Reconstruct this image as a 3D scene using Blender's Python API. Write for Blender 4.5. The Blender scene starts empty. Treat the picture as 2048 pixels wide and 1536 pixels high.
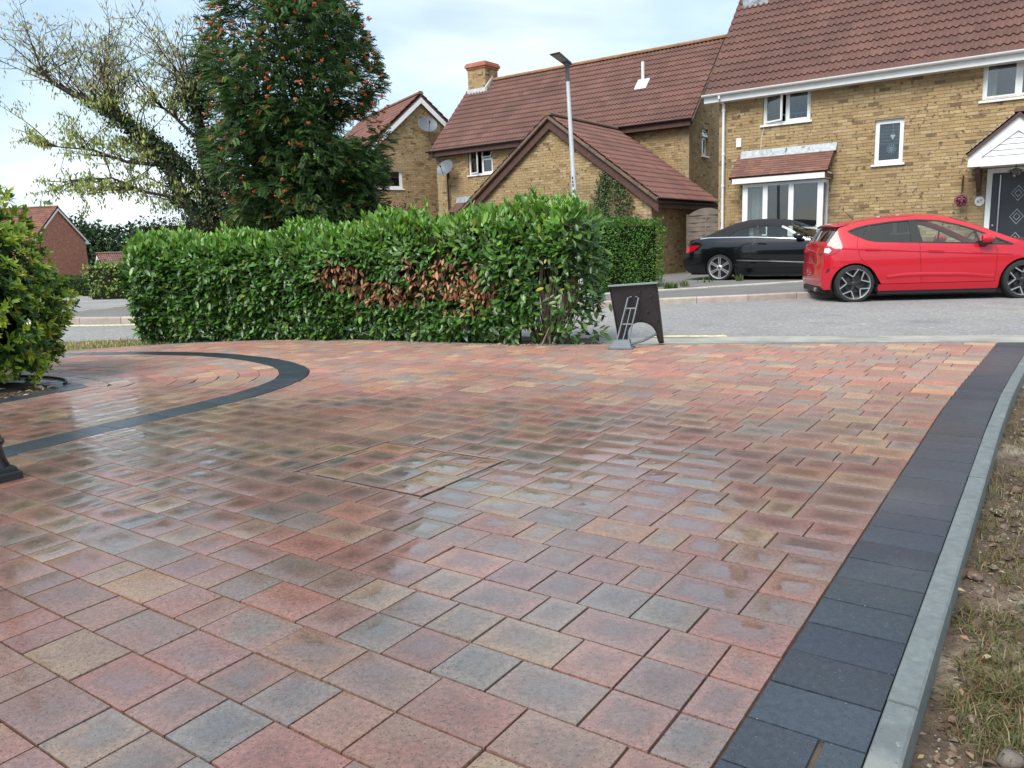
import bpy, math, random
import numpy as np
from mathutils import Vector, Matrix
from mathutils.geometry import delaunay_2d_cdt

# ------------------------------------------------------------------ camera, sky, sun, exposure
scene = bpy.context.scene
COL = scene.collection
cam_data = bpy.data.cameras.new("camera")
cam = bpy.data.objects.new("camera", cam_data)
COL.objects.link(cam)
cam_data.sensor_width = 36.0
cam_data.lens = 27.28
cam_data.clip_start = 0.05
cam_data.clip_end = 2000.0
cam.matrix_world = (Matrix.Translation((0, 0, 1.0)) @ Matrix.Rotation(math.radians(90 - 10.131), 4, 'X')
                    @ Matrix.Rotation(math.radians(-2.106), 4, 'Z'))
scene.camera = cam

SUN_EL, SUN_AZ = 50.0, 214.0      # azimuth clockwise from +Y (the way the camera looks): behind the camera, to its left
world = bpy.data.worlds.new("World")
scene.world = world
world.use_nodes = True
wn, wl = world.node_tree.nodes, world.node_tree.links
wn.clear()
w_out = wn.new('ShaderNodeOutputWorld')
w_bg = wn.new('ShaderNodeBackground')
w_bg.inputs['Strength'].default_value = 0.12
sky = wn.new('ShaderNodeTexSky')
sky.sky_type = 'NISHITA'
sky.sun_disc = False
sky.sun_elevation = math.radians(SUN_EL)
sky.sun_rotation = math.radians(SUN_AZ)
sky.air_density = 1.0
sky.dust_density = 1.6
# broken cloud: a noise field on the cloud layer overhead, mixed over the clear sky
w_tc = wn.new('ShaderNodeTexCoord')
w_sep = wn.new('ShaderNodeSeparateXYZ')
wl.new(w_tc.outputs['Generated'], w_sep.inputs[0])
w_add = wn.new('ShaderNodeMath'); w_add.operation = 'ADD'; w_add.inputs[1].default_value = 0.22
w_abs = wn.new('ShaderNodeMath'); w_abs.operation = 'ABSOLUTE'
wl.new(w_sep.outputs['Z'], w_abs.inputs[0]); wl.new(w_abs.outputs[0], w_add.inputs[0])
w_dx = wn.new('ShaderNodeMath'); w_dx.operation = 'DIVIDE'
w_dy = wn.new('ShaderNodeMath'); w_dy.operation = 'DIVIDE'
wl.new(w_sep.outputs['X'], w_dx.inputs[0]); wl.new(w_add.outputs[0], w_dx.inputs[1])
wl.new(w_sep.outputs['Y'], w_dy.inputs[0]); wl.new(w_add.outputs[0], w_dy.inputs[1])
w_com = wn.new('ShaderNodeCombineXYZ')
wl.new(w_dx.outputs[0], w_com.inputs['X']); wl.new(w_dy.outputs[0], w_com.inputs['Y'])
w_noise = wn.new('ShaderNodeTexNoise')
w_noise.inputs['Scale'].default_value = 1.15
w_noise.inputs['Detail'].default_value = 7.0
w_noise.inputs['Roughness'].default_value = 0.52
w_noise.inputs['Distortion'].default_value = 0.4
wl.new(w_com.outputs[0], w_noise.inputs['Vector'])
w_ramp = wn.new('ShaderNodeValToRGB')
w_ramp.color_ramp.elements[0].position = 0.34
w_ramp.color_ramp.elements[0].color = (0.30, 0.30, 0.30, 1)
w_ramp.color_ramp.elements[1].position = 0.60
w_ramp.color_ramp.elements[1].color = (1, 1, 1, 1)
wl.new(w_noise.outputs['Fac'], w_ramp.inputs[0])
w_noise2 = wn.new('ShaderNodeTexNoise')
w_noise2.inputs['Scale'].default_value = 0.8
w_noise2.inputs['Detail'].default_value = 5.0
wl.new(w_com.outputs[0], w_noise2.inputs['Vector'])
w_cl = wn.new('ShaderNodeMixRGB')
w_cl.inputs[1].default_value = (3.5, 4.75, 5.8, 1)      # thin grey-blue cloud
w_cl.inputs[2].default_value = (6.5, 6.95, 7.1, 1)      # bright white cloud
w_r2 = wn.new('ShaderNodeValToRGB')
w_r2.color_ramp.elements[0].position = 0.40
w_r2.color_ramp.elements[1].position = 0.66
wl.new(w_noise2.outputs['Fac'], w_r2.inputs[0])
wl.new(w_r2.outputs['Color'], w_cl.inputs[0])
w_mix = wn.new('ShaderNodeMixRGB')
wl.new(w_ramp.outputs['Color'], w_mix.inputs[0])
wl.new(sky.outputs['Color'], w_mix.inputs[1])
wl.new(w_cl.outputs['Color'], w_mix.inputs[2])
wl.new(w_mix.outputs['Color'], w_bg.inputs['Color'])
wl.new(w_bg.outputs[0], w_out.inputs[0])

sun_data = bpy.data.lights.new("sun", 'SUN')
sun_data.energy = 2.4
sun_data.angle = math.radians(32)
sun_data.color = (1.0, 0.95, 0.87)
sun = bpy.data.objects.new("sun", sun_data)
COL.objects.link(sun)
_a, _e = math.radians(SUN_AZ), math.radians(SUN_EL)
_to = Vector((math.sin(_a) * math.cos(_e), math.cos(_a) * math.cos(_e), math.sin(_e)))
sun.rotation_euler = _to.to_track_quat('Z', 'Y').to_euler()

scene.view_settings.view_transform = 'Standard'
scene.view_settings.look = 'None'
scene.view_settings.gamma = 1.0
scene.view_settings.use_curve_mapping = False
scene.view_settings.exposure = 0.72
scene.render.engine = 'CYCLES'
scene.cycles.max_bounces = 8
scene.cycles.transparent_max_bounces = 24
scene.cycles.use_denoising = True
scene.cycles.caustics_reflective = False
scene.cycles.caustics_refractive = False

rng = random.Random(11)
nrng = np.random.default_rng(11)

# ------------------------------------------------------------------ helpers
def tag(o, label=None, cat=None, group=None, kind=None):
    if label: o['label'] = label
    if cat: o['category'] = cat
    if group: o['group'] = group
    if kind: o['kind'] = kind
    return o

def thing(name, label, cat, loc=(0, 0, 0), rotz=0.0, group=None, kind=None):
    o = bpy.data.objects.new(name, None)
    o.empty_display_size = 0.2
    COL.objects.link(o)
    o.location = loc
    o.rotation_euler = (0, 0, rotz)
    return tag(o, label, cat, group, kind)

def link(name, me, mat=None, parent=None):
    o = bpy.data.objects.new(name, me)
    COL.objects.link(o)
    if mat is not None and len(me.materials) == 0:
        me.materials.append(mat)
    if parent is not None:
        o.parent = parent
    return o

def mesh_np(name, V, F, cols=None, smooth=False, cols2=None):
    """V (n,3); F (m,k) all same k, or list of lists."""
    me = bpy.data.meshes.new(name)
    V = np.asarray(V, dtype=np.float32)
    if isinstance(F, np.ndarray):
        m, k = F.shape
        me.vertices.add(len(V)); me.vertices.foreach_set('co', V.ravel())
        me.loops.add(m * k); me.loops.foreach_set('vertex_index', F.astype(np.int32).ravel())
        me.polygons.add(m)
        me.polygons.foreach_set('loop_start', np.arange(0, m * k, k, dtype=np.int32))
        me.polygons.foreach_set('loop_total', np.full(m, k, dtype=np.int32))
        me.update(calc_edges=True)
    else:
        me.from_pydata(V.tolist(), [], F)
        me.update()
    if smooth:
        me.polygons.foreach_set('use_smooth', np.ones(len(me.polygons), dtype=bool))
    for nm, c in (('col', cols), ('col2', cols2)):
        if c is not None:
            at = me.attributes.new(nm, 'FLOAT_COLOR', 'POINT')
            c = np.asarray(c, dtype=np.float32)
            if c.shape[1] == 3:
                c = np.concatenate([c, np.ones((len(c), 1), np.float32)], 1)
            at.data.foreach_set('color', c.ravel())
    return me

class MB:
    def __init__(s):
        s.v, s.f, s.c, s.c2, s.w = [], [], [], [], []
    def add(s, vs, fs, col=(1, 1, 1), col2=None, wet=None):
        b = len(s.v)
        s.v += [tuple(v) for v in vs]
        s.f += [[i + b for i in f] for f in fs]
        s.c += [tuple(col)] * len(vs)
        s.c2 += [tuple(col2 if col2 is not None else col)] * len(vs)
        s.w += list(wet) if wet is not None else [0.0] * len(vs)
    def hexa(s, p, col=(1, 1, 1), skip=()):
        """p: 8 points, 0-3 bottom ring, 4-7 top ring"""
        fs = [[3, 2, 1, 0], [4, 5, 6, 7], [0, 1, 5, 4], [1, 2, 6, 5], [2, 3, 7, 6], [3, 0, 4, 7]]
        s.add(p, [f for i, f in enumerate(fs) if i not in skip], col)
    def box(s, x0, x1, y0, y1, z0, z1, col=(1, 1, 1)):
        s.hexa([(x0, y0, z0), (x1, y0, z0), (x1, y1, z0), (x0, y1, z0), (x0, y0, z1), (x1, y0, z1), (x1, y1, z1), (x0, y1, z1)], col)
    def bbox(s, x0, x1, y0, y1, z0, z1, b=0.008, col=(1, 1, 1)):
        """box with chamfered edges (octagonal section along every axis is overkill: chamfer the vertical outline and the top)"""
        o = [(x0 + b, y0), (x1 - b, y0), (x1, y0 + b), (x1, y1 - b), (x1 - b, y1), (x0 + b, y1), (x0, y1 - b), (x0, y0 + b)]
        i = [(x0 + 2 * b, y0 + b), (x1 - 2 * b, y0 + b), (x1 - b, y0 + 2 * b), (x1 - b, y1 - 2 * b), (x1 - 2 * b, y1 - b), (x0 + 2 * b, y1 - b), (x0 + b, y1 - 2 * b), (x0 + b, y0 + 2 * b)]
        vs = [(x, y, z0) for x, y in o] + [(x, y, z1 - b) for x, y in o] + [(x, y, z1) for x, y in i]
        fs = [list(range(7, -1, -1)), list(range(16, 24))]
        for r in (0, 8):
            for k in range(8):
                fs.append([r + k, r + (k + 1) % 8, r + 8 + (k + 1) % 8, r + 8 + k])
        s.add(vs, fs, col)
    def prism(s, poly, P, t0, t1, col=(1, 1, 1)):
        """poly 2-D outline; P(a,b,t) -> 3-D; extruded from t0 to t1"""
        n = len(poly)
        vs = [P(a, b, t0) for a, b in poly] + [P(a, b, t1) for a, b in poly]
        fs = [list(range(n - 1, -1, -1)), list(range(n, 2 * n))]
        fs += [[i, (i + 1) % n, n + (i + 1) % n, n + i] for i in range(n)]
        s.add(vs, fs, col)
    def tube(s, pts, radii, n=6, col=(1, 1, 1), cap=True):
        pts = [Vector(p) for p in pts]
        if not hasattr(radii, '__len__'):
            radii = [radii] * len(pts)
        vs, fs = [], []
        ref = None
        for i, p in enumerate(pts):
            d = (pts[min(i + 1, len(pts) - 1)] - pts[max(i - 1, 0)])
            if d.length < 1e-9: d = Vector((0, 0, 1))
            d.normalize()
            if ref is None:
                ref = Vector((1, 0, 0)) if abs(d.x) < 0.8 else Vector((0, 1, 0))
            a = (ref - d * ref.dot(d)).normalized()
            ref = a
            b = d.cross(a)
            for k in range(n):
                t = 2 * math.pi * k / n
                vs.append(p + (a * math.cos(t) + b * math.sin(t)) * radii[i])
        for i in range(len(pts) - 1):
            for k in range(n):
                fs.append([i * n + k, i * n + (k + 1) % n, (i + 1) * n + (k + 1) % n, (i + 1) * n + k])
        if cap:
            fs.append(list(range(n - 1, -1, -1)))
            fs.append([(len(pts) - 1) * n + k for k in range(n)])
        s.add(vs, fs, col)
    def lathe(s, prof, n=20, X=(1, 0, 0), Y=(0, 1, 0), Z=(0, 0, 1), O=(0, 0, 0), col=(1, 1, 1), closed=False):
        """prof list of (r, h) spun about axis Z through O"""
        X, Y, Z, O = Vector(X), Vector(Y), Vector(Z), Vector(O)
        vs, fs = [], []
        for r, h in prof:
            for k in range(n):
                t = 2 * math.pi * k / n
                vs.append(O + Z * h + X * (r * math.cos(t)) + Y * (r * math.sin(t)))
        m = len(prof)
        for i in range(m - 1 if not closed else m):
            j = (i + 1) % m
            for k in range(n):
                fs.append([i * n + k, i * n + (k + 1) % n, j * n + (k + 1) % n, j * n + k])
        s.add(vs, fs, col)
    def build(s, name, mat=None, parent=None, smooth=False, two=False):
        me = mesh_np(name, np.array(s.v, dtype=np.float32).reshape(-1, 3), s.f, np.array(s.c, dtype=np.float32).reshape(-1, 3), smooth,
                     np.array(s.c2, dtype=np.float32).reshape(-1, 3) if two else None)
        if any(s.w):
            at = me.attributes.new('wet', 'FLOAT', 'POINT')
            at.data.foreach_set('value', np.array(s.w, dtype=np.float32))
        return link(name, me, mat, parent)

def smooth_by_angle(o, deg=35):
    me = o.data
    me.polygons.foreach_set('use_smooth', np.ones(len(me.polygons), dtype=bool))
    try:
        me.set_sharp_from_angle(angle=math.radians(deg))
    except Exception:
        pass
    return o

# ------------------------------------------------------------------ materials
def mat(name, col=(0.5, 0.5, 0.5), rough=0.6, attr=None, metal=0.0, spec=0.5, noise=None, noise2=None, bump=None, coat=0.0,
        transl=0.0, emit=None, rough_noise=None, two=None, coat_rough=0.05, coat_noise=None, dry=None, film=None):
    """noise=(scale, amount) brightness variation; noise2=(scale, colour, lo, hi) stain; bump=(scale, strength, distance);
    two=(scale, lo, hi) blend attribute col -> col2 by noise; rough_noise=(scale, lo, hi)"""
    m = bpy.data.materials.new(name)
    m.use_nodes = True
    N, Lk = m.node_tree.nodes, m.node_tree.links
    P = N['Principled BSDF']
    out = N['Material Output']
    P.inputs['Roughness'].default_value = rough
    P.inputs['Metallic'].default_value = metal
    P.inputs['Specular IOR Level'].default_value = spec
    if coat:
        P.inputs['Coat Weight'].default_value = coat
        if film: P.inputs['Coat IOR'].default_value = 1.95
        P.inputs['Coat Roughness'].default_value = coat_rough
    geo = N.new('ShaderNodeNewGeometry')
    def nz(scale, detail=4.0, vec=None):
        t = N.new('ShaderNodeTexNoise')
        t.inputs['Scale'].default_value = scale
        t.inputs['Detail'].default_value = detail
        Lk.new(vec if vec is not None else geo.outputs['Position'], t.inputs['Vector'])
        return t.outputs['Fac']
    def ramp(src, lo, hi, a=0.0, b=1.0):
        r = N.new('ShaderNodeMapRange')
        r.inputs['From Min'].default_value = lo
        r.inputs['From Max'].default_value = hi
        r.inputs['To Min'].default_value = a
        r.inputs['To Max'].default_value = b
        Lk.new(src, r.inputs['Value'])
        return r.outputs[0]
    def mixc(fac, c1, c2, mode='MIX'):
        x = N.new('ShaderNodeMixRGB')
        x.blend_type = mode
        for i, c in ((1, c1), (2, c2)):
            if isinstance(c, tuple):
                x.inputs[i].default_value = (*c[:3], 1)
            else:
                Lk.new(c, x.inputs[i])
        if isinstance(fac, (int, float)):
            x.inputs[0].default_value = fac
        else:
            Lk.new(fac, x.inputs[0])
        return x.outputs[0]
    dryf = None
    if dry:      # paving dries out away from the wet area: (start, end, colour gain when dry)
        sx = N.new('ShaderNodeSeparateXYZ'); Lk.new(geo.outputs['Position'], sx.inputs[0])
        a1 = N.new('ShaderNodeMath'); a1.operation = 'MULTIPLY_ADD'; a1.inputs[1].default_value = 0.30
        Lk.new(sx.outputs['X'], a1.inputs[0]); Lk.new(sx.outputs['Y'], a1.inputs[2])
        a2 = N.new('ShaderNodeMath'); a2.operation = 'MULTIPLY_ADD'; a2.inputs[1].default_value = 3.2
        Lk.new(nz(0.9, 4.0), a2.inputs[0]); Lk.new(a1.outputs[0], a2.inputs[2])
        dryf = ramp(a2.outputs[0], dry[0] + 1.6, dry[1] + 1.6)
    filmf = None
    if film:     # rain water lying in the middle of the blocks, in patches: (noise scale, lo, hi)
        wa = N.new('ShaderNodeAttribute'); wa.attribute_name = 'wet'
        dn = N.new('ShaderNodeVectorMath'); dn.operation = 'DISTANCE'; dn.inputs[1].default_value = (0.45, 3.35, 0.0)
        Lk.new(geo.outputs['Position'], dn.inputs[0])
        bo = N.new('ShaderNodeMath'); bo.operation = 'ADD'
        Lk.new(nz(film[0], 2.0), bo.inputs[0]); Lk.new(ramp(dn.outputs['Value'], 0.5, 1.7, 0.17, 0.0), bo.inputs[1])
        reg = ramp(bo.outputs[0], film[1], film[2])
        if dryf is not None:
            mu = N.new('ShaderNodeMath'); mu.operation = 'MULTIPLY'
            Lk.new(reg, mu.inputs[0]); Lk.new(ramp(dryf, 0.0, 1.0, 1.0, 0.0), mu.inputs[1]); reg = mu.outputs[0]
        wob = N.new('ShaderNodeMath'); wob.operation = 'MULTIPLY_ADD'; wob.inputs[1].default_value = 0.5; wob.inputs[2].default_value = -0.25
        Lk.new(nz(28.0, 4.0), wob.inputs[0])
        su = N.new('ShaderNodeMath'); su.operation = 'ADD'
        Lk.new(wa.outputs['Fac'], su.inputs[0]); Lk.new(wob.outputs[0], su.inputs[1])
        mu = N.new('ShaderNodeMath'); mu.operation = 'MULTIPLY'; mu.use_clamp = True
        Lk.new(ramp(su.outputs[0], 0.18, 0.70), mu.inputs[0]); Lk.new(reg, mu.inputs[1])
        filmf = mu.outputs[0]
    cur = (*col[:3],)
    if attr:
        a = N.new('ShaderNodeAttribute'); a.attribute_name = attr
        cur = a.outputs['Color']
        if two:
            a2 = N.new('ShaderNodeAttribute'); a2.attribute_name = 'col2'
            cur = mixc(ramp(nz(two[0], 5.0), two[1], two[2]), cur, a2.outputs['Color'])
    if noise:
        g = ramp(nz(noise[0], 6.0), 0.25, 0.75, 1 - noise[1], 1 + noise[1])
        v = N.new('ShaderNodeCombineColor')
        for i in range(3): Lk.new(g, v.inputs[i])
        cur = mixc(1.0, cur, v.outputs[0], 'MULTIPLY')
    if noise2:
        for (sc, c2, lo, hi) in (noise2 if isinstance(noise2, list) else [noise2]):
            cur = mixc(ramp(nz(sc, 5.0), lo, hi), cur, c2)
    if filmf is not None:
        gk = ramp(filmf, 0.0, 1.0, 1.0, 0.62)
        v = N.new('ShaderNodeCombineColor')
        for i in range(3): Lk.new(gk, v.inputs[i])
        cur = mixc(1.0, cur, v.outputs[0], 'MULTIPLY')
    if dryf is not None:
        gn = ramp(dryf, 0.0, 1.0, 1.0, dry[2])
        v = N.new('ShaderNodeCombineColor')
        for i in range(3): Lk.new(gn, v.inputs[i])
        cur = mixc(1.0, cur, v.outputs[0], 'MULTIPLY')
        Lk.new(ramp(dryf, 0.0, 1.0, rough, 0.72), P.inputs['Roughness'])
    if isinstance(cur, tuple):
        P.inputs['Base Color'].default_value = (*cur, 1)
    else:
        Lk.new(cur, P.inputs['Base Color'])
    if rough_noise:
        Lk.new(ramp(nz(rough_noise[0], 3.0), 0.35, 0.65, rough_noise[1], rough_noise[2]), P.inputs['Roughness'])
    if coat_noise:
        cw = ramp(nz(coat_noise[0], 3.0), coat_noise[1], coat_noise[2], coat_noise[3], coat_noise[4])
        if dryf is not None:
            mu = N.new('ShaderNodeMath'); mu.operation = 'MULTIPLY'
            Lk.new(cw, mu.inputs[0]); Lk.new(ramp(dryf, 0.0, 1.0, 1.0, 0.08), mu.inputs[1]); cw = mu.outputs[0]
        if filmf is not None:
            mx_ = N.new('ShaderNodeMath'); mx_.operation = 'MAXIMUM'
            Lk.new(cw, mx_.inputs[0]); Lk.new(filmf, mx_.inputs[1]); cw = mx_.outputs[0]
            Lk.new(ramp(filmf, 0.0, 1.0, coat_rough, 0.045), P.inputs['Coat Roughness'])
        Lk.new(cw, P.inputs['Coat Weight'])
    if bump:
        prev = None
        for (sc, st, di) in (bump if isinstance(bump, list) else [bump]):
            b = N.new('ShaderNodeBump')
            b.inputs['Strength'].default_value = st
            b.inputs['Distance'].default_value = di
            Lk.new(nz(sc, 5.0), b.inputs['Height'])
            if prev is not None:
                Lk.new(prev, b.inputs['Normal'])
            prev = b.outputs[0]
        Lk.new(prev, P.inputs['Normal'])
    if emit:
        P.inputs['Emission Color'].default_value = (*emit[0], 1)
        P.inputs['Emission Strength'].default_value = emit[1]
    if transl:
        t = N.new('ShaderNodeBsdfTranslucent')
        if isinstance(cur, tuple):
            t.inputs['Color'].default_value = (*cur, 1)
        else:
            Lk.new(cur, t.inputs['Color'])
        mx = N.new('ShaderNodeMixShader')
        mx.inputs[0].default_value = transl
        Lk.new(P.outputs[0], mx.inputs[1]); Lk.new(t.outputs[0], mx.inputs[2])
        Lk.new(mx.outputs[0], out.inputs['Surface'])
    return m

def glass_mat(name, tint=(0.85, 0.92, 0.9), refl=0.06, ior=1.45, rough=0.0):
    m = bpy.data.materials.new(name)
    m.use_nodes = True
    N, Lk = m.node_tree.nodes, m.node_tree.links
    N.remove(N['Principled BSDF'])
    out = N['Material Output']
    tr = N.new('ShaderNodeBsdfTransparent'); tr.inputs['Color'].default_value = (*tint, 1)
    gl = N.new('ShaderNodeBsdfGlossy'); gl.inputs['Roughness'].default_value = rough
    gl.inputs['Color'].default_value = (1, 1, 1, 1)
    lw = N.new('ShaderNodeLayerWeight'); lw.inputs['Blend'].default_value = 0.5
    pw = N.new('ShaderNodeMath'); pw.operation = 'POWER'; pw.inputs[1].default_value = 4.0
    Lk.new(lw.outputs['Facing'], pw.inputs[0])
    ad = N.new('ShaderNodeMath'); ad.operation = 'MULTIPLY_ADD'; ad.use_clamp = True
    ad.inputs[1].default_value = 0.9
    ad.inputs[2].default_value = refl + 0.03
    Lk.new(pw.outputs[0], ad.inputs[0])
    mx = N.new('ShaderNodeMixShader')
    Lk.new(ad.outputs[0], mx.inputs[0]); Lk.new(tr.outputs[0], mx.inputs[1]); Lk.new(gl.outputs[0], mx.inputs[2])
    Lk.new(mx.outputs[0], out.inputs['Surface'])
    return m

MT = {}
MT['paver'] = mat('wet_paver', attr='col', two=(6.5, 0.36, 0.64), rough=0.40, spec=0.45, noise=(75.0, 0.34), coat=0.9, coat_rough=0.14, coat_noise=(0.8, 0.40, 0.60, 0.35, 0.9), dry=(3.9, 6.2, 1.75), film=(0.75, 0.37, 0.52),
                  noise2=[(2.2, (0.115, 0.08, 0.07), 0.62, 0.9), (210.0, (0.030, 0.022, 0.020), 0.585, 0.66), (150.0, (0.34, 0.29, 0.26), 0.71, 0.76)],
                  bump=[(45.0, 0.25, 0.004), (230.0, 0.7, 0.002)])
MT['charcoal'] = mat('charcoal_block', attr='col', rough=0.42, spec=0.4, noise=(60.0, 0.3), coat=0.5, coat_rough=0.25, coat_noise=(0.8, 0.40, 0.60, 0.1, 0.55),
                     noise2=[(1.1, (0.075, 0.08, 0.088), 0.55, 0.75), (220.0, (0.012, 0.014, 0.016), 0.60, 0.66), (170.0, (0.26, 0.28, 0.30), 0.69, 0.73)], bump=[(45.0, 0.25, 0.004), (230.0, 0.7, 0.002)])
MT['joint'] = mat('joint_sand', (0.060, 0.042, 0.033), rough=0.95, noise=(60.0, 0.4), noise2=[(2.5, (0.15, 0.115, 0.085), 0.55, 0.7), (30.0, (0.30, 0.26, 0.21), 0.68, 0.76)])
MT['concrete_edge'] = mat('concrete_edging', (0.150, 0.172, 0.174), rough=0.6, noise=(40.0, 0.22), noise2=[(2.4, (0.27, 0.27, 0.25), 0.58, 0.74), (9.0, (0.12, 0.135, 0.14), 0.56, 0.70), (160.0, (0.07, 0.08, 0.085), 0.62, 0.72), (28.0, (0.42, 0.40, 0.34), 0.74, 0.80)], bump=(120.0, 0.3, 0.002))
MT['kerb'] = mat('kerb_concrete', attr='col', rough=0.8, noise=(9.0, 0.16), noise2=[(2.0, (0.30, 0.24, 0.20), 0.56, 0.75), (140.0, (0.12, 0.11, 0.10), 0.70, 0.8)], bump=(150.0, 0.4, 0.003))
MT['asphalt'] = mat('worn_asphalt', (0.245, 0.24, 0.238), rough=0.88, noise=(2.2, 0.10), noise2=[(0.45, (0.30, 0.285, 0.26), 0.5, 0.75), (26.0, (0.46, 0.45, 0.44), 0.56, 0.72), (19.0, (0.085, 0.085, 0.09), 0.585, 0.74), (1.3, (0.16, 0.16, 0.165), 0.60, 0.78)], bump=(140.0, 0.6, 0.004))
MT['pave_asphalt'] = mat('pavement_asphalt', (0.17, 0.166, 0.16), rough=0.9, noise=(1.4, 0.14), noise2=[(110.0, (0.28, 0.27, 0.26), 0.63, 0.74), (1.1, (0.19, 0.175, 0.15), 0.55, 0.72)], bump=(140.0, 0.5, 0.004))
MT['concrete'] = mat('concrete_strip', (0.34, 0.33, 0.29), rough=0.8, noise=(5.0, 0.22), noise2=[(1.2, (0.20, 0.19, 0.17), 0.5, 0.7), (50.0, (0.12, 0.115, 0.10), 0.64, 0.76)], bump=(90.0, 0.4, 0.004))
MT['white_line'] = mat('road_paint_white', (0.72, 0.72, 0.70), rough=0.7, noise=(25.0, 0.2))
MT['yellow_line'] = mat('road_paint_cream', (0.68, 0.60, 0.36), rough=0.75, noise=(20.0, 0.2), noise2=(14.0, (0.2, 0.19, 0.17), 0.56, 0.68))
MT['earth'] = mat('earth', (0.105, 0.074, 0.05), rough=0.95, noise=(9.0, 0.4), noise2=[(2.6, (0.30, 0.25, 0.19), 0.53, 0.64), (60.0, (0.05, 0.035, 0.025), 0.60, 0.72), (35.0, (0.22, 0.17, 0.12), 0.62, 0.72)], bump=[(22.0, 1.0, 0.03), (130.0, 0.9, 0.008)])
MT['ground'] = mat('garden_ground', (0.10, 0.11, 0.05), rough=0.95, noise=(2.0, 0.4), noise2=(0.6, (0.16, 0.13, 0.08), 0.5, 0.7))
MT['grass'] = mat('grass_blades', attr='col', rough=0.6, transl=0.35)
MT['stone'] = mat('field_stone', attr='col', rough=0.75, noise=(30.0, 0.25), bump=(60.0, 0.4, 0.004))
MT['litter'] = mat('leaf_litter', attr='col', rough=0.7, transl=0.15)
MT['leaf_gloss'] = mat('laurel_leaf', attr='col', rough=0.36, spec=0.6, transl=0.22)
MT['leaf'] = mat('leaf', attr='col', rough=0.5, spec=0.45, transl=0.3)
MT['leaf_far'] = mat('leaf_far', attr='col', rough=0.7, spec=0.2, transl=0.25)
MT['dead_leaf'] = mat('dead_leaf', attr='col', rough=0.65, spec=0.3, transl=0.25)
MT['bark'] = mat('bark', (0.050, 0.040, 0.031), rough=0.92, noise=(18.0, 0.4), noise2=(4.0, (0.10, 0.088, 0.07), 0.57, 0.72), bump=(40.0, 0.8, 0.01))
MT['twig'] = mat('twig', (0.16, 0.12, 0.09), rough=0.85, noise=(20.0, 0.3))
MT['hedge_core'] = mat('hedge_inside', (0.018, 0.020, 0.010), rough=1.0, spec=0.1)
MT['berry'] = mat('rowan_berry', (0.56, 0.12, 0.035), rough=0.4, noise=(8.0, 0.3))
MT['brick_buff'] = mat('buff_stock_brick', attr='col', rough=0.88, noise=(1.3, 0.14), noise2=[(11.0, (0.135, 0.09, 0.05), 0.59, 0.66), (24.0, (0.50, 0.39, 0.24), 0.64, 0.74), (0.55, (0.33, 0.25, 0.16), 0.56, 0.95)], bump=(60.0, 0.4, 0.005))
MT['brick_red'] = mat('red_brick', attr='col', rough=0.85, noise=(6.0, 0.16), noise2=(1.6, (0.42, 0.24, 0.17), 0.58, 0.72), bump=(60.0, 0.4, 0.005))
MT['mortar'] = mat('mortar', (0.30, 0.235, 0.15), rough=0.95, noise=(14.0, 0.2))
MT['mortar_red'] = mat('mortar_red', (0.33, 0.19, 0.14), rough=0.95, noise=(14.0, 0.2))
MT['tile'] = mat('roof_tile', attr='col', rough=0.8, noise=(1.0, 0.16), noise2=[(0.8, (0.115, 0.062, 0.052), 0.5, 0.8), (22.0, (0.10, 0.06, 0.05), 0.60, 0.75), (11.0, (0.52, 0.46, 0.40), 0.745, 0.775)], bump=(50.0, 0.3, 0.004))
MT['ridge_tile'] = mat('ridge_tile', attr='col', rough=0.85, noise=(9.0, 0.3), noise2=(4.0, (0.20, 0.13, 0.05), 0.52, 0.66))
MT['lead'] = mat('lead_flashing', (0.30, 0.34, 0.37), rough=0.5, metal=0.2, noise=(12.0, 0.3), noise2=(9.0, (0.12, 0.12, 0.125), 0.58, 0.7))
MT['upvc'] = mat('white_upvc', (0.80, 0.81, 0.81), rough=0.35, noise=(3.0, 0.04))
MT['white_paint'] = mat('white_paint', (0.78, 0.79, 0.79), rough=0.5, noise=(6.0, 0.06), noise2=(13.0, (0.5, 0.5, 0.48), 0.68, 0.8))
MT['brown_wood'] = mat('brown_fascia', (0.088, 0.04, 0.03), rough=0.55, noise=(10.0, 0.3), noise2=(5.0, (0.26, 0.19, 0.16), 0.66, 0.8))
MT['black_plastic'] = mat('black_plastic', (0.018, 0.019, 0.021), rough=0.45, noise=(8.0, 0.2))
MT['sign_black'] = mat('sign_black_plastic', (0.022, 0.022, 0.025), rough=0.5, noise=(7.0, 0.3), noise2=(60.0, (0.08, 0.07, 0.065), 0.66, 0.8))
MT['sign_grey'] = mat('sign_grey_plastic', (0.12, 0.15, 0.17), rough=0.5, noise=(9.0, 0.15))
MT['black_iron'] = mat('black_painted_iron', (0.012, 0.014, 0.015), rough=0.25, spec=0.6, noise=(12.0, 0.2))
MT['galv'] = mat('galvanised_steel', (0.60, 0.63, 0.64), rough=0.5, metal=0.35, noise=(5.0, 0.08))
MT['lamp_head'] = mat('lamp_head_grey', (0.09, 0.095, 0.10), rough=0.5)
MT['weathered_wood'] = mat('weathered_wood', (0.20, 0.165, 0.14), rough=0.85, noise=(7.0, 0.25), bump=(40.0, 0.4, 0.004))
MT['dish'] = mat('dish_grey', (0.12, 0.14, 0.165), rough=0.5, noise=(8.0, 0.1))
MT['door'] = mat('navy_door', (0.022, 0.027, 0.036), rough=0.35, noise=(6.0, 0.1))
MT['chrome'] = mat('chrome', (0.8, 0.81, 0.83), rough=0.12, metal=1.0)
MT['satin'] = mat('satin_metal', (0.55, 0.56, 0.58), rough=0.3, metal=1.0)
MT['room'] = mat('room_plaster', (0.10, 0.09, 0.085), rough=0.9)
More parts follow.
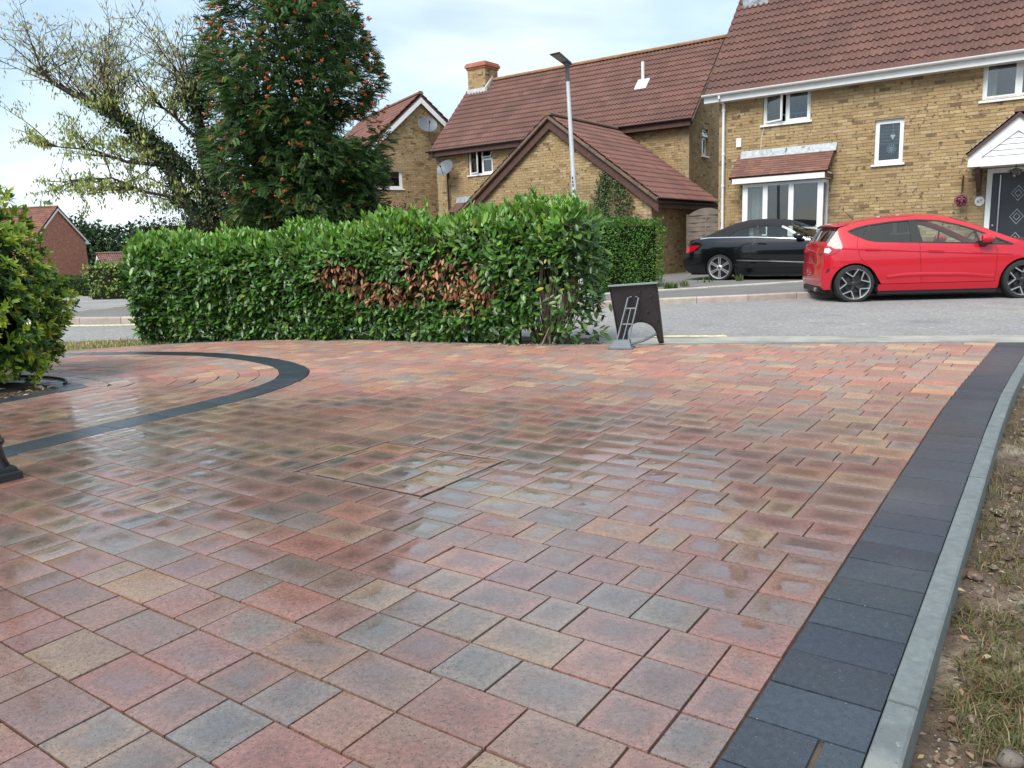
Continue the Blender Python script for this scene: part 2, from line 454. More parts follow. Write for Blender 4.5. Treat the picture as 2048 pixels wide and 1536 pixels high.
MT['curtain'] = mat('curtain', (0.58, 0.56, 0.52), rough=0.9, transl=0.2)
MT['window_glass'] = glass_mat('window_glass', (0.75, 0.80, 0.82), 0.05, 1.5)
MT['ink'] = mat('dark_ink', (0.05, 0.05, 0.06), rough=0.6)
MT['plaque'] = mat('enamel_plaque', (0.75, 0.76, 0.72), rough=0.3)
MT['petal'] = mat('petal', attr='col', rough=0.6, transl=0.3)

def vary(c, a, r=rng):
    k = 1 + r.uniform(-a, a)
    return tuple(max(0.0, x * k * (1 + r.uniform(-a, a) * 0.25)) for x in c)

# ground height: level here, falling away beyond the junction to the far left
def sstep(a, b, x):
    t = min(1.0, max(0.0, (x - a) / (b - a)))
    return t * t * (3 - 2 * t)
def H(x, y):
    return -0.025 * max(0.0, y - 15.0) * sstep(-5.0, -9.0, x) if x < -5 else 0.0

EX, EY = 0.81819, -0.57496          # direction of the paver courses and of the house fronts
def SD(s, d, z=0.0):
    """s along the courses, d across them (away from the camera)"""
    return (s * EX - d * EY, s * EY + d * EX, z)
ROT = math.atan2(EY, EX)

def densify(pts, step):
    out = []
    for a, b in zip(pts[:-1], pts[1:]):
        n = max(1, int(math.dist(a, b) / step))
        for i in range(n):
            out.append((a[0] + (b[0] - a[0]) * i / n, a[1] + (b[1] - a[1]) * i / n))
    out.append(tuple(pts[-1]))
    return out

def catmull(pts, n=8):
    out = []
    P = [pts[0]] + list(pts) + [pts[-1]]
    for i in range(1, len(P) - 2):
        p0, p1, p2, p3 = P[i - 1], P[i], P[i + 1], P[i + 2]
        for k in range(n):
            t = k / n
            out.append(tuple(0.5 * ((2 * p1[j]) + (-p0[j] + p2[j]) * t + (2 * p0[j] - 5 * p1[j] + 4 * p2[j] - p3[j]) * t * t
                                    + (-p0[j] + 3 * p1[j] - 3 * p2[j] + p3[j]) * t ** 3) for j in range(2)))
    out.append(tuple(pts[-1]))
    return out

def inside(p, poly):
    x, y = p
    r = False
    for i in range(len(poly)):
        x1, y1 = poly[i]; x2, y2 = poly[i - 1]
        if (y1 > y) != (y2 > y) and x < (x2 - x1) * (y - y1) / (y2 - y1) + x1:
            r = not r
    return r

def cdt_fill(poly, spacing, holes=()):
    """triangulate an outline with interior grid points -> (list of 2-D points, list of triangles)"""
    V, E = [], []
    for lp in [poly] + list(holes):
        d = densify(list(lp) + [lp[0]], spacing)[:-1]
        b = len(V)
        V += d
        E += [(b + i, b + (i + 1) % len(d)) for i in range(len(d))]
    xs = [p[0] for p in poly]; ys = [p[1] for p in poly]
    nb = len(V)
    B = np.array(V)
    y = min(ys) + spacing * 0.5
    while y < max(ys):
        x = min(xs) + spacing * 0.5
        while x < max(xs):
            if inside((x, y), poly) and not any(inside((x, y), h) for h in holes):
                if np.min((B[:nb, 0] - x) ** 2 + (B[:nb, 1] - y) ** 2) > (spacing * 0.45) ** 2:
                    V.append((x, y))
            x += spacing
        y += spacing
    r = delaunay_2d_cdt([Vector(p) for p in V], E, [], 1, 1e-6)
    pts = [(p.x, p.y) for p in r[0]]
    tris = []
    for f in r[2]:
        f = list(f)
        c = (sum(pts[i][0] for i in f) / len(f), sum(pts[i][1] for i in f) / len(f))
        if inside(c, poly) and not any(inside(c, h) for h in holes):
            tris.append(f)
    return pts, tris

def sheet(name, poly, z, spacing, material, kind='structure', zf=None, parent=None, holes=()):
    pts, tris = cdt_fill(poly, spacing, holes)
    V = [(x, y, z + (zf(x, y) if zf else 0.0)) for x, y in pts]
    # face upwards
    F = []
    for f in tris:
        a, b, c = (pts[i] for i in f[:3])
        if (b[0] - a[0]) * (c[1] - a[1]) - (b[1] - a[1]) * (c[0] - a[0]) < 0:
            f = f[::-1]
        F.append(f)
    me = mesh_np(name, V, F)
    o = link(name, me, material, parent)
    if parent is None:
        tag(o, kind=kind)
    return o
# ------------------------------------------------------------------ the setting: ground, road, pavements, driveway
from mathutils import noise as mnoise
def fbm(x, y, z=0.0, o=4):
    return mnoise.fractal(Vector((x, y, z)), 1.0, 2.0, o)

# big ground sheet
gx = [-400, -200, -120, -80, -60, -45, -30, -20, -14, -9, -5, 0, 10, 30, 80, 200, 400]
gy = [-300, -100, -30, -5, 5, 12, 15, 18, 22, 28, 36, 50, 75, 100, 140, 220, 420]
V = [(x, y, H(x, y) - 0.35) for y in gy for x in gx]
F = [[j * len(gx) + i, j * len(gx) + i + 1, (j + 1) * len(gx) + i + 1, (j + 1) * len(gx) + i] for j in range(len(gy) - 1) for i in range(len(gx) - 1)]
tag(link('ground', mesh_np('ground', V, F), MT['ground']), kind='structure')

NEAR = [(-40, 13.0), (-14, 11.3), (-6, 10.3), (-4.5, 10.2), (-2.5, 9.9), (-1.0, 9.5), (0.2, 9.0), (0.9, 8.62), (1.7, 8.42), (2.6, 8.2), (4.0, 7.86), (5.1, 7.6), (12, 6.0), (25, 3.0)]
ROAD = NEAR + [(25, 14.5), (-5, 16.0), (-6.5, 24), (-8, 44), (-70, 70), (-70, 16)]
sheet('road', ROAD, -0.10, 1.6, MT['asphalt'], zf=H)

FARK = catmull([(-8.6, 21.0), (-9.0, 18.6), (-9.2, 16.6), (-8.95, 15.2), (-8.3, 14.3), (-7.5, 13.82), (-6.6, 13.6), (-5, 13.5), (-2, 13.35), (1.43, 13.15), (2.78, 13.3), (4.18, 13.45), (5.6, 13.62), (8.8, 13.2), (14, 12.2), (22, 10.6)], 6)
def offset_poly(P, o):
    """shift a polyline to its left by o"""
    out = []
    for i, p in enumerate(P):
        a, b = P[max(0, i - 1)], P[min(len(P) - 1, i + 1)]
        dx, dy = b[0] - a[0], b[1] - a[1]
        l = math.hypot(dx, dy) or 1
        out.append((p[0] - dy / l * o, p[1] + dx / l * o))
    return out
PAVF = offset_poly(FARK, 0.125)
sheet('pavement', PAVF + [(22, 16.5), (8, 17.3), (4.7, 16.0), (3.2, 15.45), (1.4, 14.9), (-3, 15.4), (-6, 17.5), (-7, 21.0)], 0.0, 1.2, MT['pave_asphalt'], zf=lambda x, y: H(x, y) + 0.002)
sheet('garden_soil', [(1.4, 14.9), (-3, 15.4), (-6, 17.5), (-7, 21.0), (-8, 44), (40, 44), (40, 16), (22, 16.5), (8, 17.3), (4.7, 16.0), (3.2, 15.45)], -0.03, 3.0, MT['earth'], zf=H)
sheet('front_drive', [(3.05, 15.5), (4.7, 16.0), (8, 17.3), (14, 16.4), (15, 12.5), (17, 13), (19, 16), (4.2, 26.0), (1.5, 24.0)], 0.004, 2.0, MT['pave_asphalt'])
sheet('side_drive', [(-7.2, 20.6), (-6.2, 18.2), (-3.3, 15.7), (-3.0, 20.0), (-6, 26)], 0.003, 2.0, MT['pave_asphalt'], zf=H)

def row_of_stones(name, P, length, w0, w1, z0, z1, parent, material, colf, gap=0.006, bev=0.012, start=0.0, zf=None):
    """stones laid end to end along polyline P (width to its left from w0 to w1)"""
    D = densify(P, 0.05)
    cum = [0.0]
    for a, b in zip(D[:-1], D[1:]): cum.append(cum[-1] + math.dist(a, b))
    def at(t):
        t = min(max(t, 0), cum[-1] - 1e-6)
        i = int(np.searchsorted(cum, t, side='right')) - 1
        i = min(i, len(D) - 2)
        u = (t - cum[i]) / max(1e-9, cum[i + 1] - cum[i])
        i0, i1 = max(0, i - 2), min(len(D) - 1, i + 3)
        dx, dy = D[i1][0] - D[i0][0], D[i1][1] - D[i0][1]
        l = math.hypot(dx, dy)
        return (D[i][0] + (D[i + 1][0] - D[i][0]) * u, D[i][1] + (D[i + 1][1] - D[i][1]) * u), (-dy / l, dx / l)
    t = start
    out = []
    while t < cum[-1] - 0.08:
        t1 = min(t + length, cum[-1])
        (p0, n0), (p1, n1) = at(t + gap), at(t1 - gap)
        h = zf(*p0) if zf else 0.0
        dz = rng.uniform(-0.003, 0.003)
        def q(p, n, w, z): return (p[0] + n[0] * w, p[1] + n[1] * w, z + h + dz)
        b = bev
        m = MB()
        vs = []
        for (w, z) in ((w0, z0), (w0, z1 - b), (w0 + b, z1), (w1 - b * 0.4, z1), (w1, z1 - b * 0.4), (w1, z0)):
            vs += [q(p0, n0, w, z), q(p1, n1, w, z)]
        fs = [[2 * i, 2 * i + 1, 2 * i + 3, 2 * i + 2] for i in range(5)] + [[0, 2, 4, 6, 8, 10], [11, 9, 7, 5, 3, 1]]
        m.add(vs, [f[::-1] for f in fs], colf())
        out.append(m.build(name, material, parent))
        t = t1
    return out

kerb_col = lambda: vary((0.40, 0.345, 0.30), 0.14)
far_kerb = thing('kerb', None, None, kind='structure')
row_of_stones('kerb_stone', FARK[8:], 0.915, 0.0, 0.125, -0.22, 0.012, far_kerb, MT['kerb'], kerb_col, zf=H, bev=0.02)
row_of_stones('kerb_stone', FARK[:9], 0.45, 0.0, 0.125, -0.22, 0.012, far_kerb, MT['kerb'], kerb_col, zf=H, bev=0.02)
near_kerb = thing('dropped_kerb', None, None, kind='structure')
row_of_stones('kerb_stone', NEAR[6:12], 0.915, -0.125, 0.0, -0.22, -0.062, near_kerb, MT['kerb'], lambda: vary((0.43, 0.41, 0.37), 0.12), bev=0.015)
edge_strip = thing('pavement_edging', None, None, kind='structure')
row_of_stones('edging_stone', [(1.5, 14.85), (3.15, 15.42), (4.7, 16.0), (8, 17.2), (12, 16.9)], 0.9, 0.0, 0.16, -0.1, 0.03, edge_strip, MT['kerb'], lambda: vary((0.46, 0.44, 0.39), 0.1))

# markings
def marking(name, P, w, material, z=-0.096):
    L, R = offset_poly(P, w / 2), offset_poly(P, -w / 2)
    n = len(P)
    V = [(x, y, z + H(x, y)) for x, y in L + R]
    F = [[i, n + i, n + i + 1, i + 1] for i in range(n - 1)]
    return tag(link(name, mesh_np(name, V, F), material), kind='structure')
marking('road_edge_marking', offset_poly(FARK[20:39], -0.36), 0.26, MT['yellow_line'], z=-0.095)
for k in range(8):
    x = -17.5 + k * 0.62
    marking('give_way_marking', [(x, 26.9 + 0.06 * k), (x + 0.42, 26.94 + 0.06 * k)], 0.24, MT['white_line'], z=-0.085)
marking('road_patch_marking', catmull([(1.62, 8.93), (1.9, 8.86), (2.2, 8.78), (2.45, 8.72)], 5), 0.16, MT['yellow_line'], z=-0.095)

# ---- driveway outlines (metres, from measured points)
FAR = catmull([(-6.8, 8.70), (-5.6, 8.68), (-5.1, 8.72), (-4.46, 8.96), (-3.72, 9.10), (-2.92, 9.13), (-2.07, 8.93), (-1.23, 8.52), (-0.11, 7.92), (0.39, 7.72), (0.98, 7.57), (1.5, 7.46), (2.27, 7.30), (3.13, 7.09), (4.3, 6.80), (5.4, 6.55)], 6)
OUT = catmull([(-4.9, 0.2), (-4.2, 1.35), (-3.55, 2.45), (-3.1, 3.22), (-2.69, 3.95), (-2.44, 4.42), (-2.1, 5.0), (-1.86, 5.45), (-1.72, 5.92), (-1.70, 6.42), (-1.88, 6.95), (-2.32, 7.52), (-2.95, 8.03), (-3.61, 8.34), (-4.27, 8.52), (-5.0, 8.58), (-6.8, 8.56)], 10)
def s_right(d): return -0.4755 + 0.095 * sstep(4.6, 8.6, d)

strip_back = [p for p in NEAR if -7 <= p[0] <= 1.0]
sheet('verge', [p for p in FAR if p[0] < 0.9][::-1][::-1] + [(0.95, 7.66)] + [(0.9, 8.60)] + strip_back[::-1][1:] + [(-6.9, 10.4)], -0.045, 0.5, MT['earth'], zf=lambda x, y: 0.03 * fbm(x * 3, y * 3))
sheet('crossover', [(0.92, 7.62)] + [p for p in FAR if p[0] > 0.98] + [(6.5, 7.25), (5.1, 7.58), (4.0, 7.84), (2.6, 8.19), (1.7, 8.40), (0.92, 8.60)], -0.05, 0.6, MT['concrete'], zf=lambda x, y: 0.008 * fbm(x * 2, y * 2))

drive = sheet('driveway', [(-5.4, -0.6), (2.2, -0.6)] + [SD(-0.25 + (s_right(d) + 0.4755), d)[:2] for d in (0.6, 2, 3, 4, 5, 6, 7, 8, 8.5)] + [p for p in FAR if p[0] < 4.55][::-1][::-1][::-1], -0.009, 0.6, MT['joint'])

def seg_info(P):
    A = np.array(P[:-1]); B = np.array(P[1:])
    return A, B, B - A
FARs, OUTs = seg_info(FAR), seg_info(OUT)
def near_seg(S, p):
    A, B, D = S
    t = np.clip(((p[0] - A[:, 0]) * D[:, 0] + (p[1] - A[:, 1]) * D[:, 1]) / (D ** 2).sum(1), 0, 1)
    qx, qy = A[:, 0] + D[:, 0] * t, A[:, 1] + D[:, 1] * t
    d2 = (p[0] - qx) ** 2 + (p[1] - qy) ** 2
    i = int(np.argmin(d2))
    side = D[i, 0] * (p[1] - A[i, 1]) - D[i, 1] * (p[0] - A[i, 0])
    return math.sqrt(d2[i]) * (1 if side > 0 else -1), A[i], B[i]      # + = left of the line
def clip(poly, a, b, keep_left, off=0.0):
    dx, dy = b[0] - a[0], b[1] - a[1]
    l = math.hypot(dx, dy)
    nx, ny = -dy / l, dx / l
    if not keep_left: nx, ny = -nx, -ny
    f = [(p[0] - a[0]) * nx + (p[1] - a[1]) * ny - off for p in poly]
    out = []
    for i in range(len(poly)):
        j = (i + 1) % len(poly)
        if f[i] >= 0: out.append(poly[i])
        if (f[i] >= 0) != (f[j] >= 0):
            t = f[i] / (f[i] - f[j])
            out.append((poly[i][0] + (poly[j][0] - poly[i][0]) * t, poly[i][1] + (poly[j][1] - poly[i][1]) * t))
    return out
def area(P):
    return 0.5 * abs(sum(P[i - 1][0] * P[i][1] - P[i][0] * P[i - 1][1] for i in range(len(P))))
def inset(P, d):
    n = len(P)
    c = (sum(p[0] for p in P) / n, sum(p[1] for p in P) / n)
    out = []
    for i in range(n):
        p0, p1, p2 = P[i - 1], P[i], P[(i + 1) % n]
        e1 = (p1[0] - p0[0], p1[1] - p0[1]); e2 = (p2[0] - p1[0], p2[1] - p1[1])
        l1, l2 = math.hypot(*e1) or 1e-9, math.hypot(*e2) or 1e-9
        n1 = (-e1[1] / l1, e1[0] / l1); n2 = (-e2[1] / l2, e2[0] / l2)
        m = (n1[0] + n2[0], n1[1] + n2[1])
        k = 1 + n1[0] * n2[0] + n1[1] * n2[1]
        k = max(k, 0.5)
        out.append((p1[0] + m[0] / k * d, p1[1] + m[1] / k * d))
    return out
def ccw(P):
    a = sum(P[i - 1][0] * P[i][1] - P[i][0] * P[i - 1][1] for i in range(len(P)))
    return P if a > 0 else P[::-1]
def clean(P):
    out = [p for i, p in enumerate(P) if math.dist(p, P[i - 1]) > 0.006]
    return out

def block(mb, P, col, col2, dz=0.0, tilt=0.006, dome=0.0013, depth=0.035):
    P = clean(ccw(P))
    if len(P) < 3 or area(P) < 0.0012: return
    n = len(P)
    c = (sum(p[0] for p in P) / n, sum(p[1] for p in P) / n)
    tx, ty = rng.gauss(0, tilt), rng.gauss(0, tilt)
    zz = dz + rng.gauss(0, 0.0007)
    def Z(p, z): return (p[0], p[1], z + zz + (p[0] - c[0]) * tx + (p[1] - c[1]) * ty)
    rings = [(inset(P, 0.0020), -depth), (inset(P, 0.0021), -0.0026), (inset(P, 0.0028), -0.0007), (inset(P, 0.012), 0.0)]
    mid = [(c[0] + (p[0] - c[0]) * 0.5, c[1] + (p[1] - c[1]) * 0.5) for p in rings[3][0]]
    rings.append((mid, dome))
    vs, fs = [], []
    for R, z in rings: vs += [Z(p, z) for p in R]
    vs.append(Z(c, dome * 1.3))
    for r in range(4):
        for i in range(n):
            fs.append([r * n + i, r * n + (i + 1) % n, (r + 1) * n + (i + 1) % n, (r + 1) * n + i])
    for i in range(n):
        fs.append([4 * n + i, 4 * n + (i + 1) % n, 5 * n])
    amt = rng.uniform(0.7, 1.15)
    mb.add(vs, fs, col, col2, [0.0] * (3 * n) + [0.06] * n + [0.62 * amt] * n + [1.0 * amt])

PAL = [((0.260, 0.104, 0.076), 27), ((0.185, 0.094, 0.082), 25), ((0.145, 0.136, 0.124), 19), ((0.285, 0.195, 0.118), 14), ((0.175, 0.110, 0.080), 13), ((0.33, 0.165, 0.078), 2.5)]
def pick_col(r=rng):
    t = r.uniform(0, 100)
    for c, w in PAL:
        t -= w
        if t <= 0: return c
    return PAL[0][0]
MEAN = (0.195, 0.118, 0.092)
def paver_cols(r=rng):
    a, b = pick_col(r), pick_col(r)
    k = r.uniform(0.4, 0.85)
    a = tuple(m * (1 - k) + x * k for x, m in zip(a, MEAN))
    b = tuple(0.4 * x + 0.35 * y + 0.25 * m for x, y, m in zip(a, b, MEAN))
    return vary(a, 0.14, r), vary(b, 0.16, r)

MH = (-2.846, -2.074, 2.276, 2.866)       # inspection cover: s0, s1, d0, d1
specs = []                                 # (polygon, col, col2)
PITCH = 0.1633
k0 = int((0.0 - 1.274) / PITCH) - 2
for k in range(k0, 60):
    d0 = 1.274 + k * PITCH
    d1 = d0 + PITCH
    if d1 < 0.05 or d0 > 9.8: continue
    s_end = s_right((d0 + d1) / 2)
    s = s_end
    last = None
    while s > -9.5:
        L = rng.choices((0.2433, 0.1633, 0.1233), (0.46, 0.34, 0.20))[0]
        if last == L and rng.random() < 0.4: L = rng.choice((0.2433, 0.1633))
        last = L
        a, b = s - L, s
        s = a
        pc = SD((a + b) / 2, (d0 + d1) / 2)
        if pc[1] < -0.2 or pc[0] < -5.2: continue
        g = 0.0006
        pieces = [[(a + g, d0 + g), (b - g, d0 + g), (b - g, d1 - g), (a + g, d1 - g)]]
        # leave room for the inspection cover
        m0, m1, n0, n1 = MH[0] - 0.002, MH[1] + 0.002, MH[2] - 0.002, MH[3] + 0.002
        if b > m0 and a < m1 and d1 > n0 and d0 < n1:
            pieces = []
            for (x0, x1, y0, y1) in ((a, min(b, m0), d0, d1), (max(a, m1), b, d0, d1), (max(a, m0), min(b, m1), d0, min(d1, n0)), (max(a, m0), min(b, m1), max(d0, n1), d1)):
                if x1 - x0 > 0.012 and y1 - y0 > 0.012:
                    pieces.append([(x0 + g, y0 + g), (x1 - g, y0 + g), (x1 - g, y1 - g), (x0 + g, y1 - g)])
        c1, c2 = paver_cols()
        for pc_ in pieces:
            P = [SD(*q)[:2] for q in pc_]
            cx = sum(p[0] for p in P) / len(P); cy = sum(p[1] for p in P) / len(P)
            df, fa, fb = near_seg(FARs, (cx, cy))
            if df > 0.2: continue
            if df > -0.3: P = clip(P, fa, fb, False, 0.004)
            if len(P) < 3: continue
            do, oa, ob = near_seg(OUTs, (cx, cy))
            if do > 0.2: continue
            if do > -0.3: P = clip(P, oa, ob, False, 0.003)
            if len(P) >= 3 and area(P) > 0.0015:
                specs.append((P, c1, c2))

# path between the two charcoal bands: courses that follow the curve
OD = densify(OUT, 0.03)
OT = []
for i in range(len(OD)):
    a, b = OD[max(0, i - 3)], OD[min(len(OD) - 1, i + 3)]
    l = math.dist(a, b)
    OT.append(((b[0] - a[0]) / l, (b[1] - a[1]) / l))
def off_pt(i, o):
    return (OD[i][0] - OT[i][1] * o, OD[i][1] + OT[i][0] * o)
def lay_row(o0, o1, lengths, cb):
    om = (o0 + o1) / 2
    M_ = [off_pt(i, om) for i in range(len(OD))]
    i0 = 0
    acc = 0.0
    L = lengths()
    for i in range(1, len(OD)):
        # moves forward only where the offset curve does
        adv = (M_[i][0] - M_[i - 1][0]) * OT[i][0] + (M_[i][1] - M_[i - 1][1]) * OT[i][1]
        if adv <= 0: continue
        acc += adv
        if acc >= L:
            P = [off_pt(i0, o0), off_pt(i, o0), off_pt(i, o1), off_pt(i0, o1)]
            cb(P)
            i0 = i; acc = 0.0; L = lengths()
for k in range(9):
    o0 = 0.2433 + k * 0.163
    def cb(P):
        cx = sum(p[0] for p in P) / 4; cy = sum(p[1] for p in P) / 4
        if cy > 0.2 and cx > -6.6: specs.append((P, *paver_cols()))
    lay_row(o0 + 0.0006, o0 + 0.163 - 0.0006, lambda: rng.choices((0.2433, 0.1633, 0.1233), (0.46, 0.34, 0.20))[0], cb)

def in_view(x, y, z=0.0):
    p = cam.matrix_world.inverted() @ Vector((x, y, z))
    if p.z > -0.3: return False
    u, v = p.x / -p.z * 27.28 / 18.0, p.y / -p.z * 27.28 / 13.5
    return abs(u) < 1.0 and abs(v) < 1.0
ranked = []
for i, (P, a, b) in enumerate(specs):
    cx = sum(p[0] for p in P) / len(P); cy = sum(p[1] for p in P) / len(P)
    if in_view(cx, cy): ranked.append((area(P) / (cx * cx + cy * cy + 1) ** 1.5 * -1, i))
ranked.sort()
single = {i for _, i in ranked[:300]}
rest = MB()
for i, (P, a, b) in enumerate(specs):
    if i in single:
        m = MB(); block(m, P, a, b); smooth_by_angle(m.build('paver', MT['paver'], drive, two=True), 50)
    else:
        block(rest, P, a, b)
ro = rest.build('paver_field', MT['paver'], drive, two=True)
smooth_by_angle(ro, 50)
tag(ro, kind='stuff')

# charcoal bands
def char_col(): return vary((0.030, 0.041, 0.056), 0.2)
band_n = 0
d = 0.35
while d < 8.7:
    sh0, sh1 = s_right(d) + 0.4755, s_right(d + PITCH) + 0.4755
    P = [SD(-0.4735 + sh0, d + 0.0008), SD(-0.236 + sh0, d + 0.0008), SD(-0.236 + sh1, d + PITCH - 0.0008), SD(-0.4735 + sh1, d + PITCH - 0.0008)]
    P = [p[:2] for p in P]
    cx = sum(p[0] for p in P) / 4; cy = sum(p[1] for p in P) / 4
    df, fa, fb = near_seg(FARs, (cx, cy))
    if df < 0.15:
        if df > -0.3: P = clip(P, fa, fb, False, 0.004)
        if len(P) >= 3 and area(P) > 0.003:
            if 1.20 < d < 1.36:
                for Q in (clip(P, SD(-0.32, 0)[:2], SD(-0.32, 1)[:2], True, 0.004), clip(P, SD(-0.32, 0)[:2], SD(-0.32, 1)[:2], False, 0.004)):
                    m = MB(); block(m, Q, char_col(), None, dome=0.0006, tilt=0.003); smooth_by_angle(m.build('edging_block', MT['charcoal'], drive), 50)
            else:
                m = MB(); block(m, P, char_col(), None, dome=0.0006, tilt=0.003); smooth_by_angle(m.build('edging_block', MT['charcoal'], drive), 50)
    d += PITCH
def cbc(P):
    cx = sum(p[0] for p in P) / 4; cy = sum(p[1] for p in P) / 4
    if cy < 1.0 or cx < -6.6: return
    m = MB(); block(m, P, char_col(), None, dome=0.0006, tilt=0.003); smooth_by_angle(m.build('edging_block', MT['charcoal'], drive), 50)
lay_row(0.002, 0.2420, lambda: 0.163, cbc)
lay_row(1.7115, 1.90, lambda: 0.163, cbc)

# concrete edging along the right of the drive and along its far side
right_edge = thing('concrete_edging', None, None, kind='structure')
RE = [SD(-0.2335 + (s_right(0.77 + 0.05 * i) + 0.4755), 0.77 + 0.05 * i)[:2] for i in range(158)]
row_of_stones('edging_stone', RE, 0.92, -0.060, 0.0, -0.17, 0.010, right_edge, MT['concrete_edge'], lambda: (1, 1, 1), gap=0.002, bev=0.006)
FE = [p for p in FAR if -5.4 < p[0] < 4.45]
row_of_stones('edging_stone', FE, 0.92, 0.004, 0.052, -0.15, 0.004, right_edge, MT['concrete_edge'], lambda: (1, 1, 1), gap=0.002, bev=0.005)

# bed on the left, inside the band: soil, and the black plastic edging strip standing round its tip
BED = [off_pt(i, 1.905) for i in range(len(OD)) if 0.8 < OD[i][1] < 8.57]
bed_poly = []
for p in BED:
    if not bed_poly or math.dist(p, bed_poly[-1]) > 0.05: bed_poly.append(p)
BEDP = [(-6.4, 2.2), (-3.95, 5.35), (-3.80, 5.68), (-3.69, 5.95), (-3.64, 6.18), (-3.66, 6.38), (-3.80, 6.62), (-4.08, 6.82), (-4.5, 6.96), (-6.4, 7.05)]
sheet('planting_bed', BEDP, -0.035, 0.12, MT['earth'], zf=lambda x, y: 0.022 * fbm(x * 5, y * 5) + (0.03 if x < -3.9 else 0.0))
m = MB()
bs = catmull([(-3.70, 6.32), (-3.76, 6.47), (-3.90, 6.63), (-4.15, 6.78), (-4.5, 6.90), (-5.2, 6.98)], 6)
o2 = offset_poly(bs, -0.012)
n = len(bs)
m.add([(x, y, -0.06) for x, y in bs] + [(x, y, 0.018) for x, y in bs] + [(x, y, 0.018) for x, y in o2] + [(x, y, -0.06) for x, y in o2],
      [[i, i + 1, n + i + 1, n + i] for i in range(n - 1)] + [[n + i, n + i + 1, 2 * n + i + 1, 2 * n + i] for i in range(n - 1)] + [[2 * n + i, 2 * n + i + 1, 3 * n + i + 1, 3 * n + i] for i in range(n - 1)])
tag(m.build('edging_strip', MT['black_plastic']), 'black plastic edging strip curving round the planting bed', 'edging strip')

# bare earth strip on the right, beyond the edging
EB = [SD(-0.176 + (s_right(dd) + 0.4755), dd)[:2] for dd in np.arange(0.2, 8.3, 0.1)]
bed_r = EB + [(6.4, 6.3), (6.2, 3.0), (4.5, 0.0), (0.6, -0.4)]
def bedz(x, y):
    s = x * EX + y * EY
    rise = 0.05 * sstep(-0.10, 0.35, s)
    return -0.085 + rise + 0.020 * fbm(x * 4, y * 4) + 0.014 * fbm(x * 13, y * 13, 3.0)
near_bed = sheet('bare_earth', [p for p in bed_r], 0.0, 0.055, MT['earth'], zf=bedz)
smooth_by_angle(near_bed, 70)

# ---- inspection cover let into the paving
cover = thing('inspection_cover', 'recessed inspection cover inlaid with pavers in the middle of the driveway', 'manhole cover', (0, 0, 0))
m = MB()
s0, s1, d0, d1 = MH
t = 0.0018
for (a0, a1, b0, b1) in ((s0, s1, d0, d0 + t), (s0, s1, d1 - t, d1), (s0, s0 + t, d0 + t, d1 - t), (s1 - t, s1, d0 + t, d1 - t)):
    m.hexa([SD(a0, b0, -0.03), SD(a1, b0, -0.03), SD(a1, b1, -0.03), SD(a0, b1, -0.03), SD(a0, b0, 0.0015), SD(a1, b0, 0.0015), SD(a1, b1, 0.0015), SD(a0, b1, 0.0015)])
m.build('frame', mat('rusty_steel', (0.055, 0.04, 0.033), rough=0.8, noise=(30.0, 0.4), noise2=(8.0, (0.16, 0.12, 0.1), 0.5, 0.6)), cover)
t = 0.0045
rows = [d0 + t, d0 + t + 0.125, d0 + t + 0.125 + 0.163, d0 + t + 0.125 + 0.326, d1 - t]
for r_ in range(4):
    a = s0 + t + rng.choice((0.0, -0.06, -0.1))
    while a < s1 - t - 0.02:
        L = rng.choice((0.2433, 0.1633, 0.1633, 0.1233))
        x0, x1 = max(a, s0 + t), min(a + L, s1 - t)
        a += L
        if x1 - x0 < 0.02: continue
        c1, c2 = paver_cols()
        if r_ == 1 and abs((x0 + x1) / 2 - (s1 - 0.17)) < 0.09: c1 = c2 = (0.23, 0.14, 0.07)
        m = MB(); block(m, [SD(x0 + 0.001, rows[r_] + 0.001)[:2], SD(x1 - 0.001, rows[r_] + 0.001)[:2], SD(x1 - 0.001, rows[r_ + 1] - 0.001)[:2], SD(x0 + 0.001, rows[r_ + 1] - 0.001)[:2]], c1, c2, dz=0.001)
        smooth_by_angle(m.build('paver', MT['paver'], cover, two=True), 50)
# ------------------------------------------------------------------ houses
BUFF = [((0.385, 0.272, 0.138), 44), ((0.345, 0.238, 0.118), 31), ((0.425, 0.315, 0.175), 14), ((0.26, 0.175, 0.092), 8), ((0.17, 0.112, 0.062), 3)]
REDB = [((0.46, 0.18, 0.125), 60), ((0.40, 0.15, 0.105), 30), ((0.50, 0.25, 0.18), 10)]
def pickw(pal):
    t = rng.uniform(0, sum(w for _, w in pal))
    for c, w in pal:
        t -= w
        if t <= 0: return vary(c, 0.09)
    return pal[0][0]

class Face:
    """a wall plane: u along, n outwards, z up"""
    def __init__(s, O, U, N):
        s.O, s.U, s.N = Vector(O), Vector(U), Vector(N)
    def __call__(s, u, n, z):
        return s.O + s.U * u + s.N * n + Vector((0, 0, z))
    def flip(s):
        return s.U.cross(Vector((0, 0, 1))).dot(s.N) < 0
    def box(s, mb, u0, u1, n0, n1, z0, z1, col=(1, 1, 1), skip=()):
        p = [s(u0, n1, z0), s(u1, n1, z0), s(u1, n0, z0), s(u0, n0, z0), s(u0, n1, z1), s(u1, n1, z1), s(u1, n0, z1), s(u0, n0, z1)]
        if s.flip(): p = [p[1], p[0], p[3], p[2], p[5], p[4], p[7], p[6]]
        mb.hexa(p, col, skip)

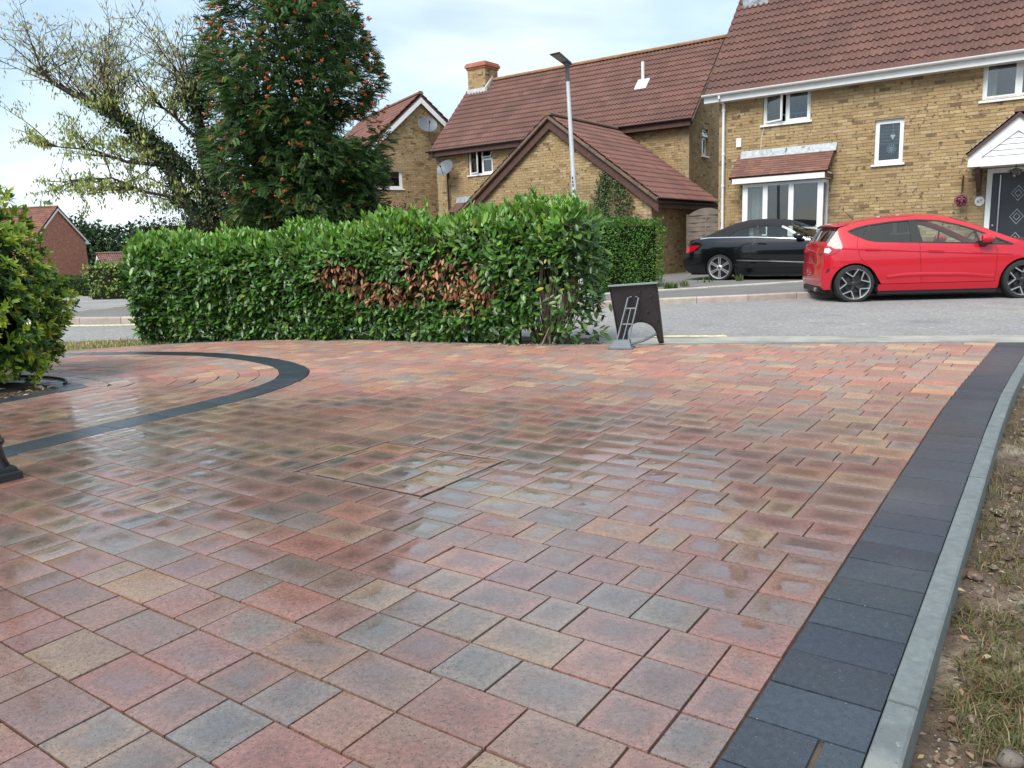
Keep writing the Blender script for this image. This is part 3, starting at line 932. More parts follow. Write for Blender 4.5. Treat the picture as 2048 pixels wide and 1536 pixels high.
def brick_list(length, ztop, openings, pal, z0=0.0, u0=0.0, bl=0.225, bh=0.075, ztest=None):
    out = []
    i = 0
    zmax = max(ztop(u0), ztop(u0 + length), ztop(u0 + length / 2))
    while z0 + i * bh < zmax:
        z = z0 + i * bh
        u = u0 - (bl / 2 if i % 2 else 0.0)
        while u < u0 + length:
            a, b = max(u, u0) + 0.005, min(u + bl, u0 + length) - 0.005
            segs = [(a, b)]
            for (o0, o1, p0, p1) in openings:
                if z + 0.04 > p0 and z + 0.03 < p1:
                    ns = []
                    for (x, y) in segs:
                        if y <= o0 or x >= o1: ns.append((x, y))
                        else:
                            if x < o0: ns.append((x, o0))
                            if y > o1: ns.append((o1, y))
                    segs = ns
            for (x, y) in segs:
                if y - x < 0.02: continue
                if ztop((x + y) / 2) < z + 0.05: continue
                if ztop(x) < z + 0.065 or ztop(y) < z + 0.065:
                    if ztop((x + y) / 2) < z + 0.075: continue
                out.append((x, y, z + 0.005, z + bh - 0.005, pickw(pal)))
            u += bl
        i += 1
    return out

def lay_bricks(parent, face, bricks, material, keep=0, rank=None, name='brick'):
    """the first `keep` bricks by rank are objects of their own, the others one joined part"""
    chosen = set()
    if keep and rank:
        order = sorted(range(len(bricks)), key=lambda i: rank(bricks[i]))
        chosen = set(order[:keep])
    m = MB()
    for i, (a, b, z0, z1, c) in enumerate(bricks):
        pr = rng.uniform(-0.0015, 0.0015)
        if i in chosen:
            s = MB(); face.box(s, a, b, -0.03, pr, z0, z1, c); s.build(name, material, parent)
        else:
            face.box(m, a, b, -0.03, pr, z0, z1, c, skip=(5,) if False else ())
    if m.v:
        o = m.build('brickwork', material, parent)
        tag(o, kind='stuff')

def wall_slab(mb, face, length, height, openings, t=0.22, n=-0.009, u0=0.0, z0=-0.3):
    us = sorted({u0, u0 + length} | {x for o in openings for x in o[:2] if u0 < x < u0 + length})
    zs = sorted({z0, height} | {x for o in openings for x in o[2:] if z0 < x < height})
    for a, b in zip(us[:-1], us[1:]):
        for c, d in zip(zs[:-1], zs[1:]):
            um, zm = (a + b) / 2, (c + d) / 2
            if any(o[0] < um < o[1] and o[2] < zm < o[3] for o in openings): continue
            face.box(mb, a, b, n - t, n, c, d)

def gable_slab(mb, face, u_a, u_b, z_e, u_c, z_c, t=0.22, n=-0.009):
    poly = [(u_a, z_e), (u_b, z_e), (u_c, z_c)]
    if face.flip(): poly = poly[::-1]
    mb.prism(poly, lambda a, b, k: face(a, k, b), n - t, n)

TILE = [((0.148, 0.074, 0.060), 50), ((0.140, 0.069, 0.057), 30), ((0.158, 0.081, 0.066), 18), ((0.120, 0.062, 0.053), 2)]
def tile_mesh(mb, O, U, V, N, tw, gauge, col, lift=0.036, amp=0.050, rolls=2, ext=0.05, lip=0.034):
    n = 5 * rolls
    vs = []
    jit = rng.uniform(-0.003, 0.003)
    L = gauge + ext
    for (v, base) in ((-0.0, lift - lip), (0.0, lift), (L, 0.0)):
        for k in range(n + 1):
            f = k / n
            ph = (f * rolls) % 1.0 if k < n else 0.0
            h = amp * (0.5 + 0.5 * math.cos(2 * math.pi * ph)) ** 1.6
            vs.append(O + U * (f * tw) + V * (v + jit) + N * (base + h))
    fs = []
    w = n + 1
    for r in (0, 1):
        for k in range(n):
            fs.append([r * w + k, r * w + k + 1, (r + 1) * w + k + 1, (r + 1) * w + k])
    mb.add(vs, fs, col)

def tile_roof(parent, O, U, V, N, wid, leng, material, tw=0.30, gauge=0.295, keep=0, pal=TILE, clipf=None, rolls=2, rank=None, name='roof_tile', mass='tiling', **kw):
    """tiles over a slope: O lower corner, U along the eave, V up the slope, N outwards"""
    O, U, V, N = Vector(O), Vector(U), Vector(V), Vector(N)
    nu, nv = int(round(wid / tw)), int(round(leng / gauge))
    tw, gauge = wid / nu, leng / nv
    cells = []
    for j in range(nv):
        for i in range(nu):
            if clipf and not clipf((i + 0.5) * tw, (j + 0.5) * gauge): continue
            cells.append((i, j))
    chosen = set()
    if keep:
        chosen = set(sorted(cells, key=rank or (lambda c: c[1] * 0.7 - c[0]))[:keep])
    rest = MB()
    flip = U.cross(V).dot(N) < 0
    for (i, j) in cells:
        base = O + U * (i * tw) + V * (j * gauge)
        c = pickw(pal)
        if (i, j) in chosen:
            m = MB(); tile_mesh(m, base, U, V, N, tw, gauge, c, rolls=rolls, **kw); m.build(name, material, parent)
        else:
            tile_mesh(rest, base, U, V, N, tw, gauge, c, rolls=rolls, **kw)
    if rest.v:
        o = rest.build(mass, material, parent)
        tag(o, kind='stuff')
    # felt/batten sheet just under the tiles
    m = MB()
    m.add([O - N * 0.02, O + U * wid - N * 0.02, O + U * wid + V * leng - N * 0.02, O + V * leng - N * 0.02,
           O - N * 0.07, O + U * wid - N * 0.07, O + U * wid + V * leng - N * 0.07, O + V * leng - N * 0.07],
          [[0, 1, 2, 3], [7, 6, 5, 4], [0, 4, 5, 1], [1, 5, 6, 2], [2, 6, 7, 3], [3, 7, 4, 0]])
    m.build('roof_deck', MT['brown_wood'], parent)

def ridge_row(parent, A, B, r=0.13, L=0.45, col=(0.24, 0.115, 0.07), name='ridge_tile'):
    A, B = Vector(A), Vector(B)
    d = (B - A); n = max(1, int(round(d.length / L))); d = d / n
    dn = d.normalized()
    side = dn.cross(Vector((0, 0, 1))).normalized()
    for i in range(n):
        m = MB()
        vs, fs = [], []
        for (t, rr) in ((0.0, r), (1.06, r * 0.96)):
            for k in range(8):
                a = -0.25 + (math.pi + 0.5) * k / 7
                vs.append(A + d * (i + t) + side * (rr * math.cos(a)) + Vector((0, 0, rr * math.sin(a) * 0.8)))
        for k in range(7): fs.append([k, 8 + k, 9 + k, k + 1])
        fs.append(list(range(8))); fs.append(list(range(15, 7, -1)))
        m.add(vs, fs, vary(col, 0.2))
        m.build(name, MT['ridge_tile'], parent)

def window(parent, face, u0, u1, z0, z1, splits=(0.5,), n=-0.07, frame=0.055, sill=True, open_sash=None, transom=None, label=None, material=None, glass=None, dp=0.06):
    """window part: white frame, panes and sill as its pieces. splits: mullion positions 0..1"""
    W = material or MT['upvc']
    m = MB()
    face.box(m, u0, u1, n - dp, n, z1 - frame, z1); face.box(m, u0, u1, n - dp, n, z0, z0 + frame)
    face.box(m, u0, u0 + frame, n - dp, n, z0 + frame, z1 - frame); face.box(m, u1 - frame, u1, n - dp, n, z0 + frame, z1 - frame)
    xs = [u0 + frame] + [u0 + (u1 - u0) * f for f in splits] + [u1 - frame]
    for f in splits:
        x = u0 + (u1 - u0) * f
        face.box(m, x - frame * 0.55, x + frame * 0.55, n - dp, n + 0.001, z0 + frame, z1 - frame)
    if transom:
        k, f = transom
        zt = z0 + (z1 - z0) * f
        face.box(m, xs[k] + 0.02, xs[k + 1] - 0.02, n - dp, n + 0.001, zt - frame * 0.4, zt + frame * 0.4)
    w = m.build('window', W, parent)
    if label: w['label'] = label
    for k in range(len(xs) - 1):
        a, b = xs[k] + (frame * 0.5 if k else 0), xs[k + 1] - (frame * 0.5 if k < len(xs) - 2 else 0)
        s = MB(); fr = 0.038
        za, zb = z0 + frame, z1 - frame
        parts = [(a, b, za, zb, k == open_sash)]
        if transom and transom[0] == k:
            zt = z0 + (z1 - z0) * transom[1]
            parts = [(a, b, za, zt - frame * 0.4, False), (a, b, zt + frame * 0.4, zb, True)]
        for (pa, pb, qa, qb, op) in parts:
            s = MB()
            F2 = face
            if op and qb - qa < 0.5:      # top-hung vent ajar
                ang = 0.35
                class TF(Face):
                    def __call__(q, u, nn, z):
                        return face(u, nn + (qb - z) * math.sin(ang), qb - (qb - z) * math.cos(ang))
                F2 = TF(face.O, face.U, face.N)
            elif op:                      # side-hung casement ajar
                ang = 0.42
                class SF(Face):
                    def __call__(q, u, nn, z):
                        return face(pa + (u - pa) * math.cos(ang) - (nn - n) * math.sin(ang), n + (u - pa) * math.sin(ang) + (nn - n) * math.cos(ang), z)
                F2 = SF(face.O, face.U, face.N)
            nn = n + (0.012 if op else 0.006)
            for (x0, x1, y0, y1) in ((pa, pb, qb - fr, qb), (pa, pb, qa, qa + fr), (pa, pa + fr, qa + fr, qb - fr), (pb - fr, pb, qa + fr, qb - fr)):
                F2.box(s, x0, x1, nn - 0.04, nn, y0, y1)
            s.build('sash', W, w)
            g = MB(); F2.box(g, pa + fr - 0.004, pb - fr + 0.004, nn - 0.026, nn - 0.02, qa + fr - 0.004, qb - fr + 0.004)
            g.build('pane', glass or MT['window_glass'], w)
    if sill:
        s = MB(); face.box(s, u0 - 0.05, u1 + 0.05, n, 0.05, z0 - 0.045, z0 - 0.002)
        s.build('sill', W, w)
    return w

def chimney_stack(parent, x0, x1, y0, y1, z0, z1, pal=BUFF, cap=True, potcol=None):
    m = MB(); m.box(x0 + 0.008, x1 - 0.008, y0 + 0.008, y1 - 0.008, z0, z1)
    c = m.build('chimney', MT['mortar'], parent)
    b = MB()
    for f, ln in ((Face((x0, y0, 0), (1, 0, 0), (0, -1, 0)), x1 - x0), (Face((x1, y0, 0), (0, 1, 0), (1, 0, 0)), y1 - y0),
                  (Face((x1, y1, 0), (-1, 0, 0), (0, 1, 0)), x1 - x0), (Face((x0, y1, 0), (0, -1, 0), (-1, 0, 0)), y1 - y0)):
        for (a, q, za, zb, col) in brick_list(ln, lambda u: z1, [], pal, z0=z0):
            f.box(b, a, q, -0.02, 0.0, za, zb, col)
    tag(b.build('brickwork', MT['brick_buff'], c), kind='stuff')
    if cap:
        m = MB()
        for k, (o, h) in enumerate(((0.04, 0.08), (0.09, 0.11), (0.05, 0.07))):
            zz = z1 + sum(h_ for _, h_ in ((0.04, 0.08), (0.09, 0.11), (0.05, 0.07))[:k])
            m.bbox(x0 - o, x1 + o, y0 - o, y1 + o, zz, zz + h, 0.012, vary((0.40, 0.14, 0.085), 0.1))
        m.build('chimney_cap', MT['brick_red'], c)
    return c

def gutter_run(parent, A, B, r, material, name='gutter'):
    A, B = Vector(A), Vector(B)
    d = (B - A).normalized()
    side = d.cross(Vector((0, 0, 1))).normalized()
    m = MB()
    prof = [(math.cos(a), math.sin(a)) for a in np.linspace(math.pi, 2 * math.pi, 9)]
    vs = []
    for P in (A, B):
        vs += [P + side * (c * r) + Vector((0, 0, s * r)) for c, s in prof] + [P + side * (c * r * 0.85) + Vector((0, 0, s * r * 0.85)) for c, s in prof[::-1]]
    n = 18
    fs = [[i, (i + 1) % n, n + (i + 1) % n, n + i] for i in range(n)] + [list(range(n - 1, -1, -1)), list(range(n, 2 * n))]
    m.add(vs, fs)
    return m.build(name, material, parent)

# ---------------------------------------------------------------- house beside the parked cars
def house_right():
    h = thing('brick_house', 'buff brick house with white gutter and navy front door behind the parked cars', 'house', SD(-7.5, 20.5), ROT)
    front = Face((0, 0, 0), (1, 0, 0), (0, -1, 0))
    LEN, DEP, EAVE = 11.0, 7.2, 4.78
    ops = [(1.13, 2.29, 3.75, 4.72), (3.765, 4.385, 2.56, 3.565), (5.89, 7.65, 3.72, 4.68), (6.10, 7.22, -0.3, 2.27), (0.95, 2.66, 0.45, 2.24), (9.0, 10.2, 2.5, 3.6)]
    m = MB()
    wall_slab(m, front, LEN, EAVE, ops)
    pitch = 1.09
    apex = EAVE + DEP / 2 * pitch
    left = Face((0, DEP, 0), (0, -1, 0), (-1, 0, 0)); right = Face((LEN, 0, 0), (0, 1, 0), (1, 0, 0)); back = Face((LEN, DEP, 0), (-1, 0, 0), (0, 1, 0))
    wall_slab(m, left, DEP, EAVE, []); wall_slab(m, right, DEP, EAVE, []); wall_slab(m, back, LEN, EAVE, [])
    gable_slab(m, left, 0, DEP, EAVE, DEP / 2, apex); gable_slab(m, right, 0, DEP, EAVE, DEP / 2, apex)
    m.build('wall', MT['mortar'], h)
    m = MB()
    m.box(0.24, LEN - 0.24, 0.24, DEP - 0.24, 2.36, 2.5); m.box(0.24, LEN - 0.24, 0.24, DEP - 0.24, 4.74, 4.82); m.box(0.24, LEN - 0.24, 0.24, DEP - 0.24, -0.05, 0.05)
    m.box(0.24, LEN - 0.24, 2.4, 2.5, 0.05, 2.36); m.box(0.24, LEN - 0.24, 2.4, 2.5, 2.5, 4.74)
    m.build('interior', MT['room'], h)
    br = brick_list(LEN, lambda u: EAVE, ops, BUFF, z0=0.0)
    vis = lambda b: (0 if (0.0 < b[0] < 6.5 and b[2] > 1.35 and (b[1] - b[0]) > 0.15) else 100) + abs(b[0] - 5.2) + abs(b[2] - 2.2) * 0.9
    lay_bricks(h, front, br, MT['brick_buff'], keep=300, rank=vis)
    lay_bricks(h, left, brick_list(DEP, lambda u: min(EAVE + u * pitch, EAVE + (DEP - u) * pitch), [], BUFF), MT['brick_buff'])
    # windows
    window(h, front, 1.13, 2.29, 3.75, 4.72, splits=(0.5,), open_sash=0, label='upper window with one white casement ajar')
    window(h, front, 3.765, 4.385, 2.56, 3.565, splits=())
    window(h, front, 5.89, 7.65, 3.72, 4.68, splits=(0.38, 0.69))
    window(h, front, 9.0, 10.2, 2.5, 3.6, splits=(0.5,))
    # seen through the panes: blind and hanging ornaments, curtains, a white bedstead
    for k in range(7):
        m = MB(); z = 3.50 - k * 0.075; m.box(3.83, 4.32, 0.14, 0.16, z - 0.045, z); m.build('blind_slat', MT['room'], h)
    m = MB(); m.tube([(4.14, 0.10, 3.5), (4.14, 0.10, 3.22)], 0.004, 4)
    for (dx, dz, r) in ((-0.025, 0.02, 0.032), (0.025, 0.02, 0.032), (0, -0.01, 0.035), (0, -0.045, 0.02)):
        m.lathe([(0.0, 0.012), (r * 0.8, 0.008), (r, 0.0), (r * 0.8, -0.008), (0.0, -0.012)], 10, X=(1, 0, 0), Y=(0, 0, 1), Z=(0, -1, 0), O=(4.14 + dx, 0.10, 3.17 + dz))
    m.build('window_ornament', MT['white_paint'], h)
    m = MB()
    for a in range(0, 180, 30):
        c_, s_ = math.cos(math.radians(a)) * 0.11, math.sin(math.radians(a)) * 0.11
        m.tube([(4.12 - c_, 0.10, 2.90 - s_), (4.12 + c_, 0.10, 2.90 + s_)], 0.012, 5)
    m.build('window_ornament', MT['lead'], h)
    m = MB(); m.tube([(1.45, 0.5, 3.86), (1.45, 0.5, 4.02), (2.05, 0.5, 4.02), (2.2, 0.5, 4.06)], 0.018, 6); 
    for x in (1.55, 1.68, 1.81, 1.94): m.tube([(x, 0.5, 3.78), (x, 0.5, 4.02)], 0.012, 5)
    m.build('bedstead', MT['white_paint'], h)
    for (xa, xb, za, zb) in ((5.95, 6.15, 3.75, 4.65), (7.35, 7.6, 3.75, 4.65)):
        m = MB(); pts = [(xa + (xb - xa) * k / 9, 0.2 + 0.025 * math.sin(k * 1.9)) for k in range(10)]
        m.add([(x, y, za) for x, y in pts] + [(x, y, zb) for x, y in pts], [[i, i + 1, 11 + i, 10 + i] for i in range(9)]); m.build('curtain', MT['curtain'], h)
    # roof
    c, s = math.cos(math.atan(pitch)), math.sin(math.atan(pitch))
    ov = 0.30
    ln = (DEP / 2 + ov) / c
    roof = MB(); roof.add([(-0.28, -ov + 0.03, EAVE - ov * pitch + 0.02), (LEN + 0.28, -ov + 0.03, EAVE - ov * pitch + 0.02), (LEN + 0.28, DEP / 2, apex + 0.02), (-0.28, DEP / 2, apex + 0.02), (LEN + 0.28, DEP + ov, EAVE - ov * pitch + 0.02), (-0.28, DEP + ov, EAVE - ov * pitch + 0.02)],
             [[0, 1, 2, 3], [3, 2, 4, 5]])
    roof = roof.build('roof', MT['brown_wood'], h)
    z_e = EAVE - ov * pitch + 0.12
    tile_roof(roof, (-0.28, -ov, z_e), (1, 0, 0), (0, c, s), (0, -s, c), LEN + 0.56, ln, MT['tile'], keep=300, rank=lambda q: q[1] * 1.0 + max(0, q[0] - 25) * 9)
    tile_roof(roof, (LEN + 0.28, DEP + ov, z_e), (-1, 0, 0), (0, -c, s), (0, s, c), LEN + 0.56, ln, MT['tile'], gauge=0.6, tw=0.6)
    ridge_row(roof, (-0.28, DEP / 2, apex + 0.16), (LEN + 0.28, DEP / 2, apex + 0.16))
    # mortar-bedded verge on the left edge
    m = MB()
    for k in range(20):
        t0, t1 = k / 20 * ln, (k + 1) / 20 * ln
        P = lambda t, w, q: (-0.30 + w, -ov + c * t - s * q, z_e + s * t + c * q)
        m.hexa([P(t0, 0, -0.05), P(t1, 0, -0.05), P(t1, 0.06, -0.05), P(t0, 0.06, -0.05), P(t0, 0, 0.025), P(t1, 0, 0.012), P(t1, 0.06, 0.012), P(t0, 0.06, 0.025)], vary((0.2, 0.13, 0.1), 0.2))
    m.build('verge', MT['ridge_tile'], roof)
    # chimney with lead flashing
    ch = chimney_stack(roof, -0.10, 0.54, 2.10, 2.95, 6.2, 10.4)
    m = MB()
    m.box(-0.12, 0.58, 2.06, 2.12, 7.12, 7.42); m.box(0.54, 0.57, 2.121, 2.9, 7.3, 8.0)
    m.build('flashing', MT['lead'], ch)
    # fascia, soffit, gutter, downpipe
    m = MB(); m.box(-0.3, LEN + 0.3, -ov + 0.004, -ov + 0.03, EAVE - 0.36, EAVE - 0.20)
    m.box(-0.3, LEN + 0.3, -ov + 0.03, -0.004, EAVE - 0.36, EAVE - 0.345)
    m.build('fascia', MT['white_paint'], h)
    gutter_run(h, (-0.34, -ov - 0.06, EAVE - 0.165), (LEN + 0.34, -ov - 0.06, EAVE - 0.165), 0.06, MT['upvc'])
    m = MB()
    m.tube([(0.12, -ov - 0.06, EAVE - 0.19), (0.12, -ov - 0.06, EAVE - 0.28), (0.145, -0.08, EAVE - 0.42), (0.145, -0.08, 0.05)], 0.036, 10)
    for z in (4.2, 3.1, 2.3, 1.2): m.tube([(0.145, -0.08, z), (0.145, -0.08, z + 0.06)], 0.045, 10)
    smooth_by_angle(m.build('downpipe', MT['upvc'], h), 50)
    # bay window
    bay = MB()
    BX0, BX1, BY = 0.83, 2.78, -0.55
    zt, zb = 2.22, 0.55
    def post(x0, x1, y0, y1): bay.box(x0, x1, y0, y1, zb, zt)
    post(BX0, BX0 + 0.13, BY, BY + 0.07); post(BX1 - 0.13, BX1, BY, BY + 0.07)
    for x in (1.40, 2.03): post(x - 0.06, x + 0.06, BY, BY + 0.07)
    bay.box(BX0, BX1, BY, BY + 0.07, zb - 0.07, zb); bay.box(BX0, BX1, BY, BY + 0.07, zt, zt + 0.07)
    for x in (BX0, BX1 - 0.06):
        bay.box(x, x + 0.06, BY + 0.071, -0.01, zb - 0.07, zb); bay.box(x, x + 0.06, BY + 0.071, -0.01, zt, zt + 0.07); bay.box(x, x + 0.06, -0.09, -0.01, zb, zt)
    bw = bay.build('window', MT['upvc'], h)
    bw['label'] = 'white framed bay window with three front panes'
    for (a, b) in ((BX0 + 0.13, 1.34), (1.46, 1.97), (2.09, BX1 - 0.13)):
        m = MB(); m.box(a, b, BY + 0.03, BY + 0.036, zb, zt); m.build('pane', MT['window_glass'], bw)
    for x in (BX0 + 0.03, BX1 - 0.03):
        m = MB(); m.box(x - 0.003, x + 0.003, BY + 0.07, -0.09, zb, zt); m.build('pane', MT['window_glass'], bw)
    m = MB(); m.box(BX0 - 0.02, BX1 + 0.02, BY - 0.03, -0.01, -0.2, zb - 0.072); m.build('bay_base', MT['white_paint'], h)
    m = MB(); m.box(BX0 - 0.22, BX1 + 0.06, BY - 0.17, BY - 0.145, 2.31, 2.47); m.box(BX1 + 0.035, BX1 + 0.06, BY - 0.144, -0.01, 2.31, 2.47); m.box(BX0 - 0.22, BX1 + 0.034, BY - 0.144, -0.01, 2.31, 2.33)
    m.build('bay_fascia', MT['white_paint'], h)
    ang = math.atan2(0.56, 0.72)
    br_ = MB(); br_.box(BX0 - 0.26, BX1 + 0.10, BY - 0.14, -0.012, 2.334, 2.42); br_ = br_.build('bay_roof', MT['brown_wood'], h)
    cb, sb = math.cos(ang), math.sin(ang)
    PL = [((0.19, 0.088, 0.066), 50), ((0.16, 0.076, 0.060), 30), ((0.22, 0.105, 0.078), 20)]
    tile_roof(br_, (BX0 - 0.30, BY - 0.20, 2.475), (1, 0, 0), (0, cb, sb), (0, -sb, cb), BX1 - BX0 + 0.42, 0.93, MT['tile'], tw=0.165, gauge=0.095, pal=PL, rolls=1, amp=0.002, lift=0.013, lip=0.012, ext=0.03, mass='plain_tiling')
    m = MB()
    for (xa, xb) in ((BX0 - 0.22, 1.75), (1.76, BX1 + 0.16)):
        m.hexa([(xa, -0.012, 2.95), (xb, -0.012, 2.95), (xb, -0.13, 2.97), (xa, -0.13, 2.97), (xa, -0.012, 3.16), (xb, -0.012, 3.16), (xb, -0.03, 3.16), (xa, -0.03, 3.16)])
    m.build('flashing', MT['lead'], br_)
    # curtain and pot plant are seen through the bay
    m = MB()
    pts = [(BX0 + 0.16 + 0.028 * k, BY + 0.22 + 0.03 * math.sin(k * 1.7)) for k in range(14)]
    m.add([(x, y, 0.5) for x, y in pts] + [(x, y, 2.2) for x, y in pts], [[i, i + 1, 15 + i - 0, 14 + i] for i in range(13)])
    m.build('curtain', MT['curtain'], h)
    # front door, frame, canopy
    m = MB()
    DX0, DX1 = 6.10, 7.22
    m.box(DX0, DX0 + 0.10, -0.03, 0.06, 0.0, 2.27); m.box(DX1 - 0.10, DX1, -0.03, 0.06, 0.0, 2.27); m.box(DX0 + 0.10, DX1 - 0.10, -0.03, 0.06, 2.17, 2.27)
    m.build('door_frame', MT['upvc'], h)
    m = MB(); m.box(DX0 + 0.10, DX1 - 0.10, 0.0, 0.045, 0.02, 2.17)
    door = m.build('door', MT['door'], h)
    door['label'] = 'navy front door with diamond ornaments and long steel pull handle'
    m = MB(); m.tube([(DX0 + 0.255, -0.06, 0.35), (DX0 + 0.255, -0.06, 2.12)], 0.016, 8)
    for z in (0.45, 2.02): m.tube([(DX0 + 0.255, -0.06, z), (DX0 + 0.255, 0.0, z)], 0.01, 6)
    m.build('handle', MT['satin'], door)
    for z in (0.72, 1.22, 1.72):
        m = MB(); cx = DX0 + 0.60
        for (w, d_) in ((0.135, 0.012), (0.07, 0.02)):
            hh = w * 1.25; t = 0.014
            for sgx in (-1, 1):
                for sgz in (-1, 1):
                    m.hexa([(cx, -d_, z + sgz * (hh - t * 1.5)), (cx, -d_, z + sgz * hh), (cx + sgx * w, -d_, z), (cx + sgx * (w - t), -d_, z),
                            (cx, 0.0, z + sgz * (hh - t * 1.5)), (cx, 0.0, z + sgz * hh), (cx + sgx * w, 0.0, z), (cx + sgx * (w - t), 0.0, z)])
        m.build('ornament', MT['lead'], door)
    m = MB(); m.lathe([(0.0, 0.03), (0.02, 0.03), (0.025, 0.0)], 10, X=(1, 0, 0), Y=(0, 0, 1), Z=(0, -1, 0), O=(DX0 + 0.16, 0.0, 1.05)); m.build('lock', MT['satin'], door)
    m = MB(); m.box(DX0 - 0.1, DX1 + 0.1, -0.5, -0.012, -0.1, 0.09); m.build('doorstep', MT['concrete'], h)
    # gabled canopy
    can = MB()
    ax, az, ex, ez, cy = 6.66, 3.30, 0.86, 2.56, -1.0
    wd = 0.24
    for sg in (-1, 1):
        can.hexa([(ax, cy, az - 0.36), (ax, cy, az), (ax + sg * ex, cy, ez), (ax + sg * ex, cy, ez - 0.28), (ax, cy + 0.03, az - 0.36), (ax, cy + 0.03, az), (ax + sg * ex, cy + 0.03, ez), (ax + sg * ex, cy + 0.03, ez - 0.28)])
        can.box(ax + sg * ex - 0.012, ax + sg * ex + 0.012, cy + 0.031, -0.012, ez - 0.28, ez)
        can.box(min(ax + sg * ex, ax + sg * (ex - 0.24)), max(ax + sg * ex, ax + sg * (ex - 0.24)), cy - 0.002, cy + 0.028, ez - 0.285, ez - 0.05)
    can.box(ax - ex + 0.24, ax + ex - 0.24, cy + 0.004, cy + 0.026, ez - 0.29, ez - 0.20)
    canopy = can.build('porch_canopy', MT['white_paint'], h)
    m = MB(); m.box(ax - ex + 0.015, ax + ex - 0.015, cy + 0.04, -0.012, ez - 0.27, ez - 0.25); m.build('soffit', MT['white_paint'], canopy)
    for k in range(6):
        z0_, z1_ = ez - 0.20 + k * 0.11, ez - 0.20 + k * 0.11 + 0.105
        w0, w1 = ex * (az - 0.30 - z0_) / (az - ez + 0.02) , ex * (az - 0.30 - z1_) / (az - ez + 0.02)
        if w1 <= 0.02: w1 = 0.01
        if w0 <= 0.03: break
        w0, w1 = min(w0, ex - 0.16), min(w1, ex - 0.16)
        m = MB(); m.hexa([(ax - w0, cy + 0.02, z0_), (ax + w0, cy + 0.02, z0_), (ax + w0, cy + 0.045, z0_), (ax - w0, cy + 0.045, z0_), (ax - w1, cy + 0.034, z1_), (ax + w1, cy + 0.034, z1_), (ax + w1, cy + 0.05, z1_), (ax - w1, cy + 0.05, z1_)])
        m.build('cladding_board', MT['white_paint'], canopy)
    an = math.atan2(az - ez, ex); ca, sa = math.cos(an), math.sin(an)
    sl = ex / ca + 0.06
    for sg in (-1, 1):
        tile_roof(canopy, (ax + sg * (ex + 0.05), cy - 0.06 if sg < 0 else -0.012, ez - 0.02), (0, 1, 0) if sg < 0 else (0, -1, 0), (-sg * ca, 0, sa), (sg * sa, 0, ca), 1.04, sl, MT['tile'], tw=0.17, gauge=0.1, pal=[((0.16, 0.10, 0.085), 60), ((0.12, 0.085, 0.075), 40)], rolls=1, amp=0.002, lift=0.014, lip=0.013, ext=0.03, mass='plain_tiling')
        # stepped lead soakers against the wall
        f = MB()
        for k in range(13):
            t = (k + 0.5) / 13
            x = ax + sg * (ex + 0.08) * (1 - t); z = ez + 0.02 + (az - ez + 0.06) * t
            f.box(x - 0.05, x + 0.05, -0.035, -0.012, z - 0.02, z + 0.115)
        f.build('flashing', MT['lead'], canopy)
    ridge_row(canopy, (ax, cy - 0.07, az + 0.02), (ax, -0.04, az + 0.02), r=0.10, L=0.33, col=(0.17, 0.10, 0.07))
    for sg in (-1, 1):
        m = MB(); x = ax + sg * 0.70
        m.box(x - 0.045, x + 0.045, -0.10, -0.012, 1.72, 2.27); m.hexa([(x - 0.04, -0.10, 1.80), (x + 0.04, -0.10, 1.80), (x + 0.04, -0.10, 1.95), (x - 0.04, -0.10, 1.95), (x - 0.04, -0.85, 2.16), (x + 0.04, -0.85, 2.16), (x + 0.04, -0.85, 2.27), (x - 0.04, -0.85, 2.27)])
        m.build('bracket', MT['brown_wood'], canopy)
    # alarm box, cable
    m = MB(); m.bbox(0.47, 0.60, -0.05, -0.001, 3.28, 3.50, 0.012); m.build('alarm_box', MT['upvc'], h)
    m = MB(); m.tube([(1.16, -0.006, 3.70), (1.11, -0.006, 3.4), (1.10, -0.006, 3.17)], 0.006, 5); m.build('cable', MT['upvc'], h)
    return h
house_right()

def on_wall(s, d, z): return SD(s, d, z)
# things hung on the wall beside the door
def wall_lantern():
    x, y, z = SD(-0.84, 19.62, 2.08)
    t = thing('porch_lantern', 'small black lantern hanging under the white porch canopy', 'lantern', (x, y, z), ROT)
    m = MB(); m.lathe([(0.012, 0.20), (0.012, 0.12), (0.05, 0.11), (0.15, 0.07), (0.15, 0.06), (0.05, 0.05)], 8); m.build('cap', MT['black_iron'], t)
    m = MB(); m.lathe([(0.11, 0.055), (0.07, -0.03), (0.02, -0.06), (0.0, -0.065)], 8); m.build('glass_body', glass_mat('lantern_glass', (0.5, 0.5, 0.48), 0.1), t)
wall_lantern()
def number_plaque():
    x, y, z = SD(-1.515, 20.475, 1.585)
    t = thing('number_plaque', 'small oval white house number plaque beside the front door', 'house number', (x, y, z), ROT)
    m = MB(); m.lathe([(0.0, 0.02), (0.08, 0.02), (0.09, 0.016), (0.098, 0.0)], 24, X=(1, 0, 0), Y=(0, 0, 1.12), Z=(0, -1, 0)); smooth_by_angle(m.build('plate', MT['plaque'], t))
    cu = bpy.data.curves.new('digits', 'FONT'); cu.body = '67'; cu.size = 0.10; cu.extrude = 0.001; cu.align_x = 'CENTER'; cu.align_y = 'CENTER'
    o = bpy.data.objects.new('digits_tmp', cu); COL.objects.link(o)
    dg = bpy.context.evaluated_depsgraph_get()
    me = bpy.data.meshes.new_from_object(o.evaluated_get(dg)); bpy.data.objects.remove(o)
    d = link('digits', me, None, t); me.materials.clear(); me.materials.append(MT['ink'])
    d.rotation_euler = (math.pi / 2, 0, 0); d.location = (0, -0.0215, -0.005)
number_plaque()
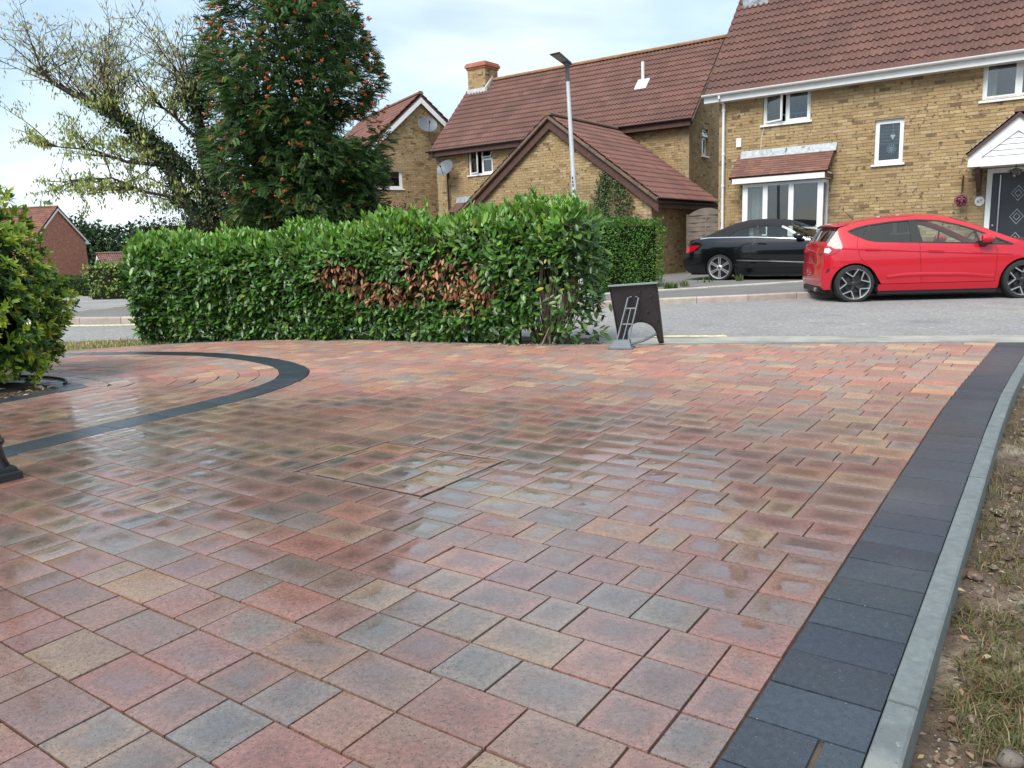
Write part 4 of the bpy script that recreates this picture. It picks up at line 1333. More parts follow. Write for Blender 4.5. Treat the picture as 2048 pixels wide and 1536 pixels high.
def hanging_basket():
    x, y, z = SD(-1.86, 20.28, 1.62)
    t = thing('hanging_basket', 'round ball of pink flowers hanging from a bracket on the brick wall', 'hanging basket', (x, y, z), ROT)
    m = MB(); m.tube([(0, 0.20, 0.42), (0, 0.19, 0.52), (0, 0.05, 0.50), (0, 0.0, 0.44)], 0.012, 6); m.tube([(0, 0.2, 0.2), (0, 0.2, 0.55)], 0.014, 6); m.tube([(0, 0, 0.44), (0, 0, 0.12)], 0.008, 5); m.build('bracket', MT['brown_wood'], t)
    m = MB()
    for k in range(420):
        v = Vector((rng.gauss(0, 1), rng.gauss(0, 1), rng.gauss(0, 1))).normalized()
        p = v * rng.uniform(0.105, 0.14)
        a = v.orthogonal().normalized(); b = v.cross(a)
        r = rng.uniform(0.010, 0.017)
        c = vary(rng.choices(((0.42, 0.06, 0.16), (0.60, 0.28, 0.36), (0.25, 0.04, 0.09), (0.05, 0.09, 0.02)), (5, 3, 3, 1))[0], 0.2)
        m.add([p + v * 0.006] + [p + (a * math.cos(i * 1.2566) + b * math.sin(i * 1.2566)) * r for i in range(5)], [[0, i + 1, (i + 1) % 5 + 1] for i in range(5)], c)
    m.lathe([(0.0, 0.10), (0.07, 0.07), (0.10, 0.0), (0.07, -0.07), (0.0, -0.10)], 10, col=(0.03, 0.05, 0.015))
    tag(m.build('flowers', MT['petal'], t), kind='stuff')
hanging_basket()

# ---------------------------------------------------------------- house in the middle with the long roof
def house_middle():
    h = thing('long_roof_house', 'buff brick house with long brown tiled roof and chimney behind the garage', 'house', SD(-20.9, 25.0), ROT)
    LEN, DEP, EAVE, pitch = 10.75, 5.6, 4.85, 1.0
    front = Face((0, 0, 0), (1, 0, 0), (0, -1, 0)); right = Face((LEN, 0, 0), (0, 1, 0), (1, 0, 0))
    left = Face((0, DEP, 0), (0, -1, 0), (-1, 0, 0)); back = Face((LEN, DEP, 0), (-1, 0, 0), (0, 1, 0))
    apex = EAVE + DEP / 2 * pitch
    opf = [(1.62, 2.80, 3.76, 4.70)]; opr = [(1.12, 1.66, 3.76, 4.66)]
    m = MB()
    wall_slab(m, front, LEN, EAVE, opf); wall_slab(m, right, DEP, EAVE, opr); wall_slab(m, left, DEP, EAVE, []); wall_slab(m, back, LEN, EAVE, [])
    gable_slab(m, right, 0, DEP, EAVE, DEP / 2, apex); gable_slab(m, left, 0, DEP, EAVE, DEP / 2, apex)
    m.build('wall', MT['mortar'], h)
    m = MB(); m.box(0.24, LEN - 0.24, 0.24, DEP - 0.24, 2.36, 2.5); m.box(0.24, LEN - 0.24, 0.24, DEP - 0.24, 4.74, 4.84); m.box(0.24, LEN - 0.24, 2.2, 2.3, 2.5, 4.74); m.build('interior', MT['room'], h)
    gz = lambda u: min(EAVE + u * pitch, EAVE + (DEP - u) * pitch)
    lay_bricks(h, front, brick_list(LEN, lambda u: EAVE, opf, BUFF, z0=1.5), MT['brick_buff'])
    lay_bricks(h, right, brick_list(DEP, gz, opr, BUFF, z0=0.75), MT['brick_buff'])
    lay_bricks(h, left, brick_list(DEP, gz, [], BUFF, z0=1.5), MT['brick_buff'])
    window(h, front, 1.62, 2.80, 3.76, 4.70, splits=(0.55,), transom=(1, 0.62), open_sash=0, label='upper window with casement and top vent ajar')
    window(h, right, 1.12, 1.66, 3.76, 4.66, splits=(), transom=(0, 0.66), label='narrow two-pane window in the gable end')
    c = s = math.sqrt(0.5); ov = 0.28; ln = (DEP / 2 + ov) / c
    rm = MB(); rm.add([(-0.12, -ov + 0.03, EAVE - ov + 0.02), (LEN + 0.16, -ov + 0.03, EAVE - ov + 0.02), (LEN + 0.16, DEP / 2, apex + 0.02), (-0.12, DEP / 2, apex + 0.02), (LEN + 0.16, DEP + ov, EAVE - ov + 0.02), (-0.12, DEP + ov, EAVE - ov + 0.02)], [[0, 1, 2, 3], [3, 2, 4, 5]])
    roof = rm.build('roof', MT['brown_wood'], h)
    ze = EAVE - ov + 0.13
    TM = [((0.165, 0.082, 0.067), 50), ((0.157, 0.077, 0.062), 30), ((0.175, 0.090, 0.073), 18), ((0.135, 0.068, 0.058), 2)]
    tile_roof(roof, (-0.14, -ov, ze), (1, 0, 0), (0, c, s), (0, -s, c), LEN + 0.32, ln, MT['tile'], pal=TM, keep=300, rank=lambda q: abs(q[0] - 24) + q[1] * 0.8)
    tile_roof(roof, (LEN + 0.18, DEP + ov, ze), (-1, 0, 0), (0, -c, s), (0, s, c), LEN + 0.32, ln, MT['tile'], gauge=0.6, tw=0.6)
    ridge_row(roof, (-0.14, DEP / 2, apex + 0.16), (LEN + 0.18, DEP / 2, apex + 0.16), r=0.12, col=(0.28, 0.13, 0.06))
    for xx in (LEN + 0.17,):
        m = MB()
        for k in range(14):
            t0, t1 = k / 14 * ln, (k + 1) / 14 * ln
            P = lambda t, w, q: (xx + w, -ov + c * t - s * q, ze + s * t + c * q)
            m.hexa([P(t0, 0, -0.09), P(t1, 0, -0.09), P(t1, 0.05, -0.09), P(t0, 0.05, -0.09), P(t0, 0, 0.03), P(t1, 0, 0.018), P(t1, 0.05, 0.018), P(t0, 0.05, 0.03)], vary((0.13, 0.09, 0.07), 0.2))
        m.build('verge', MT['ridge_tile'], roof)
    ch = chimney_stack(roof, -0.02, 0.90, 2.35, 3.25, 5.8, 8.28)
    m = MB(); m.box(-0.04, 0.95, 2.30, 2.36, 7.2, 7.5); m.hexa([(0.90, 2.30, 7.25), (0.97, 2.30, 7.25), (0.97, 2.8, 7.75), (0.90, 2.8, 7.75), (0.90, 2.30, 7.52), (0.97, 2.30, 7.52), (0.97, 2.8, 7.98), (0.90, 2.8, 7.98)])
    m.build('flashing', mat('bright_lead', (0.55, 0.57, 0.58), rough=0.5, noise=(9.0, 0.25)), ch)
    # white flue with its weathering slate
    fx, fy = 20.9 - 12.44, 1.4
    fz = ze + (fy + ov) + 0.07
    m = MB(); m.tube([(fx, fy, fz - 0.1), (fx, fy, fz + 0.72)], 0.055, 12); fl = m.build('flue_pipe', MT['upvc'], roof); smooth_by_angle(fl)
    m = MB(); m.lathe([(0.09, 0.0), (0.07, 0.1), (0.06, 0.14)], 12, O=(fx, fy, fz)); m.hexa([(fx - 0.22, fy - 0.24, fz - 0.22), (fx + 0.22, fy - 0.24, fz - 0.22), (fx + 0.22, fy + 0.1, fz + 0.12), (fx - 0.22, fy + 0.1, fz + 0.12), (fx - 0.22, fy - 0.24, fz - 0.18), (fx + 0.22, fy - 0.24, fz - 0.18), (fx + 0.22, fy + 0.1, fz + 0.16), (fx - 0.22, fy + 0.1, fz + 0.16)])
    m.build('weathering_collar', MT['white_paint'], roof)
    m = MB(); m.box(-0.14, LEN + 0.16, -ov - 0.02, -ov + 0.005, EAVE - 0.26, EAVE - 0.03); m.box(-0.14, LEN + 0.16, -ov + 0.005, -0.004, EAVE - 0.26, EAVE - 0.24); m.build('fascia', MT['brown_wood'], h)
    gutter_run(h, (-0.22, -ov - 0.075, EAVE - 0.04), (LEN + 0.24, -ov - 0.075, EAVE - 0.04), 0.06, MT['black_plastic'])
    m = MB(); m.tube([(0.10, -ov - 0.07, EAVE - 0.06), (0.10, -ov - 0.07, EAVE - 0.2), (0.5, -0.10, EAVE - 0.55), (0.62, -0.10, EAVE - 0.75), (0.62, -0.10, 0.1)], 0.038, 8); m.build('downpipe', MT['black_plastic'], h)
    # lean-to roof low on the front, half hidden by the garage
    lt = MB(); lt.box(1.05, 2.6, -0.62, -0.012, 2.2, 2.32); lt = lt.build('lean_to_roof', MT['brown_wood'], h)
    tile_roof(lt, (1.0, -0.7, 2.36), (1, 0, 0), (0, 0.85, 0.527), (0, -0.527, 0.85), 1.65, 0.78, MT['tile'], tw=0.165, gauge=0.1, rolls=1, amp=0.002, lift=0.013, lip=0.012, ext=0.03, mass='plain_tiling')
    m = MB(); m.hexa([(1.0, -0.12, 2.72), (2.65, -0.12, 2.72), (2.65, -0.012, 2.74), (1.0, -0.012, 2.74), (1.0, -0.05, 2.95), (2.65, -0.05, 2.95), (2.65, -0.012, 2.95), (1.0, -0.012, 2.95)]); m.build('flashing', MT['lead'], lt)
house_middle()

def dish(name, label, loc, rotz, r=0.33, arm=True, mast=None):
    t = thing(name, label, 'satellite dish', loc, rotz, 'satellite dishes on the houses')
    m = MB()
    prof = [(0.0, 0.0), (r * 0.35, 0.012), (r * 0.7, 0.05), (r, 0.10), (r * 1.02, 0.095), (r * 0.7, 0.035), (r * 0.35, -0.004), (0.0, -0.015)]
    tilt = math.radians(28)
    Z = Vector((0, -math.cos(tilt), math.sin(tilt))); X = Vector((1, 0, 0)); Y = Z.cross(X)
    m.lathe(prof, 24, X=X, Y=Y * 0.9, Z=Z)
    smooth_by_angle(m.build('dish_bowl', MT['dish'], t), 40)
    m = MB(); p = -Y * 0.9 * r * 0.95 if (Y.z > 0) else Y * 0.9 * r * 0.95
    m.tube([p, Z * 0.34 + p * 0.25], 0.012, 6); m.tube([Z * 0.31 + p * 0.3, Z * 0.40 + p * 0.2], 0.028, 8)
    m.tube([-Z * 0.01, -Z * 0.16, -Z * 0.16 + Vector((0, 0, -0.1))], 0.02, 6)
    m.build('receiver_arm', MT['black_plastic'], t)
    if mast:
        m = MB(); m.tube([(0, 0.16, -mast), (0, 0.16, 0.05)], 0.025, 8); m.build('mast', MT['black_plastic'], t)
dish('satellite_dish', 'grey satellite dish on the corner of the long-roofed house', SD(-20.05, 24.55, 4.05), ROT, 0.38, mast=0.35)

# ---------------------------------------------------------------- garage in front of it
def garage():
    g = thing('garage', 'buff brick garage with steep brown gable behind the hedge and lamp post', 'garage', SD(-12.62, 20.45), ROT)
    HS, DEP, sl, AP = 3.22, 4.5, 0.745, 4.60
    EV = AP - HS * sl
    front = Face((-HS, 0, 0), (1, 0, 0), (0, -1, 0)); right = Face((HS, 0, 0), (0, 1, 0), (1, 0, 0)); left = Face((-HS, DEP, 0), (0, -1, 0), (-1, 0, 0))
    m = MB(); wall_slab(m, front, 2 * HS, EV, []); gable_slab(m, front, 0, 2 * HS, EV, HS, AP); wall_slab(m, right, DEP, EV, []); wall_slab(m, left, DEP, EV, [])
    m.build('wall', MT['mortar'], g)
    gz = lambda u: AP - abs(u - HS) * sl
    lay_bricks(g, front, brick_list(2 * HS, gz, [], BUFF, z0=0.0), MT['brick_buff'], keep=300, rank=lambda b: (0 if b[2] > 1.6 and b[1] - b[0] > 0.15 else 50) + abs(b[0] - HS) * 0.5 + abs(b[2] - 2.6))
    lay_bricks(g, right, brick_list(DEP, lambda u: EV, [], BUFF, z0=0.0), MT['brick_buff'])
    an = math.atan(sl); c, s = math.cos(an), math.sin(an)
    ov = 0.26; ln = (HS + ov) / c
    ez = AP - (HS + ov) * sl + 0.10
    rm = MB(); rm.add([(HS + ov, -0.16, ez - 0.08), (HS + ov, DEP, ez - 0.08), (0, DEP, AP + 0.02), (0, -0.16, AP + 0.02), (-HS - ov, DEP, ez - 0.08), (-HS - ov, -0.16, ez - 0.08)], [[0, 1, 2, 3], [3, 2, 4, 5]])
    roof = rm.build('roof', MT['brown_wood'], g)
    TG = [((0.165, 0.076, 0.062), 50), ((0.155, 0.070, 0.058), 30), ((0.175, 0.083, 0.068), 20)]
    tile_roof(roof, (HS + ov, -0.18, ez), (0, 1, 0), (-c, 0, s), (s, 0, c), DEP + 0.18, ln, MT['tile'], pal=TG, keep=300, gauge=0.29, rank=lambda q: q[1] + q[0] * 0.3)
    tile_roof(roof, (-HS - ov, DEP, ez), (0, -1, 0), (c, 0, s), (-s, 0, c), DEP + 0.18, ln, MT['tile'], pal=TG)
    ridge_row(roof, (0, -0.18, AP + 0.15), (0, DEP, AP + 0.15), r=0.12, col=(0.17, 0.105, 0.08))
    for sg in (-1, 1):
        m = MB()
        for (w0, w1, y0, y1) in ((-0.235, -0.03, -0.115, -0.085), (-0.03, 0.075, -0.175, -0.085)):
            P = lambda x, w, y: (sg * x, y, AP - x * sl + w / c + 0.04)
            q = [P(0, w0, y0), P(HS + ov, w0, y0), P(HS + ov, w0, y1), P(0, w0, y1), P(0, w1, y0), P(HS + ov, w1, y0), P(HS + ov, w1, y1), P(0, w1, y1)]
            m.hexa(q)
        m.box(sg * (HS + ov) - 0.14 if sg > 0 else -(HS + ov), sg * (HS + ov) if sg > 0 else -(HS + ov) + 0.14, -0.118, -0.082, ez - 0.30, ez - 0.06)
        bb = m.build('bargeboard', MT['brown_wood'], g)
        m = MB()
        for k in range(13):
            t0, t1 = k / 13 * ln, (k + 1) / 13 * ln
            P = lambda t, w, q: (sg * (HS + ov - c * t + s * q), -0.20 + w, ez + s * t + c * q)
            m.hexa([P(t0, 0, -0.05), P(t1, 0, -0.05), P(t1, 0.06, -0.05), P(t0, 0.06, -0.05), P(t0, 0, 0.03), P(t1, 0, 0.018), P(t1, 0.06, 0.018), P(t0, 0.06, 0.03)], vary((0.15, 0.11, 0.085), 0.25))
            if rng.random() < 0.8:
                w = rng.uniform(0.04, 0.09)
                m.hexa([P(t0 + 0.02, 0.06, 0.02), P(t0 + 0.05, 0.06, 0.02), P(t0 + 0.05, 0.06 + w, 0.03), P(t0 + 0.02, 0.06 + w, 0.03), P(t0 + 0.02, 0.06, 0.045), P(t0 + 0.05, 0.06, 0.045), P(t0 + 0.05, 0.06 + w, 0.04), P(t0 + 0.02, 0.06 + w, 0.04)], (0.5, 0.45, 0.4))
        m.build('verge', MT['ridge_tile'], roof)
    m = MB(); m.box(HS + ov - 0.03, HS + ov - 0.005, -0.08, DEP, ez - 0.24, ez - 0.05); m.box(HS + 0.002, HS + ov - 0.03, -0.08, DEP, ez - 0.24, ez - 0.225); m.build('fascia', MT['brown_wood'], g)
    gutter_run(g, (HS + ov + 0.05, -0.10, ez - 0.06), (HS + ov + 0.05, DEP, ez - 0.06), 0.055, MT['black_plastic'])
garage()

# gate between garage and house
def gate():
    x, y, _ = SD(-8.99, 22.1)
    t = thing('garden_gate', 'weathered grey arched wooden gate between the garage and the house', 'gate', (x, y, 0), ROT)
    W, H0, HA = 1.10, 1.66, 0.20
    arch = lambda u: H0 + HA * math.sin(math.pi * min(1, max(0, u / W))) ** 0.8
    m = MB(); m.box(-0.06, 0.0, 0.0, 0.06, 0, H0 + 0.04); m.build('post', MT['weathered_wood'], t)
    m = MB(); m.box(W, W + 0.06, 0.0, 0.06, 0, H0 + 0.04); m.build('post', MT['weathered_wood'], t)
    k = 0; z = 0.08
    while z < H0 - 0.02:
        m = MB(); z1 = min(z + 0.115, H0)
        n = 8
        for i in range(n):
            a, b = W * i / n, W * (i + 1) / n
            ya = 0.015 * math.sin(math.pi * 3 * i / n + k * math.pi); yb = 0.015 * math.sin(math.pi * 3 * (i + 1) / n + k * math.pi)
            m.hexa([(a, ya, z), (b, yb, z), (b, yb + 0.012, z), (a, ya + 0.012, z), (a, ya, z1), (b, yb, z1), (b, yb + 0.012, z1), (a, ya + 0.012, z1)])
        m.build('slat', MT['weathered_wood'], t)
        z += 0.125; k += 1
    m = MB(); n = 12
    for i in range(n):
        a, b = W * i / n, W * (i + 1) / n
        m.hexa([(a, -0.02, H0), (b, -0.02, H0), (b, 0.03, H0), (a, 0.03, H0), (a, -0.02, arch(a)), (b, -0.02, arch(b)), (b, 0.03, arch(b)), (a, 0.03, arch(a))])
    m.build('top_rail', MT['weathered_wood'], t)
    m = MB(); m.box(W / 2 - 0.02, W / 2 + 0.02, -0.022, -0.002 + 0.02, 0.1, H0); m.build('brace', MT['weathered_wood'], t)
    # fence closing the rest of the gap, behind
    f = thing('fence_panel', 'brown fence panel closing the gap beside the arched gate', 'fence', SD(-7.86, 22.2), ROT)
    z = 0.05
    while z < 1.7:
        m = MB(); m.box(0, 0.36, 0, 0.02, z, z + 0.12); m.build('slat', MT['weathered_wood'], f); z += 0.13
gate()

# ---------------------------------------------------------------- simple gabled buildings farther off
def gable_house(name, label, cat, loc, rotz, HS, DEP, EV, AP, pal, bmat, mmat, barge, tile_kw, window_at=None, brick=True, tiles=True, z0=0.0, ridge_col=(0.2, 0.11, 0.08), btop=0.0):
    h = thing(name, label, cat, loc, rotz)
    sl = (AP - EV) / HS
    front = Face((-HS, 0, 0), (1, 0, 0), (0, -1, 0)); right = Face((HS, 0, 0), (0, 1, 0), (1, 0, 0)); left = Face((-HS, DEP, 0), (0, -1, 0), (-1, 0, 0)); back = Face((HS, DEP, 0), (-1, 0, 0), (0, 1, 0))
    ops = [window_at] if window_at else []
    m = MB(); wall_slab(m, front, 2 * HS, EV, ops); gable_slab(m, front, 0, 2 * HS, EV, HS, AP); wall_slab(m, right, DEP, EV, []); wall_slab(m, left, DEP, EV, []); wall_slab(m, back, 2 * HS, EV, []); gable_slab(m, back, 0, 2 * HS, EV, HS, AP)
    m.build('wall', mmat, h)
    if brick:
        lay_bricks(h, front, brick_list(2 * HS, lambda u: AP - abs(u - HS) * sl, ops, pal, z0=z0), bmat)
        lay_bricks(h, right, brick_list(DEP, lambda u: EV, [], pal, z0=z0), bmat)
    if window_at:
        window(h, front, *window_at, splits=(), frame=0.08)
    an = math.atan(sl); c, s = math.cos(an), math.sin(an); ov = 0.25; ln = (HS + ov) / c; ez = AP - (HS + ov) * sl + 0.10
    rm = MB(); rm.add([(HS + ov, -0.16, ez - 0.08), (HS + ov, DEP + 0.1, ez - 0.08), (0, DEP + 0.1, AP + 0.02), (0, -0.16, AP + 0.02), (-HS - ov, DEP + 0.1, ez - 0.08), (-HS - ov, -0.16, ez - 0.08)], [[0, 1, 2, 3], [3, 2, 4, 5]])
    roof = rm.build('roof', MT['brown_wood'], h)
    tile_roof(roof, (HS + ov, -0.18, ez), (0, 1, 0), (-c, 0, s), (s, 0, c), DEP + 0.2, ln, MT['tile'], **tile_kw)
    tile_roof(roof, (-HS - ov, DEP + 0.02, ez), (0, -1, 0), (c, 0, s), (-s, 0, c), DEP + 0.2, ln, MT['tile'], **tile_kw)
    ridge_row(roof, (0, -0.18, AP + 0.15), (0, DEP, AP + 0.15), r=0.12, L=0.5, col=ridge_col)
    for sg in (-1, 1):
        m = MB()
        P = lambda x, w, y: (sg * x, y, AP - x * sl + w / c + 0.06)
        m.hexa([P(0, -0.22, -0.17), P(HS + ov, -0.22, -0.17), P(HS + ov, -0.22, -0.13), P(0, -0.22, -0.13), P(0, 0.0, -0.17), P(HS + ov, 0.0, -0.17), P(HS + ov, 0.0, -0.13), P(0, 0.0, -0.13)])
        m.box(min(sg * (HS + ov), sg * (HS - 0.12)), max(sg * (HS + ov), sg * (HS - 0.12)), -0.168, -0.02, ez - 0.32, ez - 0.07)
        m.build('bargeboard', barge, h)
    return h, roof
TH = dict(pal=[((0.19, 0.085, 0.066), 50), ((0.18, 0.08, 0.062), 30), ((0.20, 0.093, 0.073), 20)])
h3, _ = gable_house('gabled_house', 'buff brick house with white bargeboards and wall dish beside the berry tree', 'house', (-3.39, 33.6, 0), math.radians(30), 3.4, 7.0, 4.15, 7.12, BUFF, MT['brick_buff'], MT['mortar'], MT['white_paint'], TH, window_at=(1.15, 2.45, 3.46, 4.52), z0=1.8)
dish('satellite_dish', 'grey satellite dish high on the gable with white bargeboards', (-3.10, 33.40, 5.98), math.radians(22), 0.40)
rh, rroof = gable_house('red_brick_house', 'red brick house with white bargeboards far away beside the trees', 'house', (-41.66, 74.0, -1.7), math.radians(83), 3.55, 9.0, 4.75, 7.62, REDB, MT['brick_red'], MT['mortar_red'], MT['white_paint'], dict(pal=[((0.30, 0.14, 0.10), 60), ((0.24, 0.11, 0.085), 40)]))
m = MB(); m.lathe([(0.22, 0.0), (0.16, 0.12), (0.07, 0.2), (0.07, 0.42)], 10, O=(-1.25, 2.2, 6.62)); m.build('roof_vent', MT['white_paint'], rroof)
gable_house('red_garage', 'small red brick garage with white bargeboards far beyond the junction', 'garage', (-32.05, 62.0, -1.5), math.radians(-53), 1.95, 5.0, 1.72, 2.90, REDB, MT['brick_red'], MT['mortar_red'], MT['white_paint'], dict(pal=[((0.20, 0.10, 0.085), 60), ((0.16, 0.085, 0.075), 40)]))
gable_house('background_house', 'buff brick house mostly hidden behind the berry tree', 'house', (-10.6, 34.5, -0.1), math.radians(-40), 2.6, 5.0, 3.3, 5.2, BUFF, MT['brick_buff'], MT['mortar'], MT['white_paint'], TH, z0=1.0)
gable_house('porch_roof_garage', 'low white gabled garage roof glimpsed behind the berry tree', 'garage', (-9.72, 30.0, 0), math.radians(-72), 1.3, 3.6, 1.75, 2.95, BUFF, MT['white_paint'], MT['white_paint'], MT['white_paint'], dict(pal=[((0.22, 0.11, 0.085), 60), ((0.28, 0.16, 0.12), 40)]), brick=False)
dish('satellite_dish', 'blue-grey satellite dish low behind the hedge under the berry tree', (-10.35, 29.5, 2.42), math.radians(10), 0.36, mast=0.6)
# ------------------------------------------------------------------ cars
def lerp_curve(pts, x):
    if x <= pts[0][0]: return pts[0][1]
    for (a, b), (c, d) in zip(pts[:-1], pts[1:]):
        if x <= c:
            t = (x - a) / (c - a)
            return b + (d - b) * t
    return pts[-1][1]
def smooth_curve(pts):
    c = catmull(pts, 10)
    return lambda x: lerp_curve(c, x)

class CarBody:
    """side view coordinates: x forward from the rear hub, z up from the road; y to the car's left (+) and right (-)"""
    def __init__(s, root, width, plan):
        s.root, s.zw, s.plan = root, smooth_curve(width), smooth_curve(plan)
    def y(s, x, z):
        return s.zw(z) * s.plan(x)
    def side(s, name, poly, material, parent=None, off=0.0, spacing=0.06, both=True, shrink=0.0, label=None):
        P = ccw([tuple(p) for p in poly])
        if shrink: P = inset(P, shrink)
        pts, tris = cdt_fill(P, spacing)
        objs = []
        for sg in ((-1, 1) if both else (-1,)):
            V = [(x, sg * (s.y(x, z) + off), z) for x, z in pts]
            F = []
            for f in tris:
                a, b, c = (Vector(V[i]) for i in f[:3])
                n = (b - a).cross(c - a)
                F.append(f if n.y * sg > 0 else f[::-1])
            me = mesh_np(name, V, F, smooth=True)
            o = link(name, me, material, parent or s.root)
            if label: o['label'] = label
            objs.append(o)
        return objs
    def skin(s, name, E, C, material, parent=None, n=12, p=2.6):
        """surface across the car between the two side edges E (x,z list) crowned out to the centre line C"""
        V, F = [], []
        m = 2 * n + 1
        for (e, c) in zip(E, C):
            ye = s.y(*e)
            for k in range(m):
                w = -1 + k / n
                g = 1 - abs(w) ** p
                V.append((e[0] + (c[0] - e[0]) * g, w * ye, e[1] + (c[1] - e[1]) * g))
        for i in range(len(E) - 1):
            for k in range(m - 1):
                F.append([i * m + k, i * m + k + 1, (i + 1) * m + k + 1, (i + 1) * m + k])
        return link(name, mesh_np(name, V, F, smooth=True), material, parent or s.root)

def arc(cx, cz, r, a0, a1, n=14, rz=None):
    rz = rz or r
    return [(cx + r * math.cos(math.radians(a0 + (a1 - a0) * i / n)), cz + rz * math.sin(math.radians(a0 + (a1 - a0) * i / n))) for i in range(n + 1)]

TYRE = mat('tyre_rubber', (0.016, 0.016, 0.017), rough=0.75, noise=(20.0, 0.2))
def wheel(root, x, y, r, rimr, sg, style, rim_mat, dark_mat):
    """tyre, rim and spokes; the outer face looks along sg*y"""
    w = bpy.data.objects.new('wheel', None); COL.objects.link(w); w.parent = root
    w.location = (x, y, r)
    w.scale = (1, 1, 1)
    X, Y, Z = (sg * -1.0, 0, 0), (0, 0, 1), (0, sg, 0)
    hw = 0.10
    m = MB()
    m.lathe([(rimr, -hw), (r - 0.025, -hw), (r - 0.004, -hw + 0.025), (r, -0.05), (r, 0.05), (r - 0.004, hw - 0.022), (r - 0.022, hw), (rimr + 0.012, hw + 0.004), (rimr, hw - 0.004), (rimr - 0.004, hw - 0.03)], 40, X, Y, Z)
    smooth_by_angle(m.build('tyre', TYRE, w), 40)
    m = MB()
    m.lathe([(rimr - 0.003, -hw + 0.01), (rimr - 0.02, 0.0), (rimr - 0.018, hw - 0.03), (rimr - 0.002, hw - 0.006), (rimr + 0.004, hw), (rimr + 0.004, hw - 0.012)], 40, X, Y, Z)
    smooth_by_angle(m.build('rim', rim_mat, w), 40)
    m = MB()
    m.lathe([(0.0, 0.0), (rimr - 0.02, 0.0), (rimr - 0.02, -0.01)], 32, X, Y, Z)
    m.lathe([(0.0, 0.03), (rimr * 0.62, 0.03), (rimr * 0.62, 0.0)], 32, X, Y, Z)
    m.build('brake_disc', dark_mat, w)
    XV, ZV = Vector(X), Vector(Z)
    def pt(a, rr, h): return XV * (rr * math.cos(a)) + Vector((0, 0, 1)) * (rr * math.sin(a)) + ZV * h
    def spoke(mb, a0, r0, w0, a1, r1, w1, h0=0.085, h1=0.088, t=0.03):
        p0, p1 = pt(a0, r0, 0), pt(a1, r1, 0)
        d = (p1 - p0).normalized(); n = d.cross(ZV).normalized()
        q = []
        for (hh0, hh1, k) in ((h0 - t, h1 - t, 1.0), (h0, h1, 0.72)):
            q += [p0 + n * (w0 / 2 * k) + ZV * hh0, p1 + n * (w1 / 2 * k) + ZV * hh1, p1 - n * (w1 / 2 * k) + ZV * hh1, p0 - n * (w0 / 2 * k) + ZV * hh0]
        mb.hexa(q)
    if style == 'five':
        fr, dk = MB(), MB()
        for k in range(5):
            a = math.radians(90 + 12 + 72 * k)
            # Y-shaped spoke: dark stem, two bright prongs
            spoke(dk, a, 0.03, 0.06, a, rimr * 0.55, 0.05, 0.07, 0.078)
            for s_ in (-1, 1):
                spoke(fr, a + s_ * 0.02, rimr * 0.50, 0.020, a + s_ * 0.42, rimr - 0.004, 0.024, 0.085, 0.09, 0.025)
                spoke(dk, a, rimr * 0.48, 0.05, a + s_ * 0.38, rimr - 0.006, 0.045, 0.07, 0.075, 0.03)
        dk.lathe([(0.0, 0.078), (0.028, 0.08), (0.034, 0.074), (0.05, 0.066), (0.055, 0.05)], 20, X, Y, Z)
        dk.build('spoke_base', dark_mat, w); fr.build('spoke', rim_mat, w)
        m = MB(); m.lathe([(0.0, 0.084), (0.024, 0.083), (0.027, 0.076)], 16, X, Y, Z); m.build('hub_cap', dark_mat, w)
    else:
        fr = MB()
        for k in range(6):
            a = math.radians(90 + 60 * k)
            for s_ in (-1, 1):
                spoke(fr, a + s_ * 0.26, 0.05, 0.022, a + s_ * 0.085, rimr - 0.003, 0.026, 0.08, 0.086, 0.03)
        fr.lathe([(0.0, 0.086), (0.05, 0.085), (0.065, 0.078), (0.07, 0.05)], 20, X, Y, Z)
        fr.build('spoke', rim_mat, w)
        m = MB(); m.lathe([(0.0, 0.094), (0.026, 0.093), (0.03, 0.085)], 16, X, Y, Z); m.build('hub_cap', MT['chrome'], w)

def seat_set(root, xs, y, zbase, material, back=0.62):
    for x in xs:
        for sg in (-1, 1):
            m = MB(); m.bbox(x, x + 0.48, sg * y - 0.23, sg * y + 0.23, zbase, zbase + 0.16, 0.03)
            q = [(x - 0.02, sg * y - 0.22, zbase + 0.1), (x + 0.12, sg * y - 0.22, zbase + 0.1), (x + 0.12, sg * y + 0.22, zbase + 0.1), (x - 0.02, sg * y + 0.22, zbase + 0.1),
                 (x - 0.22, sg * y - 0.19, zbase + back), (x - 0.12, sg * y - 0.19, zbase + back), (x - 0.12, sg * y + 0.19, zbase + back), (x - 0.22, sg * y + 0.19, zbase + back)]
            m.hexa(q)
            m.bbox(x - 0.25, x - 0.14, sg * y - 0.12, sg * y + 0.12, zbase + back + 0.03, zbase + back + 0.2, 0.02)
            m.build('seat', material, root)

RED = mat('red_car_paint', (0.50, 0.005, 0.020), rough=0.35, spec=0.3, coat=1.0, coat_rough=0.02, noise=(1.2, 0.03))
BLACK = mat('black_car_paint', (0.003, 0.004, 0.006), rough=0.25, spec=0.2, coat=1.0, coat_rough=0.02)
TRIM = mat('black_trim', (0.012, 0.012, 0.013), rough=0.5)
CABIN = mat('car_interior', (0.03, 0.03, 0.033), rough=0.85)
SOFT = mat('soft_top_fabric', (0.014, 0.014, 0.016), rough=0.9, noise=(60.0, 0.3))
PRIV = glass_mat('privacy_glass', (0.10, 0.115, 0.12), 0.05, 1.5)
CLEAR = glass_mat('car_glass', (0.80, 0.90, 0.86), 0.05, 1.45)
TAIL = mat('tail_lens', (0.40, 0.004, 0.012), rough=0.12, coat=1.0)
LENSW = mat('clear_lens', (0.65, 0.62, 0.62), rough=0.1, coat=1.0)
DARKW = mat('dark_wheel', (0.02, 0.02, 0.022), rough=0.45)
